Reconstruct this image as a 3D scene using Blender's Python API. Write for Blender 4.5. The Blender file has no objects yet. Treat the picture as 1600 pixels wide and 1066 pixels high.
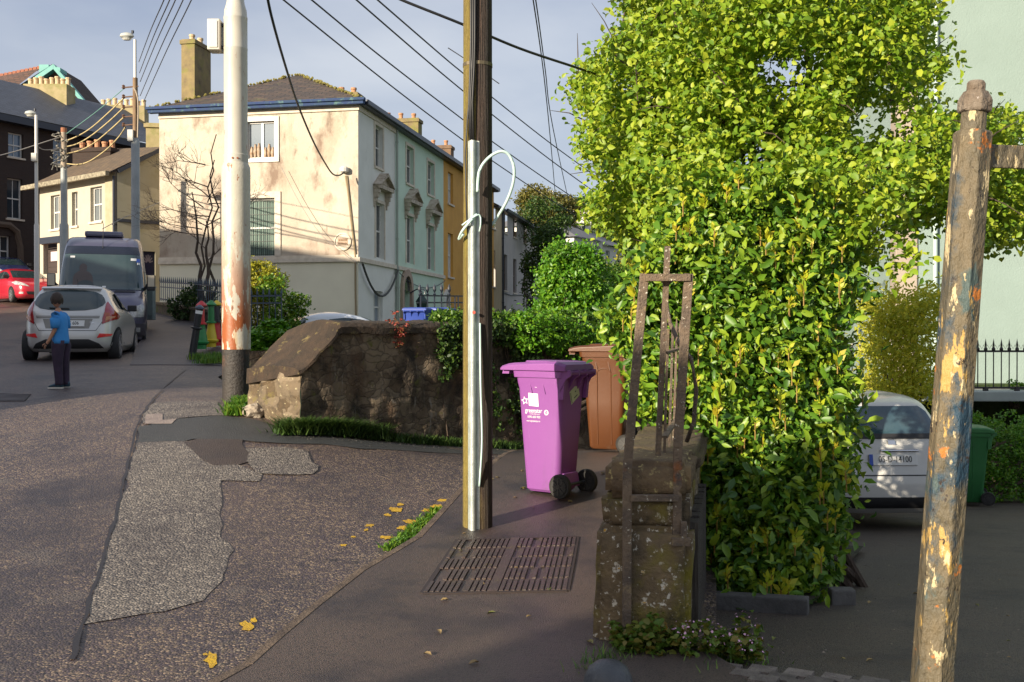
import bpy, bmesh, math, random
import numpy as np
from mathutils import Vector, Matrix, noise
from mathutils.geometry import delaunay_2d_cdt
R=math.radians
random.seed(7); rng=np.random.default_rng(7)
S=bpy.context.scene; COL=S.collection
# ------------------------------------------------------------ camera, sky, sun, exposure
EYE=1.6; PITCH=math.atan(13/1600)
cam=bpy.data.objects.new('camera',bpy.data.cameras.new('camera')); COL.objects.link(cam)
cam.location=(0,0,EYE); cam.rotation_euler=(R(90)-PITCH,0,0)
cam.data.lens=36; cam.data.sensor_width=36; cam.data.clip_end=3000; cam.data.clip_start=.05
S.camera=cam
S.view_settings.view_transform='Standard'; S.view_settings.look='None'
S.view_settings.exposure=1.08; S.view_settings.gamma=1
SUN_EL=R(17); SUN_TR=R(43)                      # travel azimuth, clockwise from +Y
w=bpy.data.worlds.new('World'); S.world=w; w.use_nodes=True
nt=w.node_tree; bg=nt.nodes['Background']
sky=nt.nodes.new('ShaderNodeTexSky'); sky.sky_type='NISHITA'; sky.sun_disc=False
sky.sun_elevation=SUN_EL; sky.sun_rotation=SUN_TR+math.pi; sky.air_density=1.0; sky.dust_density=1.5
tc=nt.nodes.new('ShaderNodeTexCoord'); mp=nt.nodes.new('ShaderNodeMapping'); mp.inputs['Scale'].default_value=(1,1,2.6)
no=nt.nodes.new('ShaderNodeTexNoise'); no.inputs['Scale'].default_value=2.1; no.inputs['Detail'].default_value=6; no.inputs['Roughness'].default_value=.5
cr=nt.nodes.new('ShaderNodeValToRGB'); cr.color_ramp.elements[0].position=.34; cr.color_ramp.elements[1].position=.64
cr.color_ramp.elements[0].color=(2.3,2.7,3.7,1); cr.color_ramp.elements[1].color=(4.5,4.7,5.15,1)
mx=nt.nodes.new('ShaderNodeMix'); mx.data_type='RGBA'; mx.inputs['Factor'].default_value=.80
L=nt.links.new
L(tc.outputs['Generated'],mp.inputs[0]); L(mp.outputs[0],no.inputs[0]); L(no.outputs[0],cr.inputs[0])
L(sky.outputs[0],mx.inputs[6]); L(cr.outputs[0],mx.inputs[7]); L(mx.outputs[2],bg.inputs[0]); bg.inputs[1].default_value=.075
sl=bpy.data.lights.new('sun','SUN'); sl.energy=4.2; sl.angle=R(.5); sl.color=(1,.87,.68)
so=bpy.data.objects.new('sun',sl); COL.objects.link(so)
td=Vector((math.sin(SUN_TR)*math.cos(SUN_EL),math.cos(SUN_TR)*math.cos(SUN_EL),-math.sin(SUN_EL)))
so.rotation_euler=td.to_track_quat('-Z','Y').to_euler(); so.location=(-20,-20,15)
# ------------------------------------------------------------ pixel -> world (placing real things at their distance)
def ray(px,py):
    a=(px-800)/1600; b=(533-py)/1600; c,s=math.cos(PITCH),math.sin(PITCH)
    return Vector((a, c+b*s, -s+b*c))
def W(px,py,Y):
    r=ray(px,py); k=Y/r.y; return Vector((r.x*k,Y,EYE+r.z*k))
CP=[(0,0,0),(-4,0,.04),(3,0,-.02),(-4,-6,-.2),(4,-6,-.2),(-1.2,4.5,.0),(-.64,6.8,.08),(-.4,8.3,.18),(0,10,.29),(1.5,10,.3),(1.1,10.9,.275),(.1,10.9,.275),(.9,5,.02),(-4,7,.22),(-5.5,10,.48),
(-3.2,11.6,.80),(-2.17,10.5,.60),(-1.28,11.39,.38),(.12,12.8,.14),(2.8,15.5,-.1),(-6.2,14,.83),(-9,14,.78),(-8.1,19,1.06),(-9.6,24,1.28),(-6.2,21,1.12),
(-8.6,27,1.62),(-11,33,2.1),(-14,38,2.55),(-14,24,1.35),(-20,42,2.7),(-27,48,3.4),(-17,53,4.2),(-30,20,1.3),(-30,0,.2),(-40,60,4.6),(-5,14.5,.92)]
_P=np.array([c[:2] for c in CP],float); _z=np.array([c[2] for c in CP])
def _k(r): 
    r=np.maximum(r,1e-9); return r*r*np.log(r)
_n=len(_P); _A=np.zeros((_n+3,_n+3)); _A[:_n,:_n]=_k(np.linalg.norm(_P[:,None]-_P[None],axis=2))+np.eye(_n)*.4
_A[:_n,_n]=1; _A[:_n,_n+1:]=_P; _A[_n,:_n]=1; _A[_n+1:,:_n]=_P.T
_w=np.linalg.solve(_A,np.concatenate([_z,[0,0,0]]))
def Gv(X,Y):
    q=np.stack([X,Y],-1); return _k(np.linalg.norm(q[...,None,:]-_P,axis=-1))@_w[:_n]+_w[_n]+q@_w[_n+1:]
def G(x,y): return float(Gv(np.array([float(x)]),np.array([float(y)]))[0])
def D(x,y): return .07-.098*(y-4.6)
def GP(px,py,f=G,off=0):
    r=ray(px,py); lo=2.0; p=lambda t:EYE+r.z*t/r.y-f(r.x*t/r.y,t)-off
    t=lo
    while p(t)>0 and t<90: t+=.25
    a,b=t-.25,t
    for _ in range(24):
        m=(a+b)/2
        if p(m)>0: a=m
        else: b=m
    return Vector((r.x*a/r.y,a,f(r.x*a/r.y,a)+off))
# ------------------------------------------------------------ materials
def node(nt,t,**k):
    n=nt.nodes.new('ShaderNode'+t)
    for a,b in k.items():
        if a in n.inputs: n.inputs[a].default_value=b
        else: setattr(n,a,b)
    return n
def c4(c): return (c[0],c[1],c[2],1)
MATS={}
def mat(name,c1,c2=None,scale=3,rough=.7,metal=0,bump=0,bscale=40,layers=(),stretch=(1,1,1),spec=.5,detail=6,coord='Object',pattern=None,coat=0,emis=None,rvar=0,lo=.35,hi=.65):
    """base noise mix of c1,c2 ; layers: (colour, scale, lo, hi, stretch, zlo, zhi)"""
    if name in MATS: return MATS[name]
    m=bpy.data.materials.new(name); m.use_nodes=True; nt=m.node_tree; L=nt.links.new
    b=nt.nodes['Principled BSDF']; b.inputs['Roughness'].default_value=rough; b.inputs['Metallic'].default_value=metal
    b.inputs['Specular IOR Level'].default_value=spec; b.inputs['Coat Weight'].default_value=coat; b.inputs['Coat Roughness'].default_value=.08
    tc=node(nt,'TexCoord'); out=tc.outputs[coord]
    def nz(scale,st=(1,1,1),det=6,ro=.6):
        mp=node(nt,'Mapping'); mp.inputs['Scale'].default_value=st; L(out,mp.inputs[0])
        n=node(nt,'TexNoise',Scale=scale,Detail=det,Roughness=ro); L(mp.outputs[0],n.inputs[0]); return n.outputs[0]
    def ramp(v,lo,hi):
        r=node(nt,'MapRange'); r.inputs[1].default_value=lo; r.inputs[2].default_value=hi; L(v,r.inputs[0]); return r.outputs[0]
    def mix(f,a,c,mode='MIX'):
        x=node(nt,'Mix',data_type='RGBA',blend_type=mode)
        if hasattr(f,'type'): L(f,x.inputs[0])
        else: x.inputs[0].default_value=f
        for i,v in ((6,a),(7,c)):
            if hasattr(v,'type'): L(v,x.inputs[i])
            else: x.inputs[i].default_value=c4(v)
        return x.outputs[2]
    col=c4(c1)
    hgt=None
    if c2 is not None: col=mix(ramp(nz(scale,stretch,detail),lo,hi),c1,c2)
    if pattern=='chips':       # tarmac chippings
        S1,C1,C2,amt=layers[0]; layers=layers[1:]
        mp=node(nt,'Mapping'); L(out,mp.inputs[0])
        v=node(nt,'TexVoronoi',Scale=S1); L(mp.outputs[0],v.inputs[0])
        sep=node(nt,'SeparateColor'); L(v.outputs['Color'],sep.inputs[0])
        cc=mix(sep.outputs[0],C1,C2)
        col=mix(ramp(sep.outputs[1],1-amt-.05,1-amt+.05),col,cc)
        hh=node(nt,'Math',operation='MULTIPLY_ADD'); L(v.outputs['Distance'],hh.inputs[0]); hh.inputs[1].default_value=-1.6; L(sep.outputs[2],hh.inputs[2]); hgt=hh.outputs[0]
    if pattern=='stone':
        S1,dark,sa=layers[0]; layers=layers[1:]
        mp=node(nt,'Mapping'); mp.inputs['Scale'].default_value=(1,1,1.9); L(out,mp.inputs[0])
        wn=node(nt,'TexNoise',Scale=4.,Detail=5); L(out,wn.inputs[0])
        va=node(nt,'VectorMath',operation='SCALE'); L(wn.outputs[1],va.inputs[0]); va.inputs['Scale'].default_value=.42
        vb=node(nt,'VectorMath',operation='ADD'); L(mp.outputs[0],vb.inputs[0]); L(va.outputs[0],vb.inputs[1])
        v=node(nt,'TexVoronoi',Scale=S1,feature='DISTANCE_TO_EDGE'); L(vb.outputs[0],v.inputs[0])
        v2=node(nt,'TexVoronoi',Scale=S1); L(vb.outputs[0],v2.inputs[0])
        sep=node(nt,'SeparateColor'); L(v2.outputs['Color'],sep.inputs[0])
        col=mix(sep.outputs[0],col,mix(.5,col,(.34,.27,.19)))
        f=ramp(v.outputs[0],.0,.09); col=mix(sa,col,mix(f,dark,col)); q_=node(nt,'Math',operation='MULTIPLY'); L(f,q_.inputs[0]); q_.inputs[1].default_value=.35*sa+.05; hgt=q_.outputs[0]
    if pattern in('slate','brick'):
        bw,bh,mort,ca,cb=layers[0]; layers=layers[1:]
        br=node(nt,'TexBrick'); br.inputs['Scale'].default_value=1; br.inputs['Brick Width'].default_value=bw; br.inputs['Row Height'].default_value=bh
        br.inputs['Mortar Size'].default_value=mort; br.inputs['Color1'].default_value=c4(ca); br.inputs['Color2'].default_value=c4(cb); br.inputs['Mortar'].default_value=(.03,.028,.025,1)
        br.offset=.5; L(tc.outputs['UV'],br.inputs[0])
        col=mix(.62,col,br.outputs[0]); hh=node(nt,'Math',operation='SUBTRACT'); hh.inputs[0].default_value=1; L(br.outputs['Fac'],hh.inputs[1]); hgt=hh.outputs[0]
    for l in layers:
        lc,ls,llo,lhi=l[:4]; st=l[4] if len(l)>4 else (1,1,1)
        f=ramp(nz(ls,st,8,.65),llo,lhi)
        if len(l)>5:
            sp=node(nt,'SeparateXYZ'); L(tc.outputs['Object'],sp.inputs[0]); g=ramp(sp.outputs[2],l[5],l[6])
            mm=node(nt,'Math',operation='MULTIPLY'); L(f,mm.inputs[0]); L(g,mm.inputs[1]); f=mm.outputs[0]
        col=mix(f,col,lc)
    if rvar:
        g=node(nt,'NewGeometry'); hv=node(nt,'HueSaturation'); 
        r1=node(nt,'MapRange'); r1.inputs[3].default_value=1-rvar; r1.inputs[4].default_value=1+rvar; L(g.outputs['Random Per Island'],r1.inputs[0]); L(r1.outputs[0],hv.inputs['Value'])
        if hasattr(col,'type'): L(col,hv.inputs['Color'])
        else: hv.inputs['Color'].default_value=col
        col=hv.outputs[0]
    if hasattr(col,'type'): L(col,b.inputs['Base Color'])
    else: b.inputs['Base Color'].default_value=col
    if bump:
        bp=node(nt,'Bump',Strength=bump,Distance=.02 if bscale>15 else .05)
        n=nz(bscale,stretch,5)
        if hgt is not None:
            ad=node(nt,'Math',operation='MULTIPLY_ADD'); L(n,ad.inputs[0]); ad.inputs[1].default_value=.6; L(hgt,ad.inputs[2]); n=ad.outputs[0]
        L(n,bp.inputs['Height']); L(bp.outputs[0],b.inputs['Normal'])
    if emis: b.inputs['Emission Color'].default_value=c4(emis); b.inputs['Emission Strength'].default_value=1
    MATS[name]=m; return m
def leafmat(name,ca,cb,cc,trans=.35,rough=.4):
    if name in MATS: return MATS[name]
    m=bpy.data.materials.new(name); m.use_nodes=True; nt=m.node_tree; L=nt.links.new
    b=nt.nodes['Principled BSDF']; b.inputs['Roughness'].default_value=rough
    g=node(nt,'NewGeometry'); r=node(nt,'ValToRGB'); e=r.color_ramp.elements
    e[0].color=c4(ca); e[1].color=c4(cc); e[1].position=.95; n=e.new(.5); n.color=c4(cb)
    L(g.outputs['Random Per Island'],r.inputs[0]); L(r.outputs[0],b.inputs['Base Color'])
    t=node(nt,'BsdfTranslucent'); L(r.outputs[0],t.inputs[0]); x=node(nt,'MixShader'); x.inputs[0].default_value=trans
    L(b.outputs[0],x.inputs[1]); L(t.outputs[0],x.inputs[2]); L(x.outputs[0],nt.nodes['Material Output'].inputs[0])
    MATS[name]=m; return m
# ------------------------------------------------------------ object helpers
ORG={}
def tag(o,label=None,cat=None,group=None,kind=None):
    if label: o['label']=label
    if cat: o['category']=cat
    if group: o['group']=group
    if kind: o['kind']=kind
    return o
def thing(name,label,cat,loc=(0,0,0),rz=0,group=None):
    o=bpy.data.objects.new(name,None); COL.objects.link(o); o.location=loc; o.rotation_euler=(0,0,rz); o.empty_display_size=.2
    ORG[o.name]=(Vector(loc),rz); return tag(o,label,cat,group)
class MB:
    def __init__(s): s.v=[]; s.f=[]
    def add(s,vs,fs):
        n=len(s.v); s.v+= [Vector(v) for v in vs]; s.f+=[tuple(i+n for i in f) for f in fs]; return s
    def box(s,c,d,rz=0,tilt=None,tap=1):
        m=Matrix.Rotation(rz,3,'Z')
        if tilt is not None: m=tilt@m
        c=Vector(c); vs=[]
        for z in(-1,1):
            k=tap if z>0 else 1
            for x,y in((-1,-1),(1,-1),(1,1),(-1,1)): vs.append(c+m@Vector((x*d[0]/2*k,y*d[1]/2*k,z*d[2]/2)))
        return s.add(vs,[(3,2,1,0),(4,5,6,7),(0,1,5,4),(1,2,6,5),(2,3,7,6),(3,0,4,7)])
    def pts(s,a,b,wd,th,up=(0,0,1)):          # bar of rectangular section a->b
        a=Vector(a);b=Vector(b);d=(b-a).normalized();u=Vector(up)
        if abs(d.dot(u))>.95:u=Vector((0,1,0))
        x=d.cross(u).normalized();y=x.cross(d)
        vs=[p+x*i*wd/2+y*j*th/2 for p in(a,b) for i,j in((-1,-1),(1,-1),(1,1),(-1,1))]
        return s.add(vs,[(3,2,1,0),(4,5,6,7),(0,1,5,4),(1,2,6,5),(2,3,7,6),(3,0,4,7)])
    def tube(s,P,r,n=8,caps=True):
        P=[Vector(p) for p in P]; rr=r if isinstance(r,(list,tuple)) else [r]*len(P); vs=[];up=Vector((0,0,1))
        for i,p in enumerate(P):
            d=(P[min(i+1,len(P)-1)]-P[max(i-1,0)]).normalized()
            u=up if abs(d.dot(up))<.93 else Vector((0,1,0))
            x=d.cross(u).normalized(); y=x.cross(d)
            vs+=[p+(x*math.cos(2*math.pi*k/n)+y*math.sin(2*math.pi*k/n))*rr[i] for k in range(n)]
        fs=[(i*n+k,i*n+(k+1)%n,(i+1)*n+(k+1)%n,(i+1)*n+k) for i in range(len(P)-1) for k in range(n)]
        if caps: fs+=[tuple(range(n))[::-1],tuple(range((len(P)-1)*n,len(P)*n))]
        return s.add(vs,fs)
    def lathe(s,c,prof,n=16,axis=None,sq=1):
        c=Vector(c); q=Vector((0,0,1)).rotation_difference(Vector(axis).normalized()).to_matrix() if axis else Matrix.Identity(3)
        vs=[c+q@Vector((r*math.cos(2*math.pi*(k+.5)/n),r*math.sin(2*math.pi*(k+.5)/n)*sq,z)) for r,z in prof for k in range(n)]
        fs=[(i*n+k,i*n+(k+1)%n,(i+1)*n+(k+1)%n,(i+1)*n+k) for i in range(len(prof)-1) for k in range(n)]
        fs+=[tuple(range(n))[::-1],tuple(range((len(prof)-1)*n,len(prof)*n))]
        return s.add(vs,fs)
    def prism(s,poly,vec):
        n=len(poly); vec=Vector(vec); vs=[Vector(p) for p in poly]+[Vector(p)+vec for p in poly]
        return s.add(vs,[tuple(range(n))[::-1],tuple(range(n,2*n))]+[(i,(i+1)%n,n+(i+1)%n,n+i) for i in range(n)])
    def quad(s,a,b,c,d): return s.add([a,b,c,d],[(0,1,2,3)])
    def build(s,name,m,parent=None,smooth=False,local=False,bevel=0,fix=True,label=None,kind=None):
        me=bpy.data.meshes.new(name); org,rz=(Vector((0,0,0)),0)
        if parent is not None and not local: org,rz=ORG[parent.name]
        Rm=Matrix.Rotation(-rz,3,'Z'); vs=[Rm@(v-org) for v in s.v] if (parent is not None and not local) else s.v
        me.from_pydata([tuple(v) for v in vs],[],s.f)
        if fix or bevel:
            bm=bmesh.new(); bm.from_mesh(me); 
            if bevel: bmesh.ops.remove_doubles(bm,verts=bm.verts,dist=1e-5)
            if fix: bmesh.ops.recalc_face_normals(bm,faces=bm.faces)
            if bevel:
                es=[e for e in bm.edges if len(e.link_faces)==2 and e.calc_face_angle(0)>.5]
                bmesh.ops.bevel(bm,geom=es,offset=bevel,segments=2,affect='EDGES',profile=.6)
            bm.to_mesh(me); bm.free()
        uvl=me.uv_layers.new(name='UVMap'); me.update(); co=me.vertices; buf=[0.0]*(2*len(me.loops))
        if len(me.polygons)<40000:
            for p in me.polygons:
                n=p.normal; u=Vector((-n.y,n.x,0)); u=u.normalized() if u.length>1e-4 else Vector((1,0,0)); vv=n.cross(u)
                for li in p.loop_indices:
                    c=co[me.loops[li].vertex_index].co; buf[2*li]=c.dot(u); buf[2*li+1]=c.dot(vv)
            uvl.data.foreach_set('uv',buf)
        if smooth: me.shade_smooth()
        if smooth=='auto': me.set_sharp_from_angle(angle=R(35))
        if isinstance(m,(list,tuple)): m=m[0]
        me.materials.append(m)
        o=bpy.data.objects.new(name,me); COL.objects.link(o)
        if parent is not None: o.parent=parent
        ORG[o.name]=(org,rz) if parent is not None and not local else ORG.get(parent.name,(Vector(),0)) if parent is not None else (Vector(),0)
        if label and parent is not None: o['label']=label
        if kind: o['kind']=kind
        return o
def np_mesh(name,V,F,m,parent=None,kind=None,smooth=False):
    """V (n,3) F (k,q) numpy"""
    if parent is not None: V=V-np.array(ORG[parent.name][0])
    me=bpy.data.meshes.new(name); me.vertices.add(len(V)); me.vertices.foreach_set('co',V.astype(np.float32).ravel())
    q=F.shape[1]; me.loops.add(F.size); me.loops.foreach_set('vertex_index',F.astype(np.int32).ravel())
    me.polygons.add(len(F)); me.polygons.foreach_set('loop_start',np.arange(0,F.size,q,dtype=np.int32)); me.polygons.foreach_set('loop_total',np.full(len(F),q,np.int32))
    me.update(calc_edges=True); me.validate(); me.materials.append(m)
    if smooth: me.shade_smooth()
    o=bpy.data.objects.new(name,me); COL.objects.link(o)
    if parent is not None: o.parent=parent
    if kind: o['kind']=kind
    return o
def inpoly(x,y,P):
    c=False; n=len(P); j=n-1
    for i in range(n):
        if (P[i][1]>y)!=(P[j][1]>y) and x<(P[j][0]-P[i][0])*(y-P[i][1])/(P[j][1]-P[i][1])+P[i][0]: c=not c
        j=i
    return c
def drape(name,poly,f,off,m,step=.3,skirt=0,parent=None,kind='structure',jit=0):
    P=[]
    n=len(poly)
    for i in range(n):
        a=Vector(poly[i][:2]);b=Vector(poly[(i+1)%n][:2]); k=max(1,int((b-a).length/step))
        for j in range(k): 
            p=a.lerp(b,j/k)
            if jit: p+=Vector((noise.noise(Vector((p.x*3,p.y*3,1)))*jit+noise.noise(Vector((p.x*11,p.y*11,4)))*jit*.5,noise.noise(Vector((p.x*3,p.y*3,7)))*jit+noise.noise(Vector((p.x*11,p.y*11,9)))*jit*.5))
            P.append(p)
    nb=len(P); xs=[p.x for p in P]; ys=[p.y for p in P]
    pt=[p for p in P]
    x=min(xs)+step*.5
    while x<max(xs):
        y=min(ys)+step*.5
        while y<max(ys):
            if inpoly(x,y,P): pt.append(Vector((x,y)))
            y+=step
        x+=step
    r=delaunay_2d_cdt(pt,[],[list(range(nb))],1,1e-5)
    vo=r[0]; X=np.array([v.x for v in vo]); Y=np.array([v.y for v in vo])
    Z=(Gv(X,Y) if f is G else np.array([f(a,b) for a,b in zip(X,Y)]))+off
    mb=MB(); mb.add([(a,b,c) for a,b,c in zip(X,Y,Z)],r[2])
    if skirt:
        zz=[f(p.x,p.y)+off for p in P]
        vs=[(p.x,p.y,z) for p,z in zip(P,zz)]+[(p.x,p.y,z-skirt) for p,z in zip(P,zz)]
        mb.add(vs,[(i,(i+1)%nb,nb+(i+1)%nb,nb+i) for i in range(nb)])
    o=mb.build(name,m,parent,fix=not skirt)
    if not skirt:
        pass
    if kind: o['kind']=kind
    return o
# ---- leaves
def leafcloud(C,N,size,spread,up=.5,aspect=.5,seed=1,flat=.15,shape='leaf',outward=None,szvar=.35):
    """C: (k,3) cluster centres. returns V,F of N folded leaves"""
    g=np.random.default_rng(seed); k=len(C); idx=g.integers(0,k,N)
    sp=spread if np.ndim(spread) else np.full(k,spread)
    P=C[idx]+g.normal(size=(N,3))*sp[idx][:,None]*np.array([1,1,.8])*.55
    n=g.normal(size=(N,3)); n[:,2]+=up*1.6
    if outward is not None: n+=outward
    n/=np.linalg.norm(n,axis=1)[:,None]
    t=g.normal(size=(N,3)); t[:,2]-=.3; t-=n*(t*n).sum(1)[:,None]; t/=np.linalg.norm(t,axis=1)[:,None]
    b=np.cross(n,t); s=size*(1+g.uniform(-szvar,szvar,N))[:,None]; wd=s*aspect
    f=n*s*flat
    V=np.stack([P-t*s*.5, P-t*s*.1+b*wd*.5+f, P+t*s*.28+b*wd*.36+f, P+t*s*.5-f*.6, P+t*s*.28-b*wd*.36+f, P-t*s*.1-b*wd*.5+f, P+t*s*.1],1).reshape(-1,3)
    o=(np.arange(N)*7)[:,None]
    F=np.concatenate([o+np.array([[0,1,2,6]]),o+np.array([[6,2,3,4]]),o+np.array([[0,6,4,5]])])
    return V,F
def blobs(cs,n,seed=3,shell=.75):
    """cs: (x,y,z,rx,ry,rz) ellipsoids -> cluster points biased to the shell"""
    g=np.random.default_rng(seed); out=[]; vol=np.array([c[3]*c[4]*c[5] for c in cs])**.67; pr=vol/vol.sum()
    for i in range(n):
        c=cs[g.choice(len(cs),p=pr)]; d=g.normal(size=3); d/=np.linalg.norm(d); r=g.uniform(shell**3,1)**(1/3)
        r*=1+.12*noise.noise(Vector(d*3)+Vector(c[:3]))
        out.append([c[0]+d[0]*r*c[3],c[1]+d[1]*r*c[4],c[2]+d[2]*r*c[5]])
    return np.array(out)
def grow(mb,base,top,r0,r1,n=6,seed=0,wob=.06):
    g=random.Random(seed); base=Vector(base); top=Vector(top); L=(top-base).length; P=[];rs=[]
    for i in range(n+1):
        t=i/n; p=base.lerp(top,t)
        if 0<i<n: p+=Vector((g.uniform(-1,1),g.uniform(-1,1),g.uniform(-.5,.5)))*wob*L
        P.append(p); rs.append(r0+(r1-r0)*t)
    mb.tube(P,rs,7); return P
TXT={}
def text(s,size):
    k=s
    if k not in TXT:
        c=bpy.data.curves.new('t','FONT'); c.body=s; c.size=1; c.align_x='CENTER'; c.align_y='CENTER'; c.resolution_u=3
        o=bpy.data.objects.new('t',c); COL.objects.link(o); bpy.context.view_layer.update()
        me=bpy.data.meshes.new_from_object(o.evaluated_get(bpy.context.evaluated_depsgraph_get()))
        TXT[k]=([v.co.copy() for v in me.vertices],[tuple(p.vertices) for p in me.polygons])
        bpy.data.objects.remove(o); bpy.data.curves.remove(c); bpy.data.meshes.remove(me)
    v,f=TXT[k]; return [Vector(q)*size for q in v],f
def put_text(mb,s,size,O,u,v,squeeze=1):
    vs,f=text(s,size); O=Vector(O);u=Vector(u).normalized();v=Vector(v).normalized()
    mb.add([O+u*q.x*squeeze+v*q.y for q in vs],f); return mb
# ============================================================ GROUND
ASPH=mat('road asphalt',(.056,.043,.050),(.088,.063,.062),scale=.8,rough=.45,bump=.45,bscale=60,pattern='chips',layers=[(70,(.30,.22,.15),(.022,.018,.02),.42),((.036,.029,.034),.45,.50,.66),((.12,.10,.085),2.2,.58,.72),((.03,.024,.024),5,.62,.70)],spec=.5)
ASPH2=mat('chip patch',(.15,.13,.11),(.09,.075,.07),scale=1.6,rough=.55,bump=.6,bscale=50,pattern='chips',layers=[(58,(.33,.285,.235),(.045,.038,.04),.50),((.075,.062,.058),1.7,.52,.68)])
ASPH3=mat('new tarmac',(.05,.056,.062),(.036,.04,.044),scale=3,rough=.55,bump=.7,bscale=90,pattern='chips',layers=[(150,(.10,.10,.10),(.03,.03,.03),.4)])
ASPH4=mat('smooth tarmac',(.062,.04,.038),(.04,.028,.03),scale=4,rough=.5,bump=.8,bscale=80,pattern='chips',layers=[(120,(.16,.12,.08),(.02,.02,.02),.15)])
PAVE=mat('pavement tarmac',(.105,.074,.060),(.060,.044,.040),scale=.9,rough=.38,bump=.4,bscale=120,pattern='chips',layers=[(150,(.11,.085,.065),(.02,.017,.017),.35),((.15,.13,.11),26,.73,.78),((.032,.026,.028),.9,.5,.62),((.095,.07,.055),2.6,.58,.72)],spec=.6)
DRV=mat('driveway tarmac',(.085,.068,.052),(.115,.085,.060),scale=1.3,rough=.62,bump=.6,bscale=90,pattern='chips',layers=[(130,(.08,.07,.055),(.02,.02,.02),.25),((.13,.1,.06),14,.66,.72),((.035,.03,.027),1.1,.52,.66),((.075,.05,.03),3,.58,.7)])
EARTH=mat('earth',(.045,.035,.02),(.03,.04,.015),scale=4,rough=.95,bump=1,bscale=20)
GRASSG=mat('rough grass ground',(.03,.06,.012),(.06,.08,.02),scale=1.5,rough=.95,bump=1,bscale=12)
# far ground sheet to the horizon and hill
mb=MB(); N=40
def gz(x,y):
    h=-3.2
    d=max(0,y-85); h+=min(30,d*.2)*(1 if x<60 else .6)
    return h+noise.noise(Vector((x*.01,y*.01,0)))*3*min(1,d/60)
xs=[-1500,-800,-400,-200,-120]+list(range(-100,121,10))+[200,400,800,1500]; ys=[-800,-400,-200,-100,-60]+list(range(-40,300,12))+[400,700,1500]
mb.add([(x,y,gz(x,y)) for y in ys for x in xs],[(j*len(xs)+i,j*len(xs)+i+1,(j+1)*len(xs)+i+1,(j+1)*len(xs)+i) for j in range(len(ys)-1) for i in range(len(xs)-1)])
mb.build('ground',GRASSG,kind='structure',smooth=True)
# side-street geometry
A=Vector((-2.17,10.5)); WD=Vector((.707,.707)); E=A+WD*7.2
d_=Vector((math.sin(R(11.07)),math.cos(R(11.07)),0)); r_=Vector((d_.y,-d_.x,0))      # terrace directions
road=[(-60,-12),(8,-12),(1.1,2),(1.0,5),(1.6,8),(2.1,10.3),(3.4,13),(4.5,16),(E.x,E.y+.3),(A.x,A.y+.2),(-3.0,11.9),(-4.6,16),(-5.4,20.5),(-6.6,25),(-10.2,32.6),(-13.4,37.6),(-15.2,40.4),(-14,56),(-60,56)]
drape('road',road,G,0,ASPH,step=.6)
kerb=[GP(*q) for q in((380,1066),(432,1018),(490,968),(560,912),(650,857),(718,779),(760,744),(800,713))]
kerb=[Vector((-2.6,1.0)),Vector((-1.85,2.9))]+[k.xy for k in kerb]+[Vector((.42,11.8))]
pv=[tuple(k) for k in kerb]+[(2.3,11.8),(1.7,9.2),(1.15,6.5),(.95,4.75),(1.5,3.2),(2.2,-2),(-2.6,-3)]
PV=lambda x,y:G(x,y)+.085*min(1,max(.15,(14-y)/4))
drape('pavement',pv,PV,0,PAVE,step=.3,skirt=.25)
# pale kerb stone edge along the pavement
mb=MB()
for i in range(1,len(kerb)-1):
    a,b=kerb[i],kerb[i+1]; t=(b-a).normalized(); n=Vector((t.y,-t.x)); k=max(1,int((b-a).length/.4))
    for j in range(k):
        p=a.lerp(b,j/k)+t*.002;q=a.lerp(b,(j+1)/k)-t*.002
        pp=[(p-n*.004),(q-n*.004),(q+n*.045),(p+n*.045)]; z=[PV(v.x,v.y)+.003 for v in pp]
        mb.prism([(v.x,v.y,zz-.14) for v,zz in zip(pp,z)],(0,0,.14))
mb.build('kerb',mat('kerb stone',(.16,.115,.08),(.07,.05,.04),scale=9,rough=.8,bump=.8,bscale=60),kind='structure')
# patches
def pxpoly(P,off=0): return [GP(x,y,G,off).xy for x,y in P]
drape('road_patch',pxpoly([(130,975),(160,880),(183,800),(203,735),(215,692),(292,690),(308,712),(330,726),(372,727),(408,742),(405,752),(345,752),(343,790),(345,840),(362,862),(347,898),(330,938),(262,955),(190,968)]),G,.006,ASPH2,step=.12,jit=.06)
drape('road_patch',pxpoly([(384,702),(440,700),(480,706),(495,730),(492,742),(436,744),(402,740),(384,722)]),G,.010,ASPH2,step=.12,jit=.05)
drape('road_patch',pxpoly([(285,692),(310,686),(380,688),(384,702),(386,724),(376,728),(330,728),(308,712)]),G,.008,ASPH4,step=.12,jit=.05)
drape('road_patch',pxpoly([(213,692),(218,668),(276,656),(345,651),(390,655),(440,670),(520,686),(640,696),(720,700),(806,702),(800,711),(700,709),(560,701),(420,692),(300,686),(284,691)]),G,.007,ASPH3,step=.12,jit=.05)
drape('road_patch',pxpoly([(226,662),(224,645),(240,630),(340,628),(350,650),(300,652)]),G,.005,ASPH2,step=.12,jit=.05)
drape('stone_slab',pxpoly([(226,664),(228,649),(254,648),(254,658),(276,656),(268,664)]),G,.012,mat('slab stone',(.28,.23,.2),(.2,.16,.15),scale=8,rough=.8,bump=.5),step=.2)
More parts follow.
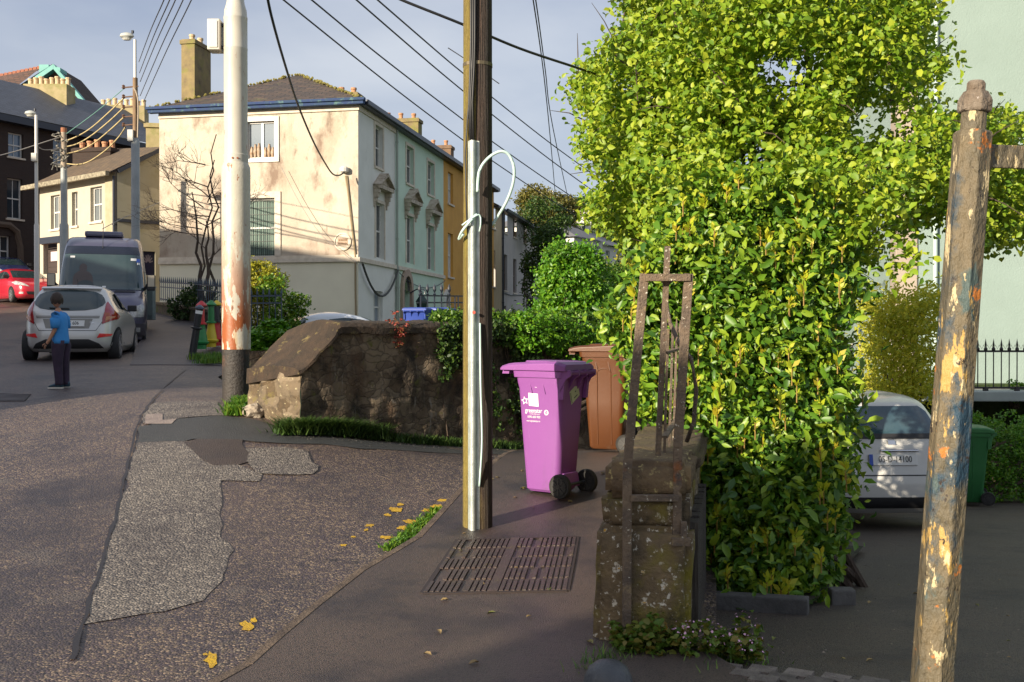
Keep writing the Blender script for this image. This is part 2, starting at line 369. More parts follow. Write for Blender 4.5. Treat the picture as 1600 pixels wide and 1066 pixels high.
# long joint crack of the old road
mb=MB(); P=[(110,1030),(128,972),(150,905),(178,812),(196,740),(208,690),(220,650),(240,622),(262,600),(290,577)]
for i in range(len(P)-1):
    for j in range(8):
        t0,t1=j/8,(j+1)/8; a=GP(P[i][0]+(P[i+1][0]-P[i][0])*t0,P[i][1]+(P[i+1][1]-P[i][1])*t0,G,.009);b=GP(P[i][0]+(P[i+1][0]-P[i][0])*t1,P[i][1]+(P[i+1][1]-P[i][1])*t1,G,.009)
        wa=.011+.012*noise.noise(a*7);wb=.011+.012*noise.noise(b*7);a=a+Vector((.02*noise.noise(a*4),0,0));b=b+Vector((.02*noise.noise(b*4),0,0)); mb.add([a+Vector((-wa,0,0)),b+Vector((-wb,0,0)),b+Vector((wb,0,0)),a+Vector((wa,0,0))],[(0,1,2,3)])
mb.build('road_joint',mat('tar joint',(.018,.014,.015),rough=.5),kind='structure')
# upper pavement by the railings
up=pxpoly([(203,571),(214,545),(232,519),(236,500),(238,482)])+[Vector((-10.3,32.4)),Vector((-5.9,21.8))]+pxpoly([(372,545),(345,572)])
UPF=lambda x,y:G(x,y)+.012+.09*min(1,max(0,(y-20.2)/1.6))
drape('pavement',[tuple(p) for p in up],UPF,0,mat('upper pavement',(.075,.06,.06),(.05,.04,.045),scale=2,rough=.5,bump=.5,bscale=80),step=.5,skirt=.25)
# yellow paint remains
YP=mat('worn yellow paint',(.62,.38,.015),(.45,.27,.02),scale=9,rough=.6,bump=.5,bscale=80)
def mark(px,py,wx,wy,sd):
    g=random.Random(sd); P=[]
    for k in range(14):
        a=k/14*2*math.pi; q=g.uniform(.45,1.1); P.append(GP(px+math.cos(a)*wx*q,py+math.sin(a)*wy*q).xy)
    drape('road_marking',P,G,.006,YP,step=.1)
for i,a in enumerate([(330,1034,13,14),(322,1024,5,3),(386,979,13,8),(396,971,6,5),(536,853,8,2.5),(552,840,5,2),(578,822,9,3),(572,829,5,2),(618,797,13,5),(606,806,7,3),(640,816,15,5),(630,826,12,4),(604,841,11,3.5),(682,792,13,4),(666,798,10,3),(690,783,10,3),(625,789,7,3)]): mark(*a,sd=i+3)
# utility cover set in the pavement
c=[GP(x,y,PV,.006) for x,y in((715,843),(902,838),(886,922),(660,926))]
mb=MB(); mb.prism([p-Vector((0,0,.02)) for p in c],(0,0,.012)); IRON=mat('cover iron',(.075,.05,.042),(.045,.033,.03),scale=9,rough=.42,bump=.4,bscale=60,layers=[((.10,.075,.03),7,.58,.7)])
cov=mb.build('access_cover',IRON); tag(cov,'ribbed rectangular iron access cover set flush in the pavement','access cover')
n=25; mb=MB()
for k in range(n):
    if k in(11,12): continue
    for seg in range(5):
        if random.random()<.10: continue
        u=(k+.5)/n; a0=c[0].lerp(c[1],u);a1=c[3].lerp(c[2],u); s0=seg/5+.02;s1=(seg+1)/5-.006
        p,q=a0.lerp(a1,s0),a0.lerp(a1,s1); mb.pts(p+Vector((0,0,-.001)),q+Vector((0,0,-.001)),.022,.010)
for u,v in((11/n+.004,13/n-.004),): 
    mb.prism([c[0].lerp(c[1],u)+Vector((0,0,-.006)),c[0].lerp(c[1],v)+Vector((0,0,-.006)),c[3].lerp(c[2],v)+Vector((0,0,-.006)),c[3].lerp(c[2],u)+Vector((0,0,-.006))],(0,0,.009))
mb.build('rib',IRON,cov,kind='stuff')
mb=MB()
for a,b in((0,1),(1,2),(2,3),(3,0)): mb.pts(c[a]+Vector((0,0,-.004)),c[b]+Vector((0,0,-.004)),.03,.008)
mb.build('rim',mat('cover rim',(.03,.02,.018),rough=.6),cov)
# manhole in the road at the left
c=[GP(x,y,G,.008) for x,y in((-20,614),(48,616),(38,627),(-30,627))]; mb=MB(); mb.prism([p-Vector((0,0,.02)) for p in c],(0,0,.02))
o=mb.build('manhole_cover',mat('manhole iron',(.06,.05,.05),(.12,.10,.1),scale=5,rough=.5)); tag(o,'square iron manhole cover in the road at the left edge','manhole cover')
mb=MB()
for k in range(6): mb.pts(c[0].lerp(c[3],(k+.5)/6),c[1].lerp(c[2],(k+.5)/6),.03,.012)
mb.build('rib',mat('manhole rib',(.03,.025,.028),rough=.5),o)
# driveway, setts, kerbs
drape('driveway',[(.95,4.6),(1.15,6.5),(1.9,9.8),(2.6,13),(3.2,16.2),(26,16.2),(26,4.2),(8,3.2),(2.1,3.9)],D,0,DRV,step=.6)
SET=mat('granite setts',(.20,.17,.145),(.11,.09,.08),scale=12,rough=.7,bump=.8,bscale=40,rvar=.3)
mb=MB()
for row in range(3):
    for k in range(7):
        x=.98+k*.140+row*.05; y=4.64-row*.13-.075*k
        mb.box((x,y,D(x,y)-.03+random.uniform(0,.008)),(.13,.105,.10),rz=-.5+random.uniform(-.05,.05),tap=.88)
mb.build('setts',SET,kind='structure',bevel=0)
KB=mat('concrete kerb',(.115,.11,.105),(.07,.068,.065),scale=6,rough=.85,bump=.4)
def kerbstone(a,b,lab):
    A_,B_=GP(*a,D),GP(*b,D); mb=MB(); n=(B_-A_).normalized(); q=Vector((-n.y,n.x,0))*.1
    mb.prism([A_-Vector((0,0,.05)),B_-Vector((0,0,.05)),B_+q-Vector((0,0,.05)),A_+q-Vector((0,0,.05))],(0,0,.05+.095)); o=mb.build('kerb_stone',KB,bevel=.012); tag(o,lab,'kerb','concrete kerbs round the laurel bed')
kerbstone((1090,951),(1262,962),'long grey concrete kerb under the laurel bush')
kerbstone((1300,946),(1338,946),'short grey concrete kerb end past the right corner of the laurel bush')
mb=MB(); P=[GP(1100,945,D).xy,GP(1255,955,D).xy,GP(1280,945,D).xy,Vector((3.2,9.3)),Vector((2.2,9.6))]
drape('planting_bed',[tuple(p) for p in P],D,.05,EARTH,step=.5)
# garden terrace behind the long stone wall
gd=[(-2.9,11.5),(A.x+.25,A.y+.6),(E.x-.2,E.y+.6),(8,20),(30,30),(40,84),(-30,84),(-16,60),(-14,44),(-6,30),(-6.0,23),(-4.4,17)]
drape('garden_ground',gd,lambda x,y:.55,0,GRASSG,step=4,skirt=4)
# low ground right of the garden
drape('lawn',[(3.2,16.3),(30,16.3),(60,40),(60,80),(38,80),(28,30),(7,21)],lambda x,y:-1.2,0,GRASSG,step=5)
# ============================================================ STONE WALL
STONE=mat('rubble stone',(.065,.044,.028),(.13,.092,.058),scale=5,rough=.93,bump=1.0,bscale=22,pattern='stone',layers=[(5.5,(.02,.015,.011),.55),((.022,.016,.012),2.2,.45,.6),((.26,.24,.21),5,.60,.74,(2.5,2.5,.5)),((.10,.06,.035),1.4,.50,.62,(1.5,1.5,.6)),((.10,.10,.02),7,.6,.72)])
LICH=mat('lichened stone',(.10,.066,.033),(.05,.034,.019),scale=7,rough=.95,bump=1.0,bscale=30,pattern='stone',layers=[(4.5,(.05,.035,.02),.22),((.42,.37,.22),22,.60,.66),((.02,.016,.012),2.2,.52,.64),((.20,.17,.03),3,.55,.7),((.025,.02,.015),4,.55,.66)])
COPE=mat('wall coping',(.055,.035,.022),(.028,.020,.014),scale=6,rough=.95,bump=.9,bscale=25,layers=[((.17,.13,.05),8,.58,.68),((.03,.02,.015),5,.6,.7)])
root=thing('stone_wall','long dark rubble stone wall with rounded coping, end sloping down beside the steel pole','wall',(A.x,A.y,.5))
def rough(mb,amp,sc=3):
    for i,v in enumerate(mb.v): mb.v[i]=v+noise.noise_vector(v*sc)*amp+noise.noise_vector(v*sc*3.1)*amp*.5
def gridbox(mb,P0,U,V_,nu,nv,topf=None):
    n0=len(mb.v)
    for j in range(nv+1):
        for i in range(nu+1): mb.v.append(Vector(P0)+Vector(U)*(i/nu)+Vector(V_)*(j/nv))
    for j in range(nv):
        for i in range(nu): a=n0+j*(nu+1)+i; mb.f.append((a,a+1,a+nu+2,a+nu+1))
NW=Vector((-.707,.707,0))   # toward back of wall
A3=Vector((A.x,A.y,0)); W3=Vector((WD.x,WD.y,0)); LW=7.0
crest=lambda s:1.63 if s>.46 else 1.20+.43*s/.46
mb=MB(); nu=150
for s in range(nu+1):
    t=s/nu*LW
    for j in range(19): mb.v.append(A3+W3*t+Vector((0,0,-.5+(crest(t)-.04+.5)*j/18)))
for s in range(nu):
    for j in range(18): a=s*19+j; mb.f.append((a,a+19,a+20,a+1))
for v in mb.v: v+=-NW*(noise.noise(v*4)*.05+noise.noise(v*11)*.025)
mb.build('face',STONE,root,fix=False,smooth=True)
mb=MB()   # end face
for s in range(13):
    for j in range(15): mb.v.append(A3+NW*(s/12)+Vector((0,0,.2+1.0*j/14)))
for s in range(12):
    for j in range(14): a=s*15+j; mb.f.append((a,a+1,a+16,a+15))
for v in mb.v: v+=-W3*(noise.noise(v*4)*.07+noise.noise(v*12)*.025)
mb.build('end_face',LICH,root,fix=False,smooth=True)
mb=MB()   # coping, rounded section
sec=[(-.05,-.04),(-.045,.03),(.02,.075),(.18,.10),(.45,.11),(.75,.08),(.97,.02),(1.0,-.3)]
for s in range(nu+1):
    t=s/nu*LW-.04; h=crest(max(t,0)); wd=1.0 if t<.35 else .66+.34*max(0,1-(t-.35)/.3)
    for a,b in sec: mb.v.append(A3+W3*t+NW*(a*wd)+Vector((0,0,h+b*(.5 if t<.4 else 1))))
for s in range(nu):
    for j in range(7): a=s*8+j; mb.f.append((a,a+8,a+9,a+1))
mb.f.append(tuple(range(8)))
rough(mb,.018,5); mb.build('coping',COPE,root,fix=False,smooth='auto')
mb=MB(); gridbox(mb,A3+NW*1.0+Vector((0,0,-.5)),W3*.6,(0,0,1.9),3,3); gridbox(mb,A3+NW*.62+W3*.6+Vector((0,0,-.5)),W3*(LW-.6),(0,0,2.1),20,3); mb.build('back_face',STONE,root)
# rocks at its foot
def rock(px,py,r,lab,m=None,f=G,sq=.75):
    p=GP(px,py,f); bm=bmesh.new(); bmesh.ops.create_icosphere(bm,subdivisions=3,radius=r)
    for v in bm.verts:
        q=v.co.copy(); v.co=Vector((q.x*1.15,q.y,q.z*sq)); n=noise.cell(q*9/r*.12)
        v.co+=q.normalized()*(noise.noise(q*2.2/r+Vector((px,0,0)))*.28*r)
    me=bpy.data.meshes.new('rock'); bm.to_mesh(me); bm.free(); me.materials.append(m or mat('pale rock',(.42,.36,.28),(.25,.2,.15),scale=9,rough=.9,bump=.6))
    o=bpy.data.objects.new('rock',me); COL.objects.link(o); o.location=p+Vector((0,0,r*.4)); return tag(o,lab,'rock')
rock(396,650,.115,'large pale rock at the foot of the stone wall end')
rock(408,632,.05,'small brown pebble rock tucked against the stone wall end',mat('brown rock',(.16,.11,.07),(.1,.07,.05),scale=9,rough=.9))
# ============================================================ LOW GARDEN WALL + PIER + IRON RAILING
root=thing('garden_wall','low mossy stone wall with lichened end pier between pavement and driveway','wall',(.5,5.1,0))
DW=Vector((.215,.977,0)); RWv=Vector((.977,-.215,0))
b0=Vector((.44,5.02,0)); top=.97
PIER=mat('pier stone',(.19,.135,.072),(.095,.070,.042),scale=6,rough=.95,bump=1.0,bscale=35,layers=[((.60,.56,.47),30,.58,.62),((.5,.46,.38),9,.64,.67),((.19,.16,.018),2.2,.47,.60),((.50,.28,.03),15,.66,.69),((.035,.028,.018),3,.55,.65)])
def slab(name,o,L_,Wd,z0,z1,m,amp=.012,seg=.06,rnd=.03):
    bm=bmesh.new(); bmesh.ops.create_cube(bm,size=1)
    bmesh.ops.scale(bm,vec=(Wd,L_,z1-z0),verts=bm.verts)
    bmesh.ops.bevel(bm,geom=bm.edges[:],offset=rnd,segments=2,affect='EDGES')
    bmesh.ops.triangulate(bm,faces=bm.faces)
    for _ in range(7):
        es=[e for e in bm.edges if e.calc_length()>seg*2]
        if not es: break
        bmesh.ops.subdivide_edges(bm,edges=es,cuts=1)
        bmesh.ops.triangulate(bm,faces=[f for f in bm.faces if len(f.verts)>3])
    mb=MB(); c=Vector(o)+RWv*(Wd/2)+DW*(L_/2)
    mb.add([c+RWv*v.co.x+DW*v.co.y+Vector((0,0,(z0+z1)/2+v.co.z)) for v in bm.verts],[tuple(x.index for x in f.verts) for f in bm.faces])
    bm.free()
    for i,v in enumerate(mb.v): mb.v[i]=v+noise.noise_vector(v*5)*amp*1.4+noise.noise_vector(v*17)*amp
    return mb.build(name,m,root,fix=False,smooth=True)
slab('pier_block',b0+Vector((-.035,-.02,0)),.62,.47,-.1,.66,PIER,.014)
slab('pier_block',b0,.58,.42,.64,top-.16,PIER,.012)
slab('cap_stone',b0+Vector((.02,-.01,0)),.62,.41,top-.18,top,mat('cap stone',(.22,.15,.075),(.11,.075,.045),scale=6,rough=.95,bump=1,bscale=30,layers=[((.42,.34,.15),20,.58,.66)]),.014)
slab('wall_body',b0+DW*.6+RWv*.02,5.6,.40,-1.2,top-.12,PIER,.012,.12)
slab('wall_coping',b0+DW*.62+RWv*0,5.6,.46,top-.13,top-.02,mat('wall coping moss',(.07,.045,.03),(.10,.08,.03),scale=4,rough=.95,bump=1,bscale=30),.014,.12)
GRV=mat('grey weathered board',(.10,.085,.07),(.05,.04,.035),scale=3,stretch=(9,9,.6),rough=.9,bump=.9,bscale=14)
mb=MB(); p=b0+RWv*.44+DW*.14
for k in range(9): mb.box((p.x+DW.x*(.14*k+.02),p.y+DW.y*(.14*k+.02),.31+.0*k),(.05,.125,.72+.01*(k%3)),rz=-R(12.4))
mb.build('boarding',GRV,root,bevel=.004)
# railing
RUST=mat('rusty lichened iron',(.19,.135,.088),(.095,.072,.056),scale=9,rough=.85,bump=.7,bscale=60,layers=[((.22,.16,.09),16,.58,.66),((.60,.56,.45),50,.62,.66),((.24,.09,.03),5,.60,.70),((.04,.05,.055),4,.62,.72)])
root=thing('iron_railing','old rusty iron railing end frame with splayed legs standing in the garden wall pier','railing',(.5,5.0,.9))
Yp=4.93
def bar(mb,P,wd,th=.02):
    for a,b in zip(P,P[1:]): mb.pts(a,b,wd,th)
mb=MB(); bar(mb,[W(979,1003,Yp),W(980,730,Yp),W(1007,428,Yp)],.042,.03); mb.build('leg',RUST,root,bevel=.003)
mb=MB(); bar(mb,[W(1055,1000,Yp+.02),W(1059,700,Yp+.02),W(1076,428,Yp+.02)],.042,.03); mb.build('leg',RUST,root,bevel=.003)
mb=MB(); bar(mb,[W(1006,434,Yp-.005),W(1078,434,Yp+.015)],.04,.035); mb.build('crossbar',RUST,root,bevel=.003)
mb=MB(); bar(mb,[W(985,778,Yp-.005),W(1060,778,Yp)],.045,.03); mb.build('crossbar',RUST,root,bevel=.003)
mb=MB(); bar(mb,[W(1043,385,Yp+.05),W(1041,434,Yp+.05),W(1028,712,Yp+.08)],.026,.026); mb.lathe(W(1042,436,Yp+.04),[(.012,-.03),(.028,-.015),(.03,.0),(.02,.02),(.012,.03)],8); mb.build('spike',RUST,root)
for k in range(7):      # palings running away along the wall
    Y=5.35+k*.42; x=.72+(Y-5)*.215; mb=MB(); zt=1.62-.01*k
    mb.pts((x,Y,top-.05),(x+.02,Y,zt),.013,.013); mb.lathe((x+.02,Y,zt),[(.008,0),(.014,.02),(.008,.05),(.002,.09)],6) if k>1 else None
    mb.build('paling',RUST,root)
for z in(1.5,1.08):
    mb=MB(); mb.pts((.76,5.1,z),(.76+.215*4,5.1+4*.977,z),.03,.012); mb.build('rail',RUST,root)
mb=MB(); mb.tube([W(1047,505,5.2),W(1060,535,5.1),W(1080,560,5.0),W(1088,610,5.0),W(1084,660,5.0),W(1073,690,5.05)],.011,7); mb.tube([W(1041,470,5.3),W(1047,505,5.25),W(1062,540,5.2)],.010,6); mb.build('scroll',RUST,root,smooth=True)
mb=MB(); mb.box(W(1063,846,4.93),(.09,.05,.04)); mb.pts(W(1068,850,4.93),W(1068,815,4.93),.03,.03); mb.build('bracket',RUST,root,bevel=.004)
mb=MB(); bar(mb,[W(1072,1005,5.02),W(1073,780,5.02)],.03,.02); mb.build('hinge_post',RUST,root)
# ============================================================ LEANING GATE POST (right foreground)
Y=2.55
PM=mat('flaking gate post paint',(.15,.115,.065),(.085,.075,.05),scale=14,rough=.6,bump=.9,bscale=45,stretch=(1,1,.5),layers=[((.015,.045,.075),5,.51,.58,(1,1,.6)),((.06,.09,.085),9,.56,.62,(1,1,.5)),((.42,.27,.08),18,.57,.59,(1,1,.30)),((.52,.42,.24),26,.60,.62,(1,1,.35)),((.42,.14,.02),10,.61,.64),((.03,.02,.015),22,.62,.65)])
b=W(1443,1240,Y); t_=W(1520,205,Y); ax=(t_-b).normalized()
root=thing('gate_post','tall leaning iron gate post with flaking yellow, blue and brown paint','gate post',b)
h=(t_-b).length; 
mb=MB(); mb.lathe(b,[(.053,-.3),(.0525,0),(.047,h*.75),(.046,h-.006),(.041,h)],6,axis=ax)
rz=Matrix.Rotation(R(10),3,'Z'); mb.v=[b+(rz@(v-b)) if False else v for v in mb.v]; mb.build('shaft',PM,root,bevel=.003)
top_=t_
mb=MB(); mb.lathe(top_,[(.030,-.004),(.030,.045)],12,axis=ax); mb.build('neck',PM,root)
mb=MB(); mb.lathe(top_+ax*.045,[(.036,0),(.041,.004),(.041,.03),(.038,.038),(.031,.05),(.029,.054)],6,axis=ax); mb.build('nut',mat('rusty nut',(.13,.095,.065),(.22,.18,.14),scale=18,rough=.8,bump=.8,bscale=60,layers=[((.5,.45,.42),20,.64,.68)]),root,bevel=.003)
mb=MB(); mb.lathe(top_+ax*.094,[(.021,0),(.022,.004),(.022,.024),(.018,.03)],12,axis=ax); mb.build('bolt',mat('rusty nut',(.1,.1,.1)),root)
a=W(1546,244,Y+.01); mb=MB(); mb.pts(a,a+Vector((.5,.16,.01)),.012,.058,up=(0,0,1)); mb.pts(a+Vector((-.02,0,0)),a+Vector((.0,0,0)),.03,.07); mb.build('arm',PM,root,bevel=.003)
# ============================================================ DOME
p=GP(952,1052,PV); root=thing('dome_bollard','dark grey iron dome stump in the weeds at the bottom of the pavement','bollard',(p.x,4.42,.05))
DM=mat('dark grey iron',(.05,.056,.064),(.075,.08,.088),scale=12,rough=.42,bump=.4,bscale=50,layers=[((.28,.28,.3),12,.66,.72,(3,1,1))])
mb=MB(); mb.lathe((W(951,1075,4.4).x,4.42,.03),[(.108,0),(.108,.05),(.102,.085),(.085,.12),(.055,.143),(.02,.152),(.002,.153)],24); mb.build('cap',DM,root,smooth=True)
mb=MB(); mb.lathe((W(951,1075,4.4).x,4.42,-.02),[(.13,-.05),(.13,.02),(.112,.03)],24); mb.build('base_ring',DM,root)

# loose grit and pebbles on the road, pavement edge and driveway
g=np.random.default_rng(31); V=[];F=[]; n0=0
def grit(n,fx,f,smin,smax):
    global n0
    for _ in range(n):
        x,y=fx(); s=g.uniform(smin,smax); z=f(x,y)+s*.3; a=g.uniform(0,6.28); c_,s_=math.cos(a),math.sin(a); e=g.uniform(.6,1)
        for dx,dy,dz in((1,0,0),(0,e,0),(-1,0,0),(0,-e,0),(.1,.1,.7)): V.append((x+s*(dx*c_-dy*s_),y+s*(dx*s_+dy*c_),z+s*dz-s*.3))
        F.extend([(n0,n0+1,n0+4),(n0+1,n0+2,n0+4),(n0+2,n0+3,n0+4),(n0+3,n0,n0+4)]); n0+=5
def nk():
    i=g.integers(1,len(kerb)-1); t=g.random(); p=kerb[i].lerp(kerb[i+1],t); return p.x-abs(g.normal())*.16-.03,p.y+g.normal()*.05
grit(900,nk,G,.004,.013); grit(500,lambda:(g.uniform(-3.5,-.6),g.uniform(4.3,10)),G,.004,.010)
def wl():
    s=g.uniform(-.2,4); p=A3+W3*s-NW*(.1+abs(g.normal())*.18); return p.x,p.y
grit(900,wl,G,.005,.02); grit(500,lambda:(g.uniform(1.0,4.5),g.uniform(4.7,9)),D,.004,.011)
o=np_mesh('loose_grit',np.array(V),np.array(F),mat('grit',(.22,.18,.14),(.08,.07,.06),scale=30,rough=.9,rvar=.5),kind='stuff'); tag(o,'loose grit and small stones scattered over the road edge and driveway','grit')
# ============================================================ VEGETATION
LT=leafmat('tree leaf',(.11,.23,.015),(.26,.39,.022),(.44,.51,.04),.42,.5)
LB=leafmat('laurel leaf',(.035,.11,.012),(.12,.25,.018),(.29,.40,.028),.30,.42)
LY=leafmat('young laurel tip',(.34,.44,.02),(.50,.54,.03),(.52,.42,.03),.4,.45)
LH=leafmat('hedge leaf',(.03,.09,.008),(.07,.16,.012),(.14,.24,.02),.3,.45)
LD=leafmat('dark leaf',(.018,.05,.008),(.04,.09,.012),(.09,.15,.02),.25,.5)
LG=leafmat('bright green leaf',(.06,.18,.01),(.10,.27,.015),(.20,.36,.02),.35,.4)
LW=leafmat('golden leaf',(.16,.20,.02),(.34,.34,.03),(.50,.42,.03),.35,.45)
LO=leafmat('olive leaf',(.08,.09,.02),(.16,.15,.03),(.22,.19,.04),.3,.5)
GR=leafmat('grass blade',(.04,.12,.01),(.09,.22,.015),(.20,.30,.03),.3,.5)
BARK=mat('bark',(.10,.07,.05),(.05,.035,.025),scale=9,rough=.95,bump=1,bscale=20,stretch=(3,3,.6))
TWIG=mat('twig',(.13,.10,.05),rough=.9)
# --- big tree, cluster centres spread through the crown volume
CROWN=[(990,-90),(965,0),(990,45),(955,75),(905,112),(893,165),(925,205),(898,240),(950,262),(935,300),(925,335),(985,372),(1050,420),(1140,455),(1240,450),(1330,420),(1400,372),(1470,330),(1530,380),(1600,370),(1640,300),(1600,190),(1530,180),(1480,190),(1430,150),(1470,110),(1495,65),(1450,35),(1455,-90)]
g=np.random.default_rng(11); C=[]; EDGE=[]
while len(C)<2100:
    px,py=g.uniform(880,1640),g.uniform(-120,470)
    if not inpoly(px,py,CROWN): continue
    if 1350<px<1440 and 110<py<400 and g.random()<.62: continue          # thin part of the crown
    if noise.noise(Vector((px*.012,py*.014,3.3)))<-.33 : continue
    e=min(1,min(abs(px-885),abs(1650-px))/190)
    Y=9.6+g.uniform(-1,1)*(.35+1.65*e); C.append(W(px,py,Y))
for k in range(120):      # lower sprays hanging forward over the laurel
    px,py=g.uniform(985,1420),g.uniform(240,440)
    if g.random()<(py-240)/260: continue
    C.append(W(px,py,g.uniform(6.9,7.9)))
C=np.array([tuple(c) for c in C])
tb=Vector((2.55,9.9,D(2.5,9.9)))
root=thing('broadleaf_tree','large spring tree with bright yellow-green leaves leaning over the laurel bush','tree',tb)
V,F=leafcloud(C,100000,.055,.165,up=.35,aspect=.62,seed=5,szvar=.5,outward=np.array([-.5,-.7,.2]))
np_mesh('crown',V,F,LT,root)
mb=MB(); T=grow(mb,tb-Vector((0,0,.2)),tb+Vector((.1,.1,2.4)),.17,.12,5,1,.02); fork=T[-1]
g2=random.Random(4); limbs=[]
for k in range(15):
    c=Vector(C[g2.choice([i for i in range(len(C)) if C[i][0]<4.2 and C[i][2]>4])]); limbs.append(grow(mb,fork.lerp(tb+Vector((0,0,1.2)),g2.random()*.4),c,.075,.014,6,k+2,.045))
mb.build('trunk',BARK,root,smooth=True)
mb=MB()
for k in range(300):
    c=Vector(C[g2.randrange(len(C))]); l=g2.choice(limbs); s=min(l,key=lambda q:(q-c).length)
    if (s-c).length<1.5: grow(mb,s,c,.014,.004,3,k,.06)
for k in range(420):
    c=Vector(C[g2.randrange(len(C))]); e=c+Vector((g2.gauss(0,.2),g2.gauss(0,.2),g2.gauss(.05,.2))); mb.tube([c,c.lerp(e,.5)+Vector((0,0,.03)),e],[.006,.005,.002],4,caps=False)
mb.build('branches',BARK,root,fix=False,kind='stuff')
# --- laurel bush
BUSH=[(1010,400),(1060,330),(1110,300),(1160,265),(1200,300),(1250,290),(1280,330),(1315,390),(1330,430),(1318,520),(1308,600),(1330,650),(1312,720),(1312,770),(1290,850),(1278,925),(1240,950),(1130,945),(1100,800),(1098,650),(1000,640),(1000,560),(955,500),(1000,450)]
C2=[]; 
while len(C2)<1150:
    px,py=g.uniform(950,1410),g.uniform(210,950)
    if not inpoly(px,py,BUSH): continue
    f=(py-210)/740; Yf=6.35+ .9*(1-f)+.5*((px-1200)/220)**2*.6
    if px<1100: Yf=6.9+.4*(1-f)
    Y=Yf+abs(g.normal())*.38; C2.append(W(px,py,Y))
C2=np.array([tuple(c) for c in C2])
for i in range(len(C2)): C2[i,2]=max(C2[i,2],D(C2[i,0],C2[i,1])+.06)
bb=Vector((2.0,7.3,D(2,7.3)))
root=thing('laurel_bush','tall dense glossy laurel bush beside the garden wall, under the broadleaf tree','bush',bb)
V,F=leafcloud(C2,38000,.067,.145,up=.3,aspect=.46,seed=8,szvar=.5,outward=np.array([-.25,-.7,.1])); np_mesh('foliage',V,F,LB,root)
V,F=leafcloud(C2[:700],3000,.100,.20,up=.3,aspect=.42,seed=9,outward=np.array([-.2,-.8,.1])); np_mesh('large_leaves',V,F,LB,root)
# bright upright tips: tufts of narrow leaves on a red stem
tp=[c for c in C2 if c[1]<7.25+.3][:]; g.shuffle(tp); tp=np.array(tp[:240]); VV=[];FF=[];n0=0; mb=MB()
for c in tp:
    c=c+np.array([g.uniform(-.1,.1),-.16,g.uniform(0,.12)]); n=14
    n=int(g.integers(7,16)); tx,ty=g.normal()*.35,g.normal()*.3-.15; sc_=g.uniform(.6,1.15)
    for k in range(n):
        a=g.uniform(0,6.28); tl=g.uniform(.3,1.5); dr=np.array([math.cos(a)*tl+tx,math.sin(a)*tl+ty,1]); dr/=np.linalg.norm(dr); s=g.uniform(.04,.075)*sc_
        si=np.cross(dr,[math.sin(a),-math.cos(a),.3]); si/=np.linalg.norm(si); p=c+np.array([0,0,g.uniform(-.03,.06)])
        VV+= [p,p+dr*s*.5+si*s*.22,p+dr*s,p+dr*s*.5-si*s*.22]; FF.append([n0,n0+1,n0+2,n0+3]); n0+=4
    mb.tube([Vector(c)-Vector((0,0,.07)),Vector(c)+Vector((0,0,.04))],[.005,.004],4,caps=False)
np_mesh('young_tips',np.array(VV),np.array(FF),LY,root)
mb.build('tip_stems',mat('red stem',(.24,.15,.03),rough=.6),root,fix=False,kind='stuff')
mb=MB()
for k in range(26):
    c=Vector(C2[g2.randrange(len(C2))]); grow(mb,bb+Vector((g2.uniform(-.5,.5),g2.uniform(-.2,.4),0)),c+Vector((0,.15,0)),.03,.006,5,k,.03)
mb.build('stems',BARK,root,fix=False)
# --- feathery maple right of the bush
root=thing('small_maple','small feathery yellow-green shrub between the laurel and the pale wall','shrub',(6.0,15.6,D(6,15.6)))
cs=[W(g.uniform(1345,1475)if k%3 else g.uniform(1360,1440),g.uniform(455,625),15.6+g.uniform(-.6,.6)) for k in range(210)]
C3=np.array([tuple(c) for c in cs]); V,F=leafcloud(C3,7500,.085,.22,up=.2,aspect=.34,seed=4,outward=np.array([-1.0,-1.0,.5])); np_mesh('foliage',V,F,leafmat('maple leaf',(.36,.42,.03),(.50,.52,.04),(.62,.56,.05),.5,.5),root)
mb=MB()
for k in range(14): grow(mb,(6.0,15.6,D(6,15.6)),Vector(C3[k*9]),.02,.005,4,k,.05)
mb.build('stem',BARK,root,fix=False)
# --- hedge clumps etc.
def shrub(name,lab,cat,cs,ncl,nl,sz,sp,m,seed,group=None,up=.5,aspect=.55,stem=True,shell=.7,zmin=None,out=None):
    c0=cs[0]; base=(c0[0],c0[1],(zmin if zmin is not None else min(c[2]-c[5] for c in cs)))
    root=thing(name,lab,cat,base,0,group); Cc=blobs(cs,ncl,seed,shell)
    if zmin is not None: Cc=Cc[Cc[:,2]>zmin+.03]
    V,F=leafcloud(Cc,nl,sz,sp,up=up,aspect=aspect,seed=seed,outward=out); np_mesh('foliage',V,F,m,root)
    if stem:
        mb=MB(); gg=random.Random(seed)
        for k in range(8): grow(mb,Vector(base)+Vector((gg.uniform(-.1,.1),gg.uniform(-.1,.1),-.1)),Vector(Cc[gg.randrange(len(Cc))]),.035*max(1,c0[5]/1.2),.008,4,k,.05)
        mb.build('stem' if c0[5]<2 else 'trunk',BARK,root,fix=False)
    return root
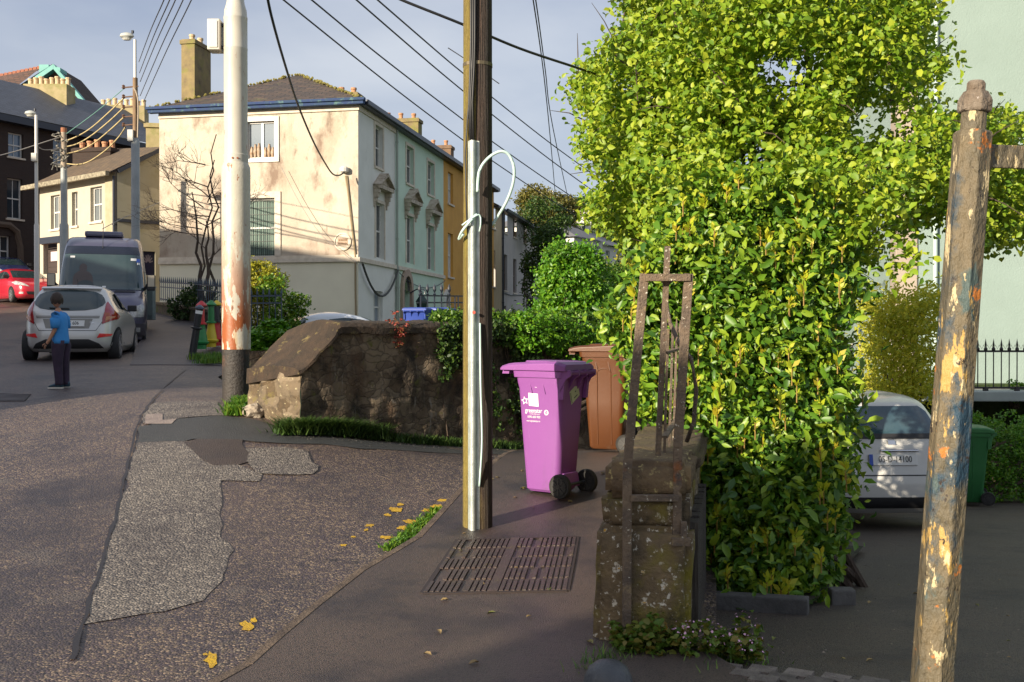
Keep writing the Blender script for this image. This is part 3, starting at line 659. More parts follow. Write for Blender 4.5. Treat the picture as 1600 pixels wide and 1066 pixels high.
# hedge on the stone wall with ivy hanging down the face
def along(s,back,z): p=A3+W3*s+NW*back; return (p.x,p.y,z)
hc=[]
s=2.25
while s<7: hc.append((*along(s,.33,1.70+.005*s),.30,.30,.15)); s+=.2
shrub('ivy_hedge','clipped ivy hedge topping the long stone wall behind the wooden pole','hedge',hc,620,19000,.045,.075,LH,21,stem=True,zmin=1.35)
ic=[]
g3=random.Random(5)
for k in range(1300):
    s=g3.uniform(1.85,6.5); 
    dn=abs(g3.gauss(0,.62)) if s>2.9 or g3.random()<.5 else abs(g3.gauss(0,.30))
    if noise.noise(Vector((s*2.6,dn*1.5,2)))<-.12 and dn>.25: continue
    z=1.70-dn
    if z<.35: continue
    ic.append(along(s,-.05,z))
root=thing('hanging_ivy','dark ivy hanging down the face of the long stone wall','ivy',along(2,-.05,.4)); V,F=leafcloud(np.array(ic),17000,.042,.06,up=.0,aspect=.75,seed=6,outward=np.array([.6,-.9,.2])); np_mesh('foliage',V,F,LD,root)
mb=MB()
for k in range(30): s=g3.uniform(1.9,6); grow(mb,along(s,-.03,.4),along(s+g3.uniform(-.2,.2),-.03,1.6),.007,.004,5,k,.03)
mb.build('stem',BARK,root,fix=False)
# bright hedge further along
shrub('garden_hedge','bright green loose hedge behind the stone wall beyond the wooden pole','hedge',[(*along(s_,-.12,1.62-.07*k_),.34,.30,.26) for k_,s_ in enumerate((3.3,3.7,4.1,4.5,5.0,5.5,6.0,6.5))]+[(*along(s_,-.16,1.28-.05*k_),.26,.22,.22) for k_,s_ in enumerate((4.0,4.5,5.1,5.7,6.2))],560,15000,.05,.09,LG,22,zmin=.5)
shrub('ivy_column_tree','dense bright green ivy-clad conifer rising behind the brown bin','tree',[(*W(892,450,30),.80,.9,1.15),(*W(898,515,30),.75,.8,1.0),(*W(876,400,30),.42,.6,.38),(*W(905,408,30),.5,.6,.45),(*W(925,440,30.5),.5,.6,.7),(*W(862,440,30.5),.4,.6,.6),(*W(855,490,31),.45,.6,.5)],520,15000,.12,.26,LG,23,zmin=.0,out=np.array([-.5,-.6,.1]))
trees=[('tall dark tree overhanging the end of the grey terrace','dark_tree',[(*W(850,430,62),1.3,2,3.0),(*W(852,345,70),1.8,2,1.6),(*W(856,388,62),1.0,2,1.5)],LD),
('olive-topped tree above the grey terrace roof end','olive_tree',[(*W(852,328,80),2.0,2.5,1.3),(*W(835,312,80),1.2,1,.9),(*W(880,330,80),1.3,1,1.1)],LO),
('pale yellow-green tree in front of the distant white houses','pale_tree',[(*W(960,446,48),1.6,1.6,1.25),(*W(990,465,48),1.4,1.6,1.5),(*W(932,462,48),1.0,1.2,1.1)],LW),
('mid green bushy tree between the ivy conifer and the laurel','green_tree',[(*W(950,470,38),1.2,1.3,1.5),(*W(990,480,38),1.2,1.3,1.6),(*W(925,450,38),.7,.8,.7)],LH),
('small golden shrub at the foot of the grey terrace end','golden_shrub',[(*W(866,500,40),.55,.5,.5),(*W(855,495,40),.4,.4,.4)],LW),
('dark hillside tree left of the distant white houses','dark_tree',[(*W(880,370,110),2.6,3,2.4)],LD),
('hilltop tree above the distant white houses','green_tree',[(*W(935,330,150),4.5,4,2.6),(*W(970,345,150),3.5,4,3.0),(*W(915,330,150),3,3,1.6)],LH),
('green hillside tree just right of the distant white houses','green_tree',[(*W(1000,380,130),4.0,4,5),(*W(985,420,120),3,3,3)],LD),
('big shadowy tree filling the gap behind the laurel bush','dark_tree',[(*W(1020,470,55),2.5,2.5,3.2),(*W(1090,450,55),3,2.5,4)],LD)]
for i,(lab,nm,cs,m) in enumerate(trees):
    sc=cs[0][1]/62; shrub(nm,lab,'tree' if 'tree' in nm else 'shrub',cs,340,8500,.18*max(.6,sc),.36*max(.5,sc),m,40+i,zmin=-.5 if sc<1.2 else None)
# wooded slope
hs=[]
for k in range(70): 
    x=random.uniform(-8,70); y=random.uniform(75,190); hs.append((x,y,gz(x,y)+1.2,4.5,4.5,3.4))
Cc=blobs(hs,1500,77,.7); V,F=leafcloud(Cc,30000,.55,1.1,up=.5,seed=77); o=np_mesh('woodland',V,F,LD,kind='stuff'); tag(o,'distant woodland covering the hillside beyond the terrace','woodland')
# shrubs by the corner of the gable behind the steel pole
shrub('golden_euonymus','rounded yellow and green variegated shrub behind the steel pole railing','shrub',[(*W(405,440,24.2),.62,.5,.45),(*W(395,480,24.2),.5,.5,.5),(*W(385,425,24.2),.4,.4,.3)],260,7000,.07,.12,LW,61,zmin=1.1)
shrub('loose_shrub','loose dark-leaved shrub with spreading twigs right of the railing end','shrub',[(*W(440,490,23.4),.42,.4,.55),(*W(462,478,23.4),.3,.3,.25),(*W(425,450,23.6),.35,.3,.35),(*W(450,515,23.2),.35,.3,.3)],170,3300,.075,.12,LB,62,zmin=1.0,shell=.3)
shrub('low_plants','low bright green nasturtium clump at the foot of the railing','plants',[(*W(410,530,15.8),.33,.4,.16),(*W(392,545,15.5),.22,.3,.14),(*W(428,515,16.2),.18,.3,.12)],160,3600,.07,.07,LG,63,up=2,aspect=.9,stem=False)
shrub('dark_shrub','small dark shrub inside the railings beside the bare tree','shrub',[(*W(292,478,30),.55,.5,.4),(*W(312,470,30),.5,.5,.5)],120,2600,.09,.13,LD,64,zmin=1.9)
shrub('clipped_hedge','clipped bright green privet hedge at the right edge behind the green bin','hedge',[(x,15.9+y,-.35+z,.3,.25,.28) for x in np.arange(6.9,9.6,.22) for y in(0,.35) for z in(-.45,-.15,.17,.42)],1500,19000,.05,.07,LG,65,stem=True,zmin=-1.05,out=np.array([-.6,-.8,.3]))
shrub('clipped_hedge','low strip of privet hedge above the white car roof','hedge',[(x,16.6,.12,.3,.25,.25) for x in np.arange(5.2,7.0,.22)],200,4000,.05,.07,LH,66,stem=True,zmin=-.4)
shrub('potted_plant','little green plant behind the black railings at the right','plant',[(*W(1589,610,18),.16,.15,.2)],30,260,.07,.06,LG,67,stem=True)
# bare tree in the gable garden
tb=Vector((-9.2,29.5,2.0)); root=thing('bare_tree','leafless twiggy tree in front of the gable, partly hidden by the steel pole','tree',tb)
mb=MB(); g4=random.Random(9)
for k,(bx,tx,ty) in enumerate(((325,322,345),(318,300,300),(330,335,250),(312,338,210))): grow(mb,W(bx,470,29.5),W(tx,ty,29.5),.07-.012*k,.015,9,k,.03)
mb.build('trunk',BARK,root,smooth=True)
mb=MB()
def branch(p,d,l,r,dep):
    P=[p];q=p
    for i in range(4): d=(d+Vector((g4.gauss(0,.18),g4.gauss(0,.12),g4.gauss(.03,.14)))).normalized(); q=q+d*l/4; P.append(q)
    mb.tube(P,[r,r*.85,r*.7,r*.55,r*.35],5,caps=False)
    if dep>0:
        for k in range(4 if dep>1 else 3): 
            i=g4.randint(1,4); dd=(d+Vector((g4.gauss(0,.6),g4.gauss(0,.4),g4.gauss(.1,.45)))).normalized(); branch(P[i],dd,l*g4.uniform(.5,.75),r*.55,dep-1)
for k in range(13):
    p=W(g4.uniform(315,335),g4.uniform(255,420),29.5); branch(p,Vector((-1 if k%4 else .8,g4.uniform(-.4,.4),g4.uniform(-.1,.75))).normalized(),g4.uniform(.7,1.25),.020,3)
mb.build('branches',mat('bare twig',(.15,.11,.085),rough=.9),root,fix=False,kind='stuff')
# --- grass and weeds (stuff)
def blades(name,lab,spots,n,h,m=GR,seed=1,lean=.5,wd=.008):
    g=np.random.default_rng(seed); S_=np.array(spots); i=g.integers(0,len(S_),n); P=S_[i][:,:3]+g.normal(size=(n,3))*S_[i][:,3:4]*np.array([1,1,0])
    a=g.uniform(0,6.28,n); hh=h*g.uniform(.4,1.1,n); ln=np.stack([np.cos(a),np.sin(a),np.zeros(n)],1)*(lean*hh*g.uniform(.2,1,n))[:,None]
    si=np.stack([-np.sin(a),np.cos(a),np.zeros(n)],1)*wd; up=np.array([0,0,1])
    V=np.stack([P-si,P+si,P+ln*.4+si*.7+up*hh[:,None]*.6,P+ln*.4-si*.7+up*hh[:,None]*.6,P+ln+up*hh[:,None]*.95+si*.1,P+ln+up*hh[:,None]*.95-si*.1],1).reshape(-1,3)
    o=(np.arange(n)*6)[:,None]; F=np.concatenate([o+np.array([[0,1,2,3]]),o+np.array([[3,2,4,5]])])
    ob=np_mesh(name,V,F,m,kind='stuff'); return tag(ob,lab,'grass')
sp=[]
for px in range(475,800,4):
    p=GP(px,690 if px<560 else 697); s_=(Vector((p.x,p.y,0))-A3).dot(W3); q=A3+W3*s_-NW*.09
    if noise.noise(Vector((px*.02,1,1)))>-.25 or px<620: sp.append((q.x,q.y,G(q.x,q.y),.07))
GRD=leafmat('shaded grass blade',(.018,.05,.006),(.035,.085,.008),(.07,.12,.015),.2,.7)  # darker copy of the grass blade, wall-foot shade put into its colour
blades('grass','long grass growing along the foot of the stone wall',sp[:38],5200,.17,seed=2,lean=1.9,m=GRD); blades('grass','thin grass strip at the far foot of the stone wall',sp[38:],2200,.11,seed=3,lean=1.1,m=GRD)
sp=[(*GP(x,y),.05) for x,y in((370,640),(378,632),(385,636),(366,648),(392,632))]; blades('grass','tuft of green weeds between the steel pole and the rock',sp,1500,.11,seed=4,lean=1.2,wd=.012)
sp=[(*GP(x,y),.03) for x,y in((612,858),(622,850),(634,840),(645,832),(655,824),(662,818),(672,810),(682,800),(640,846),(652,836))]; blades('grass','green moss and grass tufts along the kerb before the wooden pole',sp,1500,.045,seed=5,lean=1.4)
sp=[(*GP(x,y,G,.03),.1) for x,y in((312,562),(325,568),(335,560),(342,566))]; blades('grass','grass on the kerb bank left of the steel pole',sp,900,.15,seed=6)
# weeds at the pier foot: leaf clumps + pink flowers
wc=[]
for k in range(150):
    x=random.uniform(.50,1.15); y=5.0-random.uniform(.02,.22)-(x-.5)*.08; wc.append((x,y,.09+abs(random.gauss(0,.05))))
root=thing('weed_patch','patch of leafy weeds with tiny pink flowers at the foot of the pier','weeds',(.8,4.9,.05))
V,F=leafcloud(np.array(wc),1700,.036,.035,up=1.2,aspect=.8,seed=12); np_mesh('foliage',V,F,leafmat('weed leaf',(.06,.13,.012),(.12,.20,.02),(.20,.16,.03),.3,.5),root)
V,F=leafcloud(np.array([c for c in wc if c[0]>.78])+np.array([0,-.03,.03]),230,.011,.04,up=1,aspect=1,seed=13); np_mesh('flowers',V,F,mat('pink flower',(.62,.36,.52),rough=.6),root,kind='stuff')
blades('grass','fine weeds round the grey iron dome and pier foot',[(.45,4.75,.06,.05),(.38,4.6,.06,.05),(.95,4.75,.05,.1),(1.1,4.85,.03,.1),(.6,4.85,.06,.06)],380,.08,seed=14,lean=.9,wd=.004)
vc=[W(1066+random.uniform(-2,3),yy,4.97) for yy in range(860,985,9)]; root=thing('ivy_trail','thin trail of small green leaves climbing the pier beside the bracket','ivy',tuple(vc[-1])); V,F=leafcloud(np.array([tuple(v) for v in vc]),60,.025,.012,up=.1,aspect=.9,seed=15,outward=np.array([0,-2,0])); np_mesh('foliage',V,F,LG,root)
mb=MB(); mb.tube(vc,.0015,4,caps=False); mb.build('stem',TWIG,root,fix=False)
# red valerian on the wall top
p=A3+W3*1.25+Vector((0,0,1.66)); root=thing('red_valerian','small tuft of reddish weeds on the stone wall coping','plant',tuple(p)); V,F=leafcloud(np.array([tuple(p+Vector((random.gauss(0,.06),0,random.gauss(-.04,.08)))) for _ in range(20)]),240,.035,.04,up=.5,aspect=.4,seed=16,outward=np.array([.3,-.6,0])); np_mesh('foliage',V,F,leafmat('red weed',(.20,.03,.02),(.30,.05,.03),(.12,.1,.03),.2,.6),root)
# fallen leaves on the ground
fc=[]
for k in range(46):
    x,y=random.uniform(-.5,1.1),random.uniform(4.6,10)
    if x<(.2*(y-10)) or x>.4+.2*(y-5): continue
    fc.append((x,y,PV(x,y)+.008))
for k in range(50): 
    x,y=random.uniform(1.1,4),random.uniform(4.8,8); fc.append((x,y,D(x,y)+.008))
V,F=leafcloud(np.array(fc),len(fc),.04,.001,up=8,aspect=.55,seed=17,szvar=.5); o=np_mesh('fallen_leaves',V,F,leafmat('dry leaf',(.30,.20,.09),(.35,.25,.10),(.16,.20,.04),.1,.7),kind='stuff'); tag(o,'scattered dry leaves on the pavement and driveway','leaves')
# ============================================================ BUILDINGS
Z=Vector((0,0,1))
GLASS=mat('window glass',(.035,.045,.055),rough=.06,spec=.9); 
GLASSB=mat('bright window glass',(.20,.24,.28),rough=.08,spec=.9)
WHITE=mat('white window paint',(.72,.70,.66),(.62,.60,.55),scale=8,rough=.5)
TRIM=mat('cream stucco trim',(.68,.60,.49),(.56,.48,.38),scale=5,rough=.8,bump=.2)
SLATE=mat('slate roof',(.075,.055,.045),(.05,.042,.04),scale=3,rough=.75,bump=.7,pattern='slate',layers=[(.5,.22,.03,(.13,.085,.06),(.045,.038,.04)),((.13,.12,.05),2.2,.58,.7)])
BLUES=mat('blue slate roof',(.06,.07,.09),(.085,.09,.11),scale=2,rough=.5,bump=.5,pattern='slate',layers=[(.5,.25,.02,(.09,.10,.125),(.055,.062,.08))])
POT=mat('terracotta pot',(.50,.26,.14),(.38,.19,.10),scale=8,rough=.8); POTC=mat('buff chimney pot',(.62,.48,.30),(.48,.36,.22),scale=8,rough=.8)
STK=mat('chimney render',(.26,.20,.09),(.17,.13,.07),scale=3,rough=.9,bump=.4,layers=[((.20,.19,.05),2,.5,.65),((.06,.05,.04),3,.6,.75)])
GUT=mat('dark gutter',(.025,.03,.045),rough=.4); BLUEG=mat('blue painted gutter',(.014,.034,.13),(.02,.055,.11),scale=5,rough=.8,layers=[((.08,.16,.16),4,.56,.66)])
MOSS=mat('roof moss',(.16,.15,.03),(.25,.21,.06),scale=20,rough=.95)
class Fac:      # vertical plane: O + u*s + z ; n outward
    def __init__(s,O,u): s.O=Vector((O[0],O[1],0)); s.u=Vector((u[0],u[1],0)).normalized(); s.n=Vector((s.u.y,-s.u.x,0))
    def p(s,a,z,o=0): return s.O+s.u*a+Z*z+s.n*o
    def s_at(s,px):
        k=(px-800)/1600; return (k*s.O.y-s.O.x)/(s.u.x-k*s.u.y)
    def z_at(s,px,py): return W(px,py,s.p(s.s_at(px),0).y).z
    def rect(s,x0,y0,x1,y1):
        a,b=s.s_at(x0),s.s_at(x1); xm=(x0+x1)/2; return (a,b,s.z_at(xm,y1),s.z_at(xm,y0))
def facade(F,a,b,z0,z1,ops,depth=.2,top=None):
    mb=MB(); xs=sorted({a,b}|{o[0] for o in ops}|{o[1] for o in ops}); zs=sorted({z0,z1}|{o[2] for o in ops}|{o[3] for o in ops})
    xs=[x for x in xs if a<=x<=b]; zs=[z for z in zs if z0<=z<=z1]
    for i in range(len(xs)-1):
        for j in range(len(zs)-1):
            cx,cz=(xs[i]+xs[i+1])/2,(zs[j]+zs[j+1])/2
            if any(o[0]<cx<o[1] and o[2]<cz<o[3] for o in ops): continue
            mb.quad(F.p(xs[i],zs[j]),F.p(xs[i+1],zs[j]),F.p(xs[i+1],zs[j+1]),F.p(xs[i],zs[j+1]))
    for o in ops:
        x0,x1,y0,y1=o[:4]
        if not(a<=x0 and x1<=b and y0>=z0-1e-6 and y1<=z1+1e-6): continue
        for p,q in(((x0,y0),(x1,y0)),((x1,y0),(x1,y1)),((x1,y1),(x0,y1)),((x0,y1),(x0,y0))): mb.quad(F.p(*p),F.p(*q),F.p(*q,-depth),F.p(*p,-depth))
    return mb
def fbox(mb,F,a,b,z0,z1,o0,o1):
    P=[F.p(x,z,o) for o in(o0,o1) for x,z in((a,z0),(b,z0),(b,z1),(a,z1))]
    return mb.add(P,[(3,2,1,0),(4,5,6,7),(0,1,5,4),(1,2,6,5),(2,3,7,6),(3,0,4,7)])
def window(F,r,root,style='sash',dep=.16,glass=None,sill=True,surround=0,frame=None,curtain=None,nv=1):
    a,b,z0,z1=r; fw=min(.06,(b-a)*.09); mb=MB(); fm=frame or WHITE
    for q in((a+.002,a+fw,z0+.002,z1-.002),(b-fw,b-.002,z0+.002,z1-.002),(a+fw,b-fw,z0+.002,z0+fw),(a+fw,b-fw,z1-fw,z1-.002)): fbox(mb,F,*q,-dep-.05,-dep+.02)
    zm=(z0+z1)/2
    if style=='sash': fbox(mb,F,a+fw,b-fw,zm-.03,zm+.03,-dep-.045,-dep+.01)
    if style=='sash' and nv: fbox(mb,F,(a+b)/2-.012,(a+b)/2+.012,z0+fw,z1-fw,-dep-.04,-dep+.004)
    if style=='two': fbox(mb,F,a+(b-a)*.48,a+(b-a)*.56,z0+fw,z1-fw,-dep-.045,-dep+.015)
    w=mb.build('window',fm,root)
    MB().quad(F.p(a,z0,-dep-.03),F.p(b,z0,-dep-.03),F.p(b,z1,-dep-.03),F.p(a,z1,-dep-.03)).build('pane',glass or GLASS,w)
    if curtain:
        mb=MB(); n=14
        for i in range(n):
            x0_=a+(b-a)*i/n;x1_=a+(b-a)*(i+1)/n; o=[-dep-.024+.0*k for k in(0,1)]
        for i in range(n): fbox(mb,F,a+fw+(b-a-2*fw)*(i+.1)/n,a+fw+(b-a-2*fw)*(i+.75)/n,z0+fw,z1-fw,-dep-.029,-dep-.022-.004*(i%2))
        mb.build('curtain',curtain,w)
    if sill: fbox(MB(),F,a-.08,b+.08,z0-.09,z0-.004,-dep,.07).build('sill',TRIM,w)
    if surround:
        mb=MB(); t=surround
        fbox(mb,F,a-t,a-.003,z0,z1+t,-.01,.035); fbox(mb,F,b+.003,b+t,z0,z1+t,-.01,.035); fbox(mb,F,a-.002,b+.002,z1+.003,z1+t,-.01,.033)
        mb.build('surround',TRIM,w)
    return w
def pediment(F,a,b,zb,zt,w):      # triangular hood on consoles
    mb=MB(); h=(zt-zb); ov=.30; pr=.34
    m_=(a+b)/2
    fbox(mb,F,a-ov,b+ov,zb,zb+h*.22,.0,pr)
    P=[F.p(a-ov-.04,zb+h*.22,0),F.p(b+ov+.04,zb+h*.22,0),F.p(m_,zt,0)]; Q=[F.p(a-ov+.1,zb+h*.34,0),F.p(b+ov-.1,zb+h*.34,0),F.p(m_,zt-h*.2,0)]
    mb.prism([P[0]+F.n*.002,P[2]+F.n*.002,Q[2]+F.n*.002,Q[0]+F.n*.002],F.n*(pr+.03)); mb.prism([P[1]+F.n*.002,P[2]+F.n*.002,Q[2]+F.n*.002,Q[1]+F.n*.002],F.n*(pr+.028))
    mb.prism([Q[0]+F.n*.004,Q[1]+F.n*.004,Q[2]+F.n*.004],F.n*(pr*.55))
    for x in(a-ov+.02,b+ov-.20):
        for k in range(4): fbox(mb,F,x+.01*k,x+.18-.01*k,zb-.17*(k+1),zb-.17*k-.004,.002,.26-.06*k)
    mb.build('pediment',mat('weathered stucco',(.52,.45,.36),(.36,.30,.22),scale=5,rough=.85,bump=.5,layers=[((.16,.13,.08),3,.56,.68)]),w)
def chimney(root,c,wx,wy,z0,z1,rz,pots,pm=POT,m=None,ph=.45,cap=.05,along='x',pr=.11):
    mb=MB(); mb.box((c[0],c[1],(z0+z1)/2),(wx,wy,z1-z0),rz=rz)
    if cap: mb.box((c[0],c[1],z1-.12),(wx+2*cap,wy+2*cap,.16),rz=rz)
    ch=mb.build('chimney',m or STK,root,bevel=.01)
    ux=Vector((math.cos(rz),math.sin(rz),0)); uy=Vector((-ux.y,ux.x,0)); u,l=(ux,wx) if along=='x' else (uy,wy)
    for k in range(pots):
        p=Vector((c[0],c[1],z1-.04))+u*(-l/2+l*(k+.5)/pots); h=ph*(.85+.25*((k*7)%3)/2)
        mb=MB(); mb.lathe(p,[(pr*1.05,0),(pr*1.1,.06),(pr*.92,.09),(pr*.9,h-.1),(pr*1.12,h-.07),(pr*1.1,h),(pr*.7,h),(pr*.7,h-.05)],10); mb.build('chimney_pot',pm,ch)
    return ch
C0=W(560,520,38); C0=(C0.x,C0.y)
FT=Fac(C0,d_)            # street front, s runs down the terrace
assert FT.n.dot(r_)>.9
g_=-r_; FG=Fac((C0[0]-r_.x*8.05,C0[1]-r_.y*8.05),r_)   # gable, s from left
zE=W(566,158,38).z; GZ=.45
RZT=math.atan2(d_.y,d_.x)
GAB=mat('stained pink-cream render',(.58,.525,.42),(.53,.475,.375),scale=.55,rough=.9,bump=.25,bscale=14,layers=[((.42,.335,.265),.30,.36,.54,(1,1,.8),10.2,3.5),((.24,.17,.125),.9,.50,.66,(1,1,.6)),((.45,.38,.29),1.1,.52,.66,(1,1,.5)),((.20,.15,.11),2.4,.60,.72,(1,1,.4))])
CRM=mat('cream painted render',(.80,.75,.58),(.75,.70,.54),scale=1.2,rough=.8,bump=.1)
WHT=mat('white painted render',(.74,.73,.67),(.68,.67,.61),scale=1.2,rough=.8,bump=.1,layers=[((.35,.37,.33),1.5,.62,.8,(1,1,.4))])
MNT=mat('mint painted render',(.56,.70,.56),(.51,.64,.51),scale=1.2,rough=.8,bump=.1)
YEL=mat('ochre painted render',(.64,.33,.06),(.56,.28,.05),scale=1.2,rough=.8,bump=.1)
CRM2=mat('pale cream render',(.58,.45,.27),(.52,.40,.24),scale=1.2,rough=.8,bump=.1)
GRY=mat('grey weathered render',(.42,.39,.37),(.48,.44,.41),scale=.9,rough=.9,bump=.2,layers=[((.42,.36,.30),.9,.55,.7,(1,1,.3)),((.15,.14,.13),1.6,.6,.75,(1,1,.4))])
zS=FT.z_at(561,405)
def pipe(F,s,z0,z1,root,m=None,r=.045):
    mb=MB(); mb.tube([F.p(s,z0,.09),F.p(s,z1,.09)],r,8); [mb.lathe(F.p(s,z,.09),[(r*1.35,0),(r*1.35,.06)],8) for z in np.arange(z0+1,z1,2)]; mb.build('downpipe',m or mat('grey downpipe',(.30,.34,.29),rough=.6),root,smooth='auto')
def roofseg(root,s0,s1,hip=False,z=None,m=SLATE,dep=8.05):
    z=z or zE; h=2.15; mb=MB(); ov=.28
    e0,e1=FT.p(s0-(ov if hip else 0),z,ov),FT.p(s1,z,ov); b0_,b1_=FT.p(s0-(ov if hip else 0),z,-dep-ov),FT.p(s1,z,-dep-ov)
    r0,r1=FT.p(s0+(4.0 if hip else 0),z+h,-dep/2),FT.p(s1,z+h,-dep/2)
    mb.quad(e0,e1,r1,r0); mb.quad(b1_,b0_,r0,r1)
    if hip: mb.add([b0_,e0,r0],[(0,1,2)])
    R_=mb.build('roof',m,root)
    # thickness board under the eaves
    fbox(MB(),FT,s0,s1,z-.16,z-.02,-.1,.3).build('fascia',GUT,root); return R_
# --- white end house
root=thing('white_end_house','white end-of-terrace house with stained cream gable, blue gutter and hipped slate roof','house',(C0[0],C0[1],GZ))
ops=[FG.rect(387,190,430,248),FG.rect(383,310,430,402)]
facade(FG,0,8.05,zS,zE-.12,ops,.18).build('gable_wall',GAB,root,fix=False)
facade(FG,0,8.05,-.5,zS,[],.1).build('gable_base',CRM,root,fix=False)
w1=window(FG,ops[0],root,'two',.10,GLASSB,False,0)
mb=MB(); a,b,z0,z1=ops[0]; t=.17
for q in((a-t,a-.003,z0-t*.8,z1+t),(b+.003,b+t,z0-t*.8,z1+t),(a-.002,b+.002,z1+.003,z1+t),(a-.002,b+.002,z0-t*.8,z0-.003)): fbox(mb,FG,*q,-.01,.05)
mb.build('surround',WHITE,w1)
mb=MB()
for k,(x,h) in enumerate(((.12,.55),(.25,.68),(.38,.72),(.62,.5),(.75,.66),(.88,.5))): 
    p=FG.p(a+(b-a)*x,z0+.06,-.11); mb.lathe(p,[(.05,0),(.075,h*.3),(.06,h*.55),(.03,h*.7),(.04,h*.75)],8)
mb.build('ornaments',mat('window ornaments',(.28,.17,.09),(.5,.4,.3),scale=8,rough=.6),w1)
CUR=mat('green net curtain',(.22,.30,.25),(.12,.18,.15),scale=2,rough=.9,stretch=(3,3,.3))
w2=window(FG,ops[1],root,'sash',.12,None,False,0,curtain=CUR,nv=0)
mb=MB(); a,b,z0,z1=ops[1]; t=.24
for q in((a-t,a-.003,z0,z1+t),(b+.003,b+t,z0,z1+t),(a-.002,b+.002,z1+.003,z1+t)): fbox(mb,FG,*q,-.01,.05)
mb.build('surround',TRIM,w2)
mb=MB()
for k in range(9): fbox(mb,FG,a+.07,b-.07,z0+.1+(z1-z0-.2)*k/8,z0+.112+(z1-z0-.2)*k/8,-.117,-.11)
for k in range(8): fbox(mb,FG,a+.1+(b-a-.2)*k/7,a+.112+(b-a-.2)*k/7,z0+.06,z1-.06,-.109,-.105)
mb.build('security_grille',mat('grille',(.05,.06,.05),rough=.5),w2)
fr=[FT.rect(586,198,598,262),FT.rect(587,318,600,404),FT.rect(584,455,598,505)]
facade(FT,0,4.54,zS,zE-.12,fr[:2]).build('front_wall',WHT,root,fix=False); facade(FT,0,4.54,-.5,zS,fr[2:]).build('front_base',WHT,root,fix=False)
mb=MB(); fbox(mb,FG,-.02,8.08,zS-.10,zS+.06,-.01,.09); fbox(mb,FG,-.02,8.06,zS+.06,zS+.16,-.01,.05); fbox(mb,FT,-.085,4.54,zS-.10,zS+.06,-.01,.088); mb.build('string_course',TRIM,root)
mb=MB(); fbox(mb,FG,0,8.1,zE-.34,zE-.14,-.01,.06); fbox(mb,FT,0,4.54,zE-.34,zE-.14,-.01,.058); mb.build('cornice',TRIM,root)
MB().quad(FG.p(0,-.5),FG.p(0,-.5,-4.54),FG.p(0,zE,-4.54),FG.p(0,zE)).build('rear_wall',GAB,root)
window(FT,fr[0],root,surround=.13); w=window(FT,fr[1],root,surround=.12,sill=False); pediment(FT,fr[1][0],fr[1][1],FT.z_at(597,300),FT.z_at(597,273),w); window(FT,fr[2],root,glass=GLASSB)
rf=roofseg(root,0,4.54,True)
# moss along hips
mb=MB(); g5=random.Random(3)
for a_,b_ in((FT.p(-.28,zE,-8.33),FT.p(4,zE+2.15,-4.02)),(FT.p(-.28,zE,.28),FT.p(4,zE+2.15,-4.02))):
    for k in range(90):
        q=a_.lerp(b_,g5.random())+Vector((g5.gauss(0,.06),g5.gauss(0,.05),.03)); mb.lathe(q,[(.02,-.04),(.07*g5.uniform(.5,1.3),0),(.03,.05)],5)
mb.build('ridge_moss',MOSS,rf,kind='stuff')
mb=MB(); fbox(mb,FG,-.30,8.36,zE-.17,zE-.04,.10,.33); fbox(mb,FG,-.36,8.42,zE-.05,zE+.06,.20,.40); mb.build('gutter',BLUEG,root,bevel=.02)
mb=MB(); fbox(mb,FT,.0,4.54,zE-.13,zE+.05,.301,.40); mb.build('gutter',GUT,root,bevel=.02)
cl_=W(300,100,41.3); chimney(root,(cl_.x+.05,cl_.y+.4),.58,1.35,zE+.0,W(300,66,41.5).z,RZT-math.pi/2,2,ph=.35,pm=POTC,along='y')
c_=FT.p(3.3,0,-2.4); chimney(root,(c_.x,c_.y),.65,2.6,zE,W(595,142,41).z,RZT,5,ph=.32,pm=POT,along='y')
# wall box, cables, plaque
mb=MB(); p=FG.p(FG.s_at(540),FG.z_at(540,267),.13); mb.lathe(p,[(.07,-.1),(.16,-.06),(.17,.08),(.1,.14)],10); mb.box(p+Vector((0,.07,-.03)),(.16,.2,.12)); mb.build('cable_bracket',mat('white bracket',(.6,.58,.54),rough=.6),root)
mb=MB(); mb.tube([FG.p(FG.s_at(x),FG.z_at(x,y),.05) for x,y in((541,275),(545,300),(549,340),(554,380),(556,400),(556,440),(557,500))],.035,6); mb.tube([FG.p(FG.s_at(x),FG.z_at(x,y),.04) for x,y in((543,275),(548,320),(555,385),(557,404))],.025,6); mb.build('wall_cable',mat('brown cable run',(.28,.21,.12),rough=.7),root)
mb=MB(); s_,z_=FG.s_at(536),FG.z_at(536,378); q=Vector((0,0,1)).rotation_difference(FG.n); mb.lathe(FG.p(s_,z_,.0),[(.33,0),(.33,.05),(.29,.06),(.28,.03),(.001,.03)],32,axis=FG.n); pl=mb.build('plaque',TRIM,root,smooth='auto')
mb=MB(); fbox(mb,FG,s_-.2,s_+.2,z_-.14,z_+.14,.02,.04); mb.build('panel',mat('plaque panel',(.42,.30,.22),rough=.8),pl)
mb=MB(); g7=random.Random(2)      # two lines of worn, unreadable raised letters
for zz_ in(.065,-.065):
    for k in range(9): x=s_-.15+k*.037; fbox(mb,FG,x,x+g7.uniform(.012,.026),z_+zz_-.035,z_+zz_+g7.uniform(.02,.035),.038,.046)
mb.build('lettering',mat('plaque letters',(.2,.12,.06),rough=.8),pl,fix=False)
mb=MB(); mb.tube([FT.p(s*4.4+.05,zS-.15-1.15*(1-(2*s-1)**2),.14) for s in np.linspace(0,1,14)],.045,6); mb.build('hanging_cable',mat('dark cable',(.06,.06,.055),rough=.7),root)
pipe(FT,4.50,GZ,zE-.2,root)
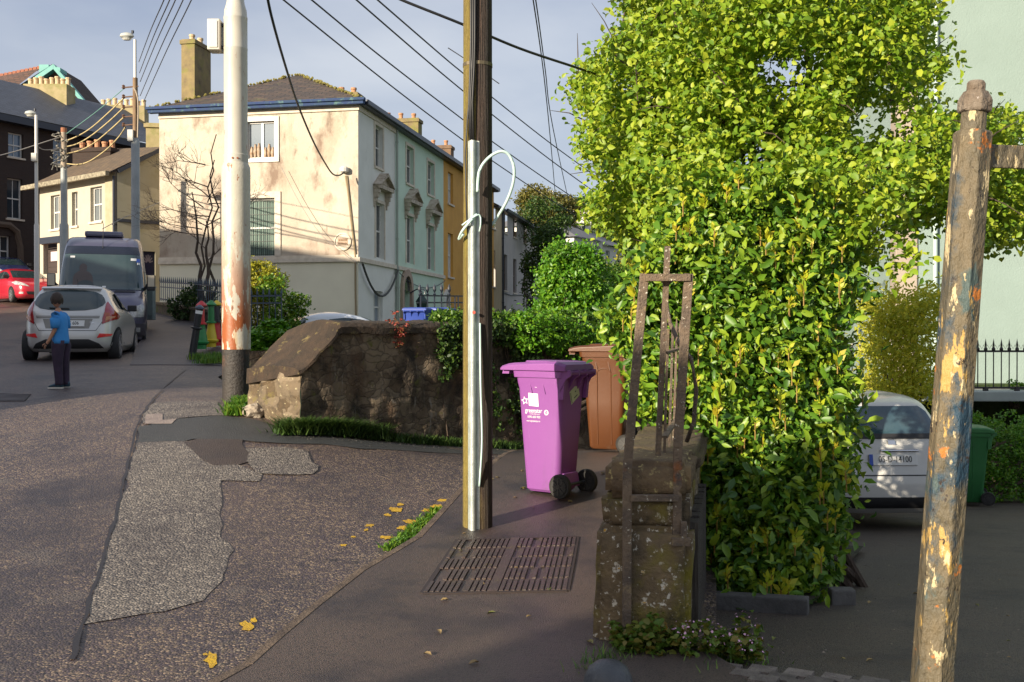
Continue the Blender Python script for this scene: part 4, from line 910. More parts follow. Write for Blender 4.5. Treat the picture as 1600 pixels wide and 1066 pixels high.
# --- mint house
P0=FT.p(4.54,GZ); root=thing('mint_house','mint green terraced house with two pedimented windows, arched door and hanging lantern','house',tuple(P0))
ops=[FT.rect(635,230,646,288),FT.rect(668,254,678,305),FT.rect(635,338,646,412),FT.rect(668,353,678,422)]
S1=12.26; da=FT.rect(628,455,640,525)
facade(FT,4.54,S1,zS,zE-.12,ops).build('wall',MNT,root,fix=False); facade(FT,4.54,S1,-.5,zS,[da],.35).build('base_wall',MNT,root,fix=False)
for i,o in enumerate(ops): 
    w=window(FT,o,root,surround=.13,sill=i<2)
    if i>1: pediment(FT,o[0],o[1],FT.z_at(645,322) if i==2 else FT.z_at(676,337),FT.z_at(645,297) if i==2 else FT.z_at(676,313),w)
mb=MB(); fbox(mb,FT,4.54,S1+.05,zS-.10,zS+.06,-.01,.088); mb.build('string_course',TRIM,root)
dm=MB(); fbox(dm,FT,da[0]+.002,da[1]-.002,da[2],da[3]-.002,-.34,-.30); dm.build('door',mat('dark door',(.03,.03,.04),rough=.4),root)
def arch(root,F,a,b,z0,z1,m,tw=.25):
    n=12; out=[(a-tw,z0)];inn=[(a,z0)]
    for k in range(n+1):
        t=math.pi*(1-k/n); c=(a+b)/2; rr=(b-a)/2; out.append((c+(rr+tw)*math.cos(t),z1+(rr+tw)*1.15*math.sin(t))); inn.append((c+rr*math.cos(t),z1+rr*1.15*math.sin(t)))
    out.append((b+tw,z0));inn.append((b,z0)); mb=MB()
    for k in range(len(out)-1): mb.prism([F.p(*out[k],.002),F.p(*out[k+1],.002),F.p(*inn[k+1],.002),F.p(*inn[k],.002)],F.n*.12)
    fr_=mb.build('door_surround',m,root,fix=True)
    mb=MB(); c=(a+b)/2; rr=(b-a)/2; mb.prism([F.p(c+rr*math.cos(math.pi*k/n),z1+rr*1.15*math.sin(math.pi*k/n),.001) for k in range(n+1)],F.n*.02); mb.build('fanlight',GLASS,fr_)
arch(root,FT,da[0],da[1],GZ,da[3],mat('brown door surround',(.42,.31,.23),(.35,.26,.2),scale=4,rough=.8))
roofseg(root,4.54,S1); mb=MB(); fbox(mb,FT,4.545,S1,zE-.13,zE+.05,.301,.40); mb.build('gutter',GUT,root)
c_=FT.p(12.0,0,-2.4); chimney(root,(c_.x,c_.y),.65,2.6,zE,W(655,186,50).z,RZT,4,ph=.36,along='y')
lp=W(641,485,FT.p(6.6,0).y-1.3); lc=FT.p(FT.s_at(640)+.0,FT.z_at(641,478),.55)
mb=MB(); mb.tube([lc+Vector((-.5,0,.55)),lc+Vector((-.2,0,.72)),lc+Vector((0,0,.6))],.03,6); br=mb.build('lantern_bracket',GUT,root)
mb=MB(); mb.lathe(lc,[(.17,-.42),(.27,.16),(.30,.17),(.12,.42),(.04,.5),(.03,.6)],6); mb.build('lantern',mat('green lantern',(.02,.045,.04),rough=.3),br)
pipe(FT,4.62,GZ,zS,root)
mb=MB(); mb.tube([FT.p(4.6+7.6*s,zS-.2-.5*(1-(2*s-1)**2),.1) for s in np.linspace(0,1,12)],.018,5); mb.build('hanging_cable',GUT,root)
# --- ochre house
P0=FT.p(S1,GZ); root=thing('ochre_house','ochre yellow terraced house mostly hidden behind the wooden pole','house',tuple(P0)); S2=24.0
ops=[FT.rect(700,270,708,319),FT.rect(700,365,708,433)]; a0=ops[0][0]; w_=ops[0][1]-a0
for k in(4.0,8.0): 
    for i in(0,1): ops.append((a0+k,a0+k+w_,ops[i][2],ops[i][3]))
facade(FT,S1,S2,zS-.0,zE-.12,ops).build('wall',YEL,root,fix=False)
da=(FT.s_at(694),FT.s_at(699),GZ,FT.z_at(696,470)); facade(FT,S1,S2,-.5,zS,[da],.35).build('base_wall',YEL,root,fix=False)
WB=mat('blind white window',(.60,.57,.54),(.5,.47,.45),scale=5,rough=.7)
for o in ops: window(FT,o,root,surround=0,glass=WB)
dm=MB(); fbox(dm,FT,da[0]+.002,da[1]-.002,da[2],da[3]-.002,-.34,-.30); dm.build('door',mat('dark door',(.03,.03,.04)),root)
arch(root,FT,da[0],da[1],GZ,da[3],WHITE,.18)
roofseg(root,S1,S2); mb=MB(); fbox(mb,FT,S1+.005,S2,zE-.13,zE+.05,.301,.40); mb.build('gutter',GUT,root)
c_=FT.p(18.5,0,-2.6); chimney(root,(c_.x,c_.y),.65,2.9,zE,W(700,226,56).z,RZT,4,ph=.4,along='y',m=mat('brown chimney',(.22,.14,.08),(.14,.09,.06),scale=4,rough=.9))
# --- cream house
P0=FT.p(S2,GZ); root=thing('cream_terraced_house','narrow pale cream terraced house just right of the wooden pole','house',tuple(P0)); S3=26.4
ops=[FT.rect(769,320,774,357),FT.rect(769,391,774,448)]; zC=zE-.9
facade(FT,S2,S3,-.5,zC,ops).build('wall',CRM2,root,fix=False)
for o in ops: window(FT,o,root)
roofseg(root,S2+.0,S3,z=zC); c_=FT.p(25.2,0,-2.4); chimney(root,(c_.x,c_.y),.65,1.5,zC,W(775,279,62).z,RZT,1,ph=.75,pm=POT,m=CRM2,along='y')
pipe(FT,S3-.05,GZ,zC,root,m=GUT,r=.06)
# --- grey house
P0=FT.p(S3,GZ); root=thing('grey_terraced_house','long grey weathered three-storey house at the far end of the terrace','house',tuple(P0)); S4=40.3
ops=[FT.rect(x-2.6,y0,x+2.6,y1) for x,y0,y1 in((790,325,364),(804.5,334,371),(820.5,344,380),(832.5,351,387))]+[FT.rect(x-2.6,y0,x+2.6,y1) for x,y0,y1 in((790,398,454),(804.5,405,458),(821,410,461),(832.5,415,463))]+[FT.rect(x-2.6,y0,x+2.6,y1) for x,y0,y1 in((788,478,498),(803,483,498),(831,487,504))]
facade(FT,S3,S4,-.5,zC,ops).build('wall',GRY,root,fix=False)
MB().quad(FT.p(S4,-.5),FT.p(S4,-.5,-8),FT.p(S4,zC,-8),FT.p(S4,zC)).build('end_wall',GRY,root)
for o in ops: window(FT,o,root,frame=mat('brown window frame',(.16,.11,.08),rough=.7))
roofseg(root,S3,S4,z=zC); pipe(FT,S4-.15,GZ,zC,root,m=mat('blue pipe',(.05,.06,.09)),r=.07); mb=MB(); fbox(mb,FT,S3,S4+.1,zC-.13,zC+.05,.301,.42); mb.build('gutter',GUT,root)
mb=MB(); mb.tube([FT.p(S3+13.8*s,FT.z_at(800,460)-.25*math.sin(s*9)*.3,.06) for s in np.linspace(0,1,12)],.03,5); mb.build('wall_cable',GUT,root)
# ---------------------------------------------------------- dark brick house far left
O=W(-60,300,47.5); X=W(262,300,58.5); FD=Fac((O.x,O.y),(X.x-O.x,X.y-O.y)); zD=FD.z_at(0,179); LD_=FD.s_at(262)
root=thing('dark_brick_house','large dark brown brick house with white sash windows at the far left','house',(O.x,O.y,4.4))
BRK=mat('dark brown brick',(.042,.026,.02),(.06,.036,.026),scale=1,rough=.9,bump=.5,pattern='brick',layers=[(.23,.075,.012,(.05,.03,.022),(.035,.02,.016)),((.10,.065,.05),.6,.62,.75)])
ops=[FD.rect(14,208,38,246),FD.rect(12,279,36,342),FD.rect(-8,368,17,416),FD.rect(84,218,106,256)]
facade(FD,-2,LD_,2.5,zD,ops,.25).build('wall',BRK,root,fix=False)
GLB=mat('blue reflecting glass',(.10,.15,.22),rough=.1,spec=.8)
for i,o in enumerate(ops): window(FD,o,root,glass=GLB if i in(0,3) else GLASS,dep=.18)
mb=MB(); mb.quad(FD.p(-2,zD,.5),FD.p(LD_,zD,.5),FD.p(LD_,zD+2.6,-3.4),FD.p(-2,zD+2.6,-3.4)); mb.quad(FD.p(-2,zD+2.6,-3.4),FD.p(LD_,zD+2.6,-3.4),FD.p(LD_,zD,-7.5),FD.p(-2,zD,-7.5)); mb.build('roof',BLUES,root)
mb=MB(); fbox(mb,FD,-2,LD_,zD-.35,zD-.03,-.1,.48); mb.build('eaves',GUT,root)
# rear gable with turquoise barge boards
gp=[W(17,142,60),W(82,100,60),W(142,170,60)]; 
MB().prism([gp[0],gp[1],gp[2],W(142,200,60),W(17,200,60)],(0,4,0)).build('rear_gable',BRK,root)
TQ=mat('turquoise board',(.10,.36,.32),(.08,.30,.28),scale=3,rough=.5)
mb=MB(); w4=lambda P:[W(x,y,59.5) for x,y in P]; mb.prism(w4([(14,147),(83,100),(83,108),(27,147)]),(0,.45,0)); mb.prism(w4([(83.2,100),(144,172),(137,172),(83.2,108)]),(0,.45,0)); mb.prism(w4([(61,101),(76,101),(76,104.5),(61,113.5)]),(0,.9,0)); mb.prism(w4([(86,104),(94,106),(94,112),(90,108)]),(0,.9,0)); mb.build('barge_board',TQ,root)
mb=MB(); mb.quad(W(-60,150,58),W(16,143,58),W(64,106,60),W(-60,130,62)); mb.build('red_roof',mat('brown red slates',(.14,.075,.05),(.09,.055,.045),scale=3,rough=.8,pattern='slate',bump=.5,layers=[(.4,.2,.03,(.16,.08,.055),(.08,.05,.04))]),root)
mb=MB()
for k in range(20): mb.box(W(-60+k*6.4,131-1.28*k,61.9-.1*k),(.2,.2,.2))
mb.build('ridge_tiles',mat('red ridge tiles',(.32,.12,.07),rough=.8),root)
def px_chimney(root,x0,x1,yt,yb,Y,dpt,rz,pots,m,pm,**k):
    a,b=W(x0,yt,Y),W(x1,yt,Y); return chimney(root,((a.x+b.x)/2,Y+dpt/2),(b.x-a.x),dpt,W(x0,yb,Y).z,a.z,rz,pots,pm,m,**k)
CB=mat('buff chimney render',(.42,.34,.19),(.30,.25,.12),scale=2,rough=.9,layers=[((.22,.22,.07),1.4,.5,.7)])
px_chimney(root,36,104,131,180,55,1.1,math.atan2(FD.u.y,FD.u.x)-R(62),8,CB,POTC,ph=.5,cap=0,pr=.13)
px_chimney(root,152,222,164,215,60,1.2,R(8),8,CB,POTC,ph=.5,cap=0,pr=.13)
# doorway hood arch
mb=MB(); mb.tube([FD.p(FD.s_at(x),FD.z_at(x,y),.05) for x,y in((32,415),(31,385),(26,362),(14,352),(-6,350))],.16,6); mb.build('arch_moulding',mat('brown stone',(.12,.085,.06),rough=.9),root)
# ---------------------------------------------------------- cream cottage
O=W(62,300,43.8); X=W(183,300,40); FCc=Fac((O.x,O.y),(X.x-O.x,X.y-O.y)); zc=FCc.z_at(120,279); LC=FCc.s_at(183)
root=thing('cream_cottage','sunlit cream two-storey house with dark garage doorway behind the parked van','house',(O.x,O.y,2.8))
CR3=mat('cottage cream render',(.46,.42,.33),(.42,.38,.30),scale=1,rough=.8,bump=.1,layers=[((.40,.32,.2),1.3,.64,.78,(1,1,.4))])  # cream wall colour with random stains
ops=[FCc.rect(80,305,94,358),FCc.rect(113,300,122,353),FCc.rect(142,292,160,346),FCc.rect(68,380,90,428)]
facade(FCc,0,LC,2,zc,ops,.22).build('wall',CR3,root,fix=False)
for o in ops[:3]: window(FCc,o,root,surround=0,glass=mat('greyish window glass',(.16,.18,.19),rough=.1,spec=.8))
mb=MB(); a,b,z0,z1=ops[3]; fbox(mb,FCc,a+.01,b-.01,z0,z1-.25,-.24,-.20)
for k in range(9): fbox(mb,FCc,a+.02,b-.02,z0+.1+k*.2,z0+.12+k*.2,-.199,-.185)
mb.build('garage_door',mat('dark door paint',(.045,.03,.026),rough=.6),root)
mb=MB(); fbox(mb,FCc,a-.15,b+.35,z1-.02,z1+.25,.003,.1); mb.build('lintel',GUT,root)
mb=MB(); fbox(mb,FCc,a+.35,b-.2,z1-.75,z1-.35,-.18,-.15); mb.build('notice',mat('notice',(.55,.45,.45),rough=.7),root)
F2=Fac((X.x,X.y),(W(252,300,41.2).x-X.x,41.2-X.y)); L2=F2.s_at(251); z2=F2.z_at(250,236)
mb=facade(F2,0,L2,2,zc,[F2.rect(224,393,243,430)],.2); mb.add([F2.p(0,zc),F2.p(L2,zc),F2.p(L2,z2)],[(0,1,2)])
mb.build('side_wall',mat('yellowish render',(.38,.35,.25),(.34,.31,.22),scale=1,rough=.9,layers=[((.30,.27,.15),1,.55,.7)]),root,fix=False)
o=F2.rect(224,393,243,430); mb=MB(); fbox(mb,F2,o[0]+.002,o[1]-.002,o[2],o[3]-.002,-.18,-.12); dr=mb.build('door',mat('navy door',(.015,.018,.06),rough=.4),root)
mb=MB()
cx=(o[0]+o[1])/2
for k in range(7):
    an=math.pi*(k+.5)/7; mb.pts(F2.p(cx+.05*math.cos(an),o[2]+.5+.05*math.sin(an),-.11),F2.p(cx+.20*math.cos(an),o[2]+.5+.32*math.sin(an),-.11),.045,.01,up=F2.n)
mb.build('fan_motif',mat('fan motif',(.3,.26,.3),rough=.6),dr)
mb=MB(); fbox(mb,F2,0,L2,F2.z_at(225,347)-.06,F2.z_at(225,347)+.06,.003,.06); mb.build('ledge',GUT,root)
mb=MB(); mb.quad(FCc.p(-.5,zc-.1,.4),FCc.p(LC+.1,zc-.1,.4),F2.p(L2,z2+.15,.15),FCc.p(-.5,z2+1.1,-3.5)); mb.build('roof',mat('brown tiled roof',(.16,.11,.06),(.10,.07,.045),scale=3,rough=.9,bump=.6,pattern='slate',layers=[(.35,.22,.03,(.18,.12,.07),(.09,.065,.045))]),root)
mb=MB(); mb.pts(FCc.p(-.6,zc-.14,.45),FCc.p(LC+.1,zc-.14,.45),.16,.18); mb.build('gutter',mat('mossy gutter',(.35,.31,.22),(.12,.1,.07),scale=9,rough=.8),root)
mb=MB(); mb.pts(F2.p(0,zc-.02,.1),F2.p(L2,z2+.06,.1),.25,.14); mb.build('verge',GUT,root)
pipe(FCc,LC-.05,2.8,zc-.2,root,m=GUT,r=.06)
fbox(MB(),FCc,LC-.75,LC-.2,3,zc-.1,.0,.06).build('quoin',mat('mossy quoin',(.34,.30,.19),(.42,.37,.27),scale=3,rough=.9),root)
ch=chimney(root,(W(152,236,45).x,45),1.8,.9,W(150,258,45).z,W(150,233,45).z,R(-10),5,POT,BRK,ph=.4,pr=.12)
chimney(root,(W(241,200,44).x,44),.55,.8,W(240,250,44).z,W(240,195,44).z,R(10),0,POT,CB,cap=.08)
# ---------------------------------------------------------- distant white houses on the hill
def farhouse(px0,px1,pyr,pyb,Y,lab,n,side=False):
    F=Fac((W(px0,400,Y).x,Y),(W(px1,400,Y+10).x-W(px0,400,Y).x,6)); Lf=F.s_at(px1); zt=W(px0,pyr,Y).z; zb=W(px0,pyb,Y).z-6
    root=thing('hillside_house',lab,'house',(F.O.x,F.O.y,zb),0,'white houses on the distant hill')
    h=(zt-zb-6); ops=[(Lf*(k+.25)/n,Lf*(k+.6)/n,zt-h*.62,zt-h*.2) for k in range(n)]
    M_=mat('distant white render',(.62,.60,.56),rough=.9)
    mb=facade(F,0,Lf,zb,zt,ops,.3); mb.quad(F.p(0,zb),F.p(0,zt),F.p(0,zt,-8),F.p(0,zb,-8)); mb.build('wall',M_,root,fix=False)
    for o in ops: window(F,o,root,glass=mat('distant glass',(.10,.12,.15),rough=.3),sill=False)
    mb=MB(); mb.quad(F.p(-.4,zt,.5),F.p(Lf,zt,.5),F.p(Lf-2,zt+2.2,-4),F.p(2,zt+2.2,-4)); mb.add([F.p(-.4,zt,.5),F.p(2,zt+2.2,-4),F.p(-.4,zt,-8)],[(0,1,2)]); mb.build('roof',mat('grey distant slates',(.12,.12,.13),rough=.6),root)
    c=F.p(Lf*.55,0,-4); chimney(root,(c.x,c.y),2.2,1.2,zt+1,zt+4,0,0,POT,M_)
farhouse(897,941,370,412,98,'larger white house with slate roof on the wooded hill',4)
farhouse(942,976,383,420,104,'white house at the right end of the hillside row',2)
farhouse(880,916,350,375,106,'small white house highest on the wooded hill',2)

# ---------------------------------------------------------- pale green house on the right
O=W(1398,500,21.5); FR=Fac((O.x,O.y),(1,-.10)); 
root=thing('pale_green_house','tall pale green rendered house with cream corner pilaster behind the tree at the right','house',(O.x,O.y,-1))
PG=mat('pale green render',(.25,.325,.30),(.23,.30,.275),scale=1.2,rough=.9,bump=.5,bscale=30)
s1=FR.s_at(1432); facade(FR,s1,16,-2,12,[],.1).build('wall',PG,root,fix=False)
fbox(MB(),FR,0,s1,-2,9.5,-.4,.06).build('pilaster',mat('cream pilaster',(.38,.32,.26),(.33,.27,.22),scale=2,rough=.85),root,bevel=.02)
mb=MB(); mb.quad(FR.p(0,-2,-.4),FR.p(0,-2,-9),FR.p(0,9.5,-9),FR.p(0,9.5,-.4)); mb.build('side_wall',PG,root)
mb=MB(); mb.tube([FR.p(s1+.35,-1,.08),FR.p(s1+.35,9,.08)],.045,8); mb.build('downpipe',mat('pale pipe',(.40,.50,.47),rough=.5),root)
mb=MB(); mb.tube([FR.p(FR.s_at(1560),FR.z_at(1560,301),.05),FR.p(FR.s_at(1600),FR.z_at(1600,301),.05),FR.p(15,FR.z_at(1600,300),.05)],.035,6); mb.build('cable',GUT,root)
# retaining wall with ledge and black railings
Yr=17.6; root=thing('retaining_wall','brown retaining wall with pale ledge between the hedge and the pale green house','wall',(6,Yr,-1.2))
zl=W(1500,626,Yr).z; x0=W(1290,600,Yr).x
MB().box(((x0+16)/2,Yr+.2,(zl-1.6)/2-.4),(16-x0,.4,zl+1.4)).build('face',mat('brown retaining face',(.13,.09,.06),(.07,.05,.035),scale=3,rough=.95,bump=.5),root)
MB().box(((x0+16)/2,Yr+.12,zl+.08),(16-x0,.62,.17)).build('ledge',mat('pale ledge',(.36,.40,.38),(.30,.34,.33),scale=4,rough=.8),root,bevel=.02)
drape('terrace_floor',[(x0,Yr+.4),(26,Yr+.4),(26,24),(x0,24)],lambda x,y:zl+.05,0,mat('terrace paving',(.3,.28,.25),rough=.9),step=3)
root=thing('black_railing','black iron railings with curled finials on the pale ledge before the green house','railing',(6,Yr,zl+.16))
BLK=mat('black railing paint',(.018,.015,.018),rough=.4)
zt=W(1500,549,Yr).z; zb_=zl+.22
mb=MB(); mb.pts((x0,Yr,zt),(13,Yr,zt),.02,.035); mb.pts((x0,Yr,zb_),(13,Yr,zb_),.02,.035); mb.build('rails',BLK,root)
x=x0+.05;k=0
bars=MB();
while x<9.8:
    mb=MB(); mb.tube([(x,Yr,zb_-.0),(x,Yr,zt)],.010,5); mb.lathe((x,Yr,zt),[(.012,0),(.03,.02),(.03,.05),(.01,.07),(.018,.11),(.001,.22)],6)
    if k%4==0: mb.box((x,Yr,zl+.19),(.07,.07,.07))
    mb.build('baluster',BLK,root); 
    x+=.135;k+=1
mb=MB(); x=x0
while x<9.8: mb.tube([(x+.135*.1+.05,Yr,zt+.05),(x+.05+.03,Yr,zt+.11),(x+.05+.067,Yr,zt+.04),(x+.05+.10,Yr,zt+.11),(x+.05+.125,Yr,zt+.05)],.005,4); x+=.135
mb.build('scrolls',BLK,root,kind='stuff')
# ---------------------------------------------------------- unseen houses added behind the camera, placed and sized to cast the evening shade
def behind(name,lab,q0,q1,t,h,rdg=1.2,dep=7):
    P=lambda q,t_:Vector(((t_+q)*.707,(t_-q)*.707,0)); a,b,c,e=P(q0,t),P(q1,t),P(q1,t-dep),P(q0,t-dep)
    root=thing(name,lab,'house',tuple((a+b)/2)); M_=mat('brick of houses behind',(.2,.13,.1),(.16,.1,.08),scale=2,rough=.9)
    mb=MB(); mb.prism([a-Z*3,b-Z*3,c-Z*3,e-Z*3],(0,0,h+3)); mb.build('walls',M_,root)
    mb=MB(); m0,m1=(a+e)/2+Z*(h+rdg),(b+c)/2+Z*(h+rdg); a,b,c,e=[v+Z*(h+.01) for v in(a,b,c,e)]; mb.add([a,b,m1,m0],[(0,1,2,3)]); mb.add([e,c,m1,m0],[(0,1,2,3)]); mb.add([a,e,m0],[(0,1,2)]); mb.add([b,c,m1],[(0,1,2)]); mb.build('roof',BLUES,root)
    return root
behind('shade_house','unseen low brick house added behind the viewer to shade the driveway and laurel foot',-2.85,-.65,-10.5,5.95,.4)
behind('shade_house','unseen middling brick house added left of the viewer to shade the road and cars',-24.4,-12.2,-8,8.9,1.0)
behind('tall_shade_house','unseen tall brick house added far left of the viewer to shade the lower gable',-37.3,-24.5,-8,13.6,1.2)
# ============================================================ WOODEN POLE with conduit
pb=GP(746,826,PV); px_=pb.x; py_=pb.y+.08; pz=pb.z-.02
WOOD=mat('creosoted pole timber',(.045,.025,.016),(.022,.014,.010),scale=6,rough=.75,bump=1.0,bscale=14,stretch=(6,6,.22),layers=[((.11,.075,.018),1.6,.60,.72,(2,2,.35)),((.10,.055,.034),8,.58,.7,(4,4,.1))])
MOSSW=mat('algae stained timber',(.26,.20,.04),(.18,.13,.04),scale=5,rough=.85,bump=1.0,bscale=14,stretch=(6,6,.22),layers=[((.09,.055,.03),5,.55,.68,(5,5,.15)),((.30,.27,.03),3,.60,.7,(3,3,.3))])
root=thing('wooden_pole','thick dark brown wooden utility pole with green algae side standing in the pavement','utility pole',(px_,py_,pz))
def halfpole(a0,a1,m,nm):
    mb=MB(); n=14; zs=np.linspace(-.2,6.5,30)
    for z in zs:
        r=.1085-.0010*z*1.2
        for k in range(n+1): 
            a=a0+(a1-a0)*k/n; rr=r*(1+.012*math.sin(a*9+z*.4)+.008*math.sin(a*23)); mb.v.append(Vector((px_+rr*math.cos(a),py_+rr*math.sin(a),pz+z)))
    for j in range(len(zs)-1):
        for k in range(n): i=j*(n+1)+k; mb.f.append((i,i+1,i+n+2,i+n+1))
    return mb.build(nm,m,root,smooth=True,fix=False)
halfpole(R(-95),R(160),WOOD,'shaft'); halfpole(R(160),R(265),MOSSW,'algae_face')
mb=MB(); mb.lathe((px_,py_,W(745,103,py_).z),[(.108,-.012),(.108,.012)],20); mb.build('strap',mat('steel strap',(.16,.13,.08),rough=.5,metal=.6),root)
GALV=mat('galvanised steel',(.50,.53,.50),(.34,.38,.36),scale=9,rough=.42,metal=.35,bump=.25,bscale=20,layers=[((.66,.68,.64),7,.55,.68,(3,3,.3)),((.22,.25,.22),12,.64,.72,(2,2,.3))])
zt=W(738,220,py_-.12).z; mb=MB(); xc=px_-.032; yc=py_-.108; n=12; pr_=[]
for k in range(n+1):
    a=math.pi+math.pi*k/n; pr_.append((xc+.027*math.cos(a),yc+.042*math.sin(a)))
pr_=[(xc-.034,yc+.008),(xc-.034,yc-.002)]+pr_+[(xc+.034,yc-.002),(xc+.047,yc-.002),(xc+.047,yc+.012)]
for z in np.linspace(pz-.01,zt,24):
    for x,y in pr_: mb.v.append(Vector((x,y,z)))
m_=len(pr_)
for j in range(23):
    for k in range(m_-1): i=j*m_+k; mb.f.append((i,i+1,i+m_+1,i+m_))
mb.build('cable_guard',GALV,root,fix=False,smooth='auto')
mb=MB(); mb.lathe((xc+.01,yc-.047,W(741,489,py_).z),[(.012,-.001),(.012,.004)],10,axis=(0,-1,0)); mb.build('sticker',mat('red dot',(.5,.08,.05),rough=.5),root)
mb=MB(); BLKC=mat('black cable',(.02,.02,.022),rough=.5)
for k,(x0,x1) in enumerate(((735,735),(738,737),(741,740))): mb.tube([W(x0+2,-200,py_-.13),W(x0+1,60,py_-.125),W(x0,103,py_-.12),W(x1-2,160,py_-.13),W(x1,228,py_-.115)],.008,6)
mb.tube([W(737,-100,py_-.12),W(737,110,py_-.12),W(731,180,py_-.10),W(727,240,py_-.09),W(728,300,py_-.095),W(731,370,py_-.1)],.006,6); mb.build('cables',BLKC,root,smooth=True)
DUCT=mat('pale blue duct',(.48,.66,.62),(.55,.70,.66),scale=5,rough=.35,layers=[((.06,.07,.07),16,.70,.72)])
def spline(P,n=8):
    P=[Vector(p) for p in P]; out=[]
    for i in range(len(P)-1):
        p0,p1,p2,p3=P[max(i-1,0)],P[i],P[i+1],P[min(i+2,len(P)-1)]
        for k in range(n): t=k/n; out.append(.5*((2*p1)+(p2-p0)*t+(2*p0-5*p1+4*p2-p3)*t*t+(3*p1-p0-3*p2+p3)*t**3))
    return out+[P[-1]]
Yd=py_-.17
mb=MB(); mb.tube(spline([W(746,300,Yd+.02),W(749,268,Yd),W(762,248,Yd-.02),W(781,237,Yd-.03),W(795,242,Yd-.02),W(803,262,Yd),W(802,285,Yd+.04),W(793,312,Yd+.1),W(780,335,Yd+.17),W(768,352,py_+.02),W(757,362,py_+.11)],6),.011,8)
mb.tube(spline([W(745,335,Yd+.03),W(733,348,Yd),W(722,362,Yd+.04),W(717,374,py_-.06),W(724,366,py_-.12)],5),.010,8)
mb.tube(spline([W(722,352,Yd+.03),W(736,342,Yd-.0),W(749,336,Yd+.01),W(751,350,Yd+.01),W(749,362,Yd+.03)],5),.006,6)
mb.build('duct_loop',DUCT,root,smooth=True)
mb=MB(); mb.tube(spline([W(750,505,Yd+.05),W(751,600,Yd+.04),W(753,690,Yd+.03),W(749,760,Yd+.05)],6),.007,6); mb.build('lower_duct',DUCT,root,smooth=True)
mb=MB(); mb.lathe(W(728,354,Yd+.04),[(.012,-.02),(.014,.02)],8,axis=(1,0,.3)); mb.build('clip',mat('rusty nut',(.1,.1,.1)),root)
# ============================================================ STEEL LAMP COLUMN
cb=GP(364,628); cx,cy=cb.x,cb.y+.15; cz=cb.z-.1
CRP=mat('cream steel paint',(.55,.52,.43),(.46,.43,.36),scale=4,rough=.42,bump=.15,bscale=30,layers=[((.48,.36,.22),2.6,.52,.60,(2,2,.35),2.6,1.2),((.30,.085,.025),3.8,.485,.50,(1.8,1.8,.55),2.2,1.05),((.30,.10,.04),9,.62,.64,(1.5,1.5,.6)),((.20,.07,.03),14,.60,.63,(1.5,1.5,.5),2.2,1.2)])
DKB=mat('blackened steel base',(.035,.028,.024),(.022,.02,.019),scale=5,rough=.6,bump=.7,bscale=35,layers=[((.12,.055,.025),3.5,.53,.66),((.3,.28,.22),20,.70,.72)])
root=thing('steel_column','fat cream-painted steel lamp column with rust runs and black base','lamp column',(cx,cy,cz))
zof=lambda y:W(364,y,cy).z-cz
rr=lambda w_:w_/2/1600*cy
mb=MB(); mb.lathe((cx,cy,cz),[(rr(43),0),(rr(43),zof(545))],28); mb.build('base',DKB,root,smooth='auto')
mb=MB(); mb.lathe((cx,cy,cz),[(rr(44),zof(546)),(rr(44),zof(268)),(rr(43.5),zof(262)),(rr(39),zof(257)),(rr(38),zof(255))],28); mb.build('shaft',CRP,root,smooth='auto')
mb=MB(); mb.lathe((cx,cy,cz),[(rr(37.5),zof(258)),(rr(38),zof(250)),(rr(38.5),zof(243)),(rr(36),zof(242)),(rr(36),zof(79)),(rr(36.6),zof(78)),(rr(36.6),zof(76)),(rr(36),zof(75)),(rr(36),zof(31)),(rr(36.6),zof(30)),(rr(36.6),zof(28)),(rr(35),zof(26)),(rr(34),zof(17)),(rr(28),zof(7)),(rr(26),zof(0)),(rr(26),zof(-300))],28); mb.build('upper_shaft',mat('pale steel paint',(.54,.51,.44),(.46,.44,.38),scale=3,rough=.4,layers=[((.32,.12,.05),10,.65,.67,(1.5,1.5,.6)),((.46,.36,.24),1.6,.56,.68,(3,3,.3))]),root,smooth='auto')
mb=MB(); mb.lathe((cx,cy-rr(37),cz+zof(250)),[(.012,0),(.012,.01)],8,axis=(0,-1,0)); mb.lathe((cx+rr(14),cy-rr(34),cz+zof(250)),[(.012,0),(.012,.01)],8,axis=(.3,-1,0)); mb.build('bolts',mat('rust bolt',(.28,.09,.04),rough=.8),root)
mb=MB(); q=W(337,57,cy); mb.box((q.x,q.y,q.z),(.145,.20,.36)); bx=mb.build('junction_box',mat('grey box',(.58,.54,.47),(.52,.5,.44),scale=5,rough=.6),root,bevel=.012)
mb=MB(); mb.box((q.x,q.y-.105,q.z),(.10,.012,.31)); mb.tube([W(336,79,cy),W(341,84,cy),W(346,80,cy)],.008,6); mb.build('box_cover',mat('box cover',(.62,.57,.50),rough=.6),bx,bevel=.004)
mb=MB(); mb.box((cx-.13,cy,q.z+.13),(.08,.06,.03)); mb.box((cx-.13,cy,q.z-.13),(.08,.06,.03)); mb.build('bracket',GUT,root)
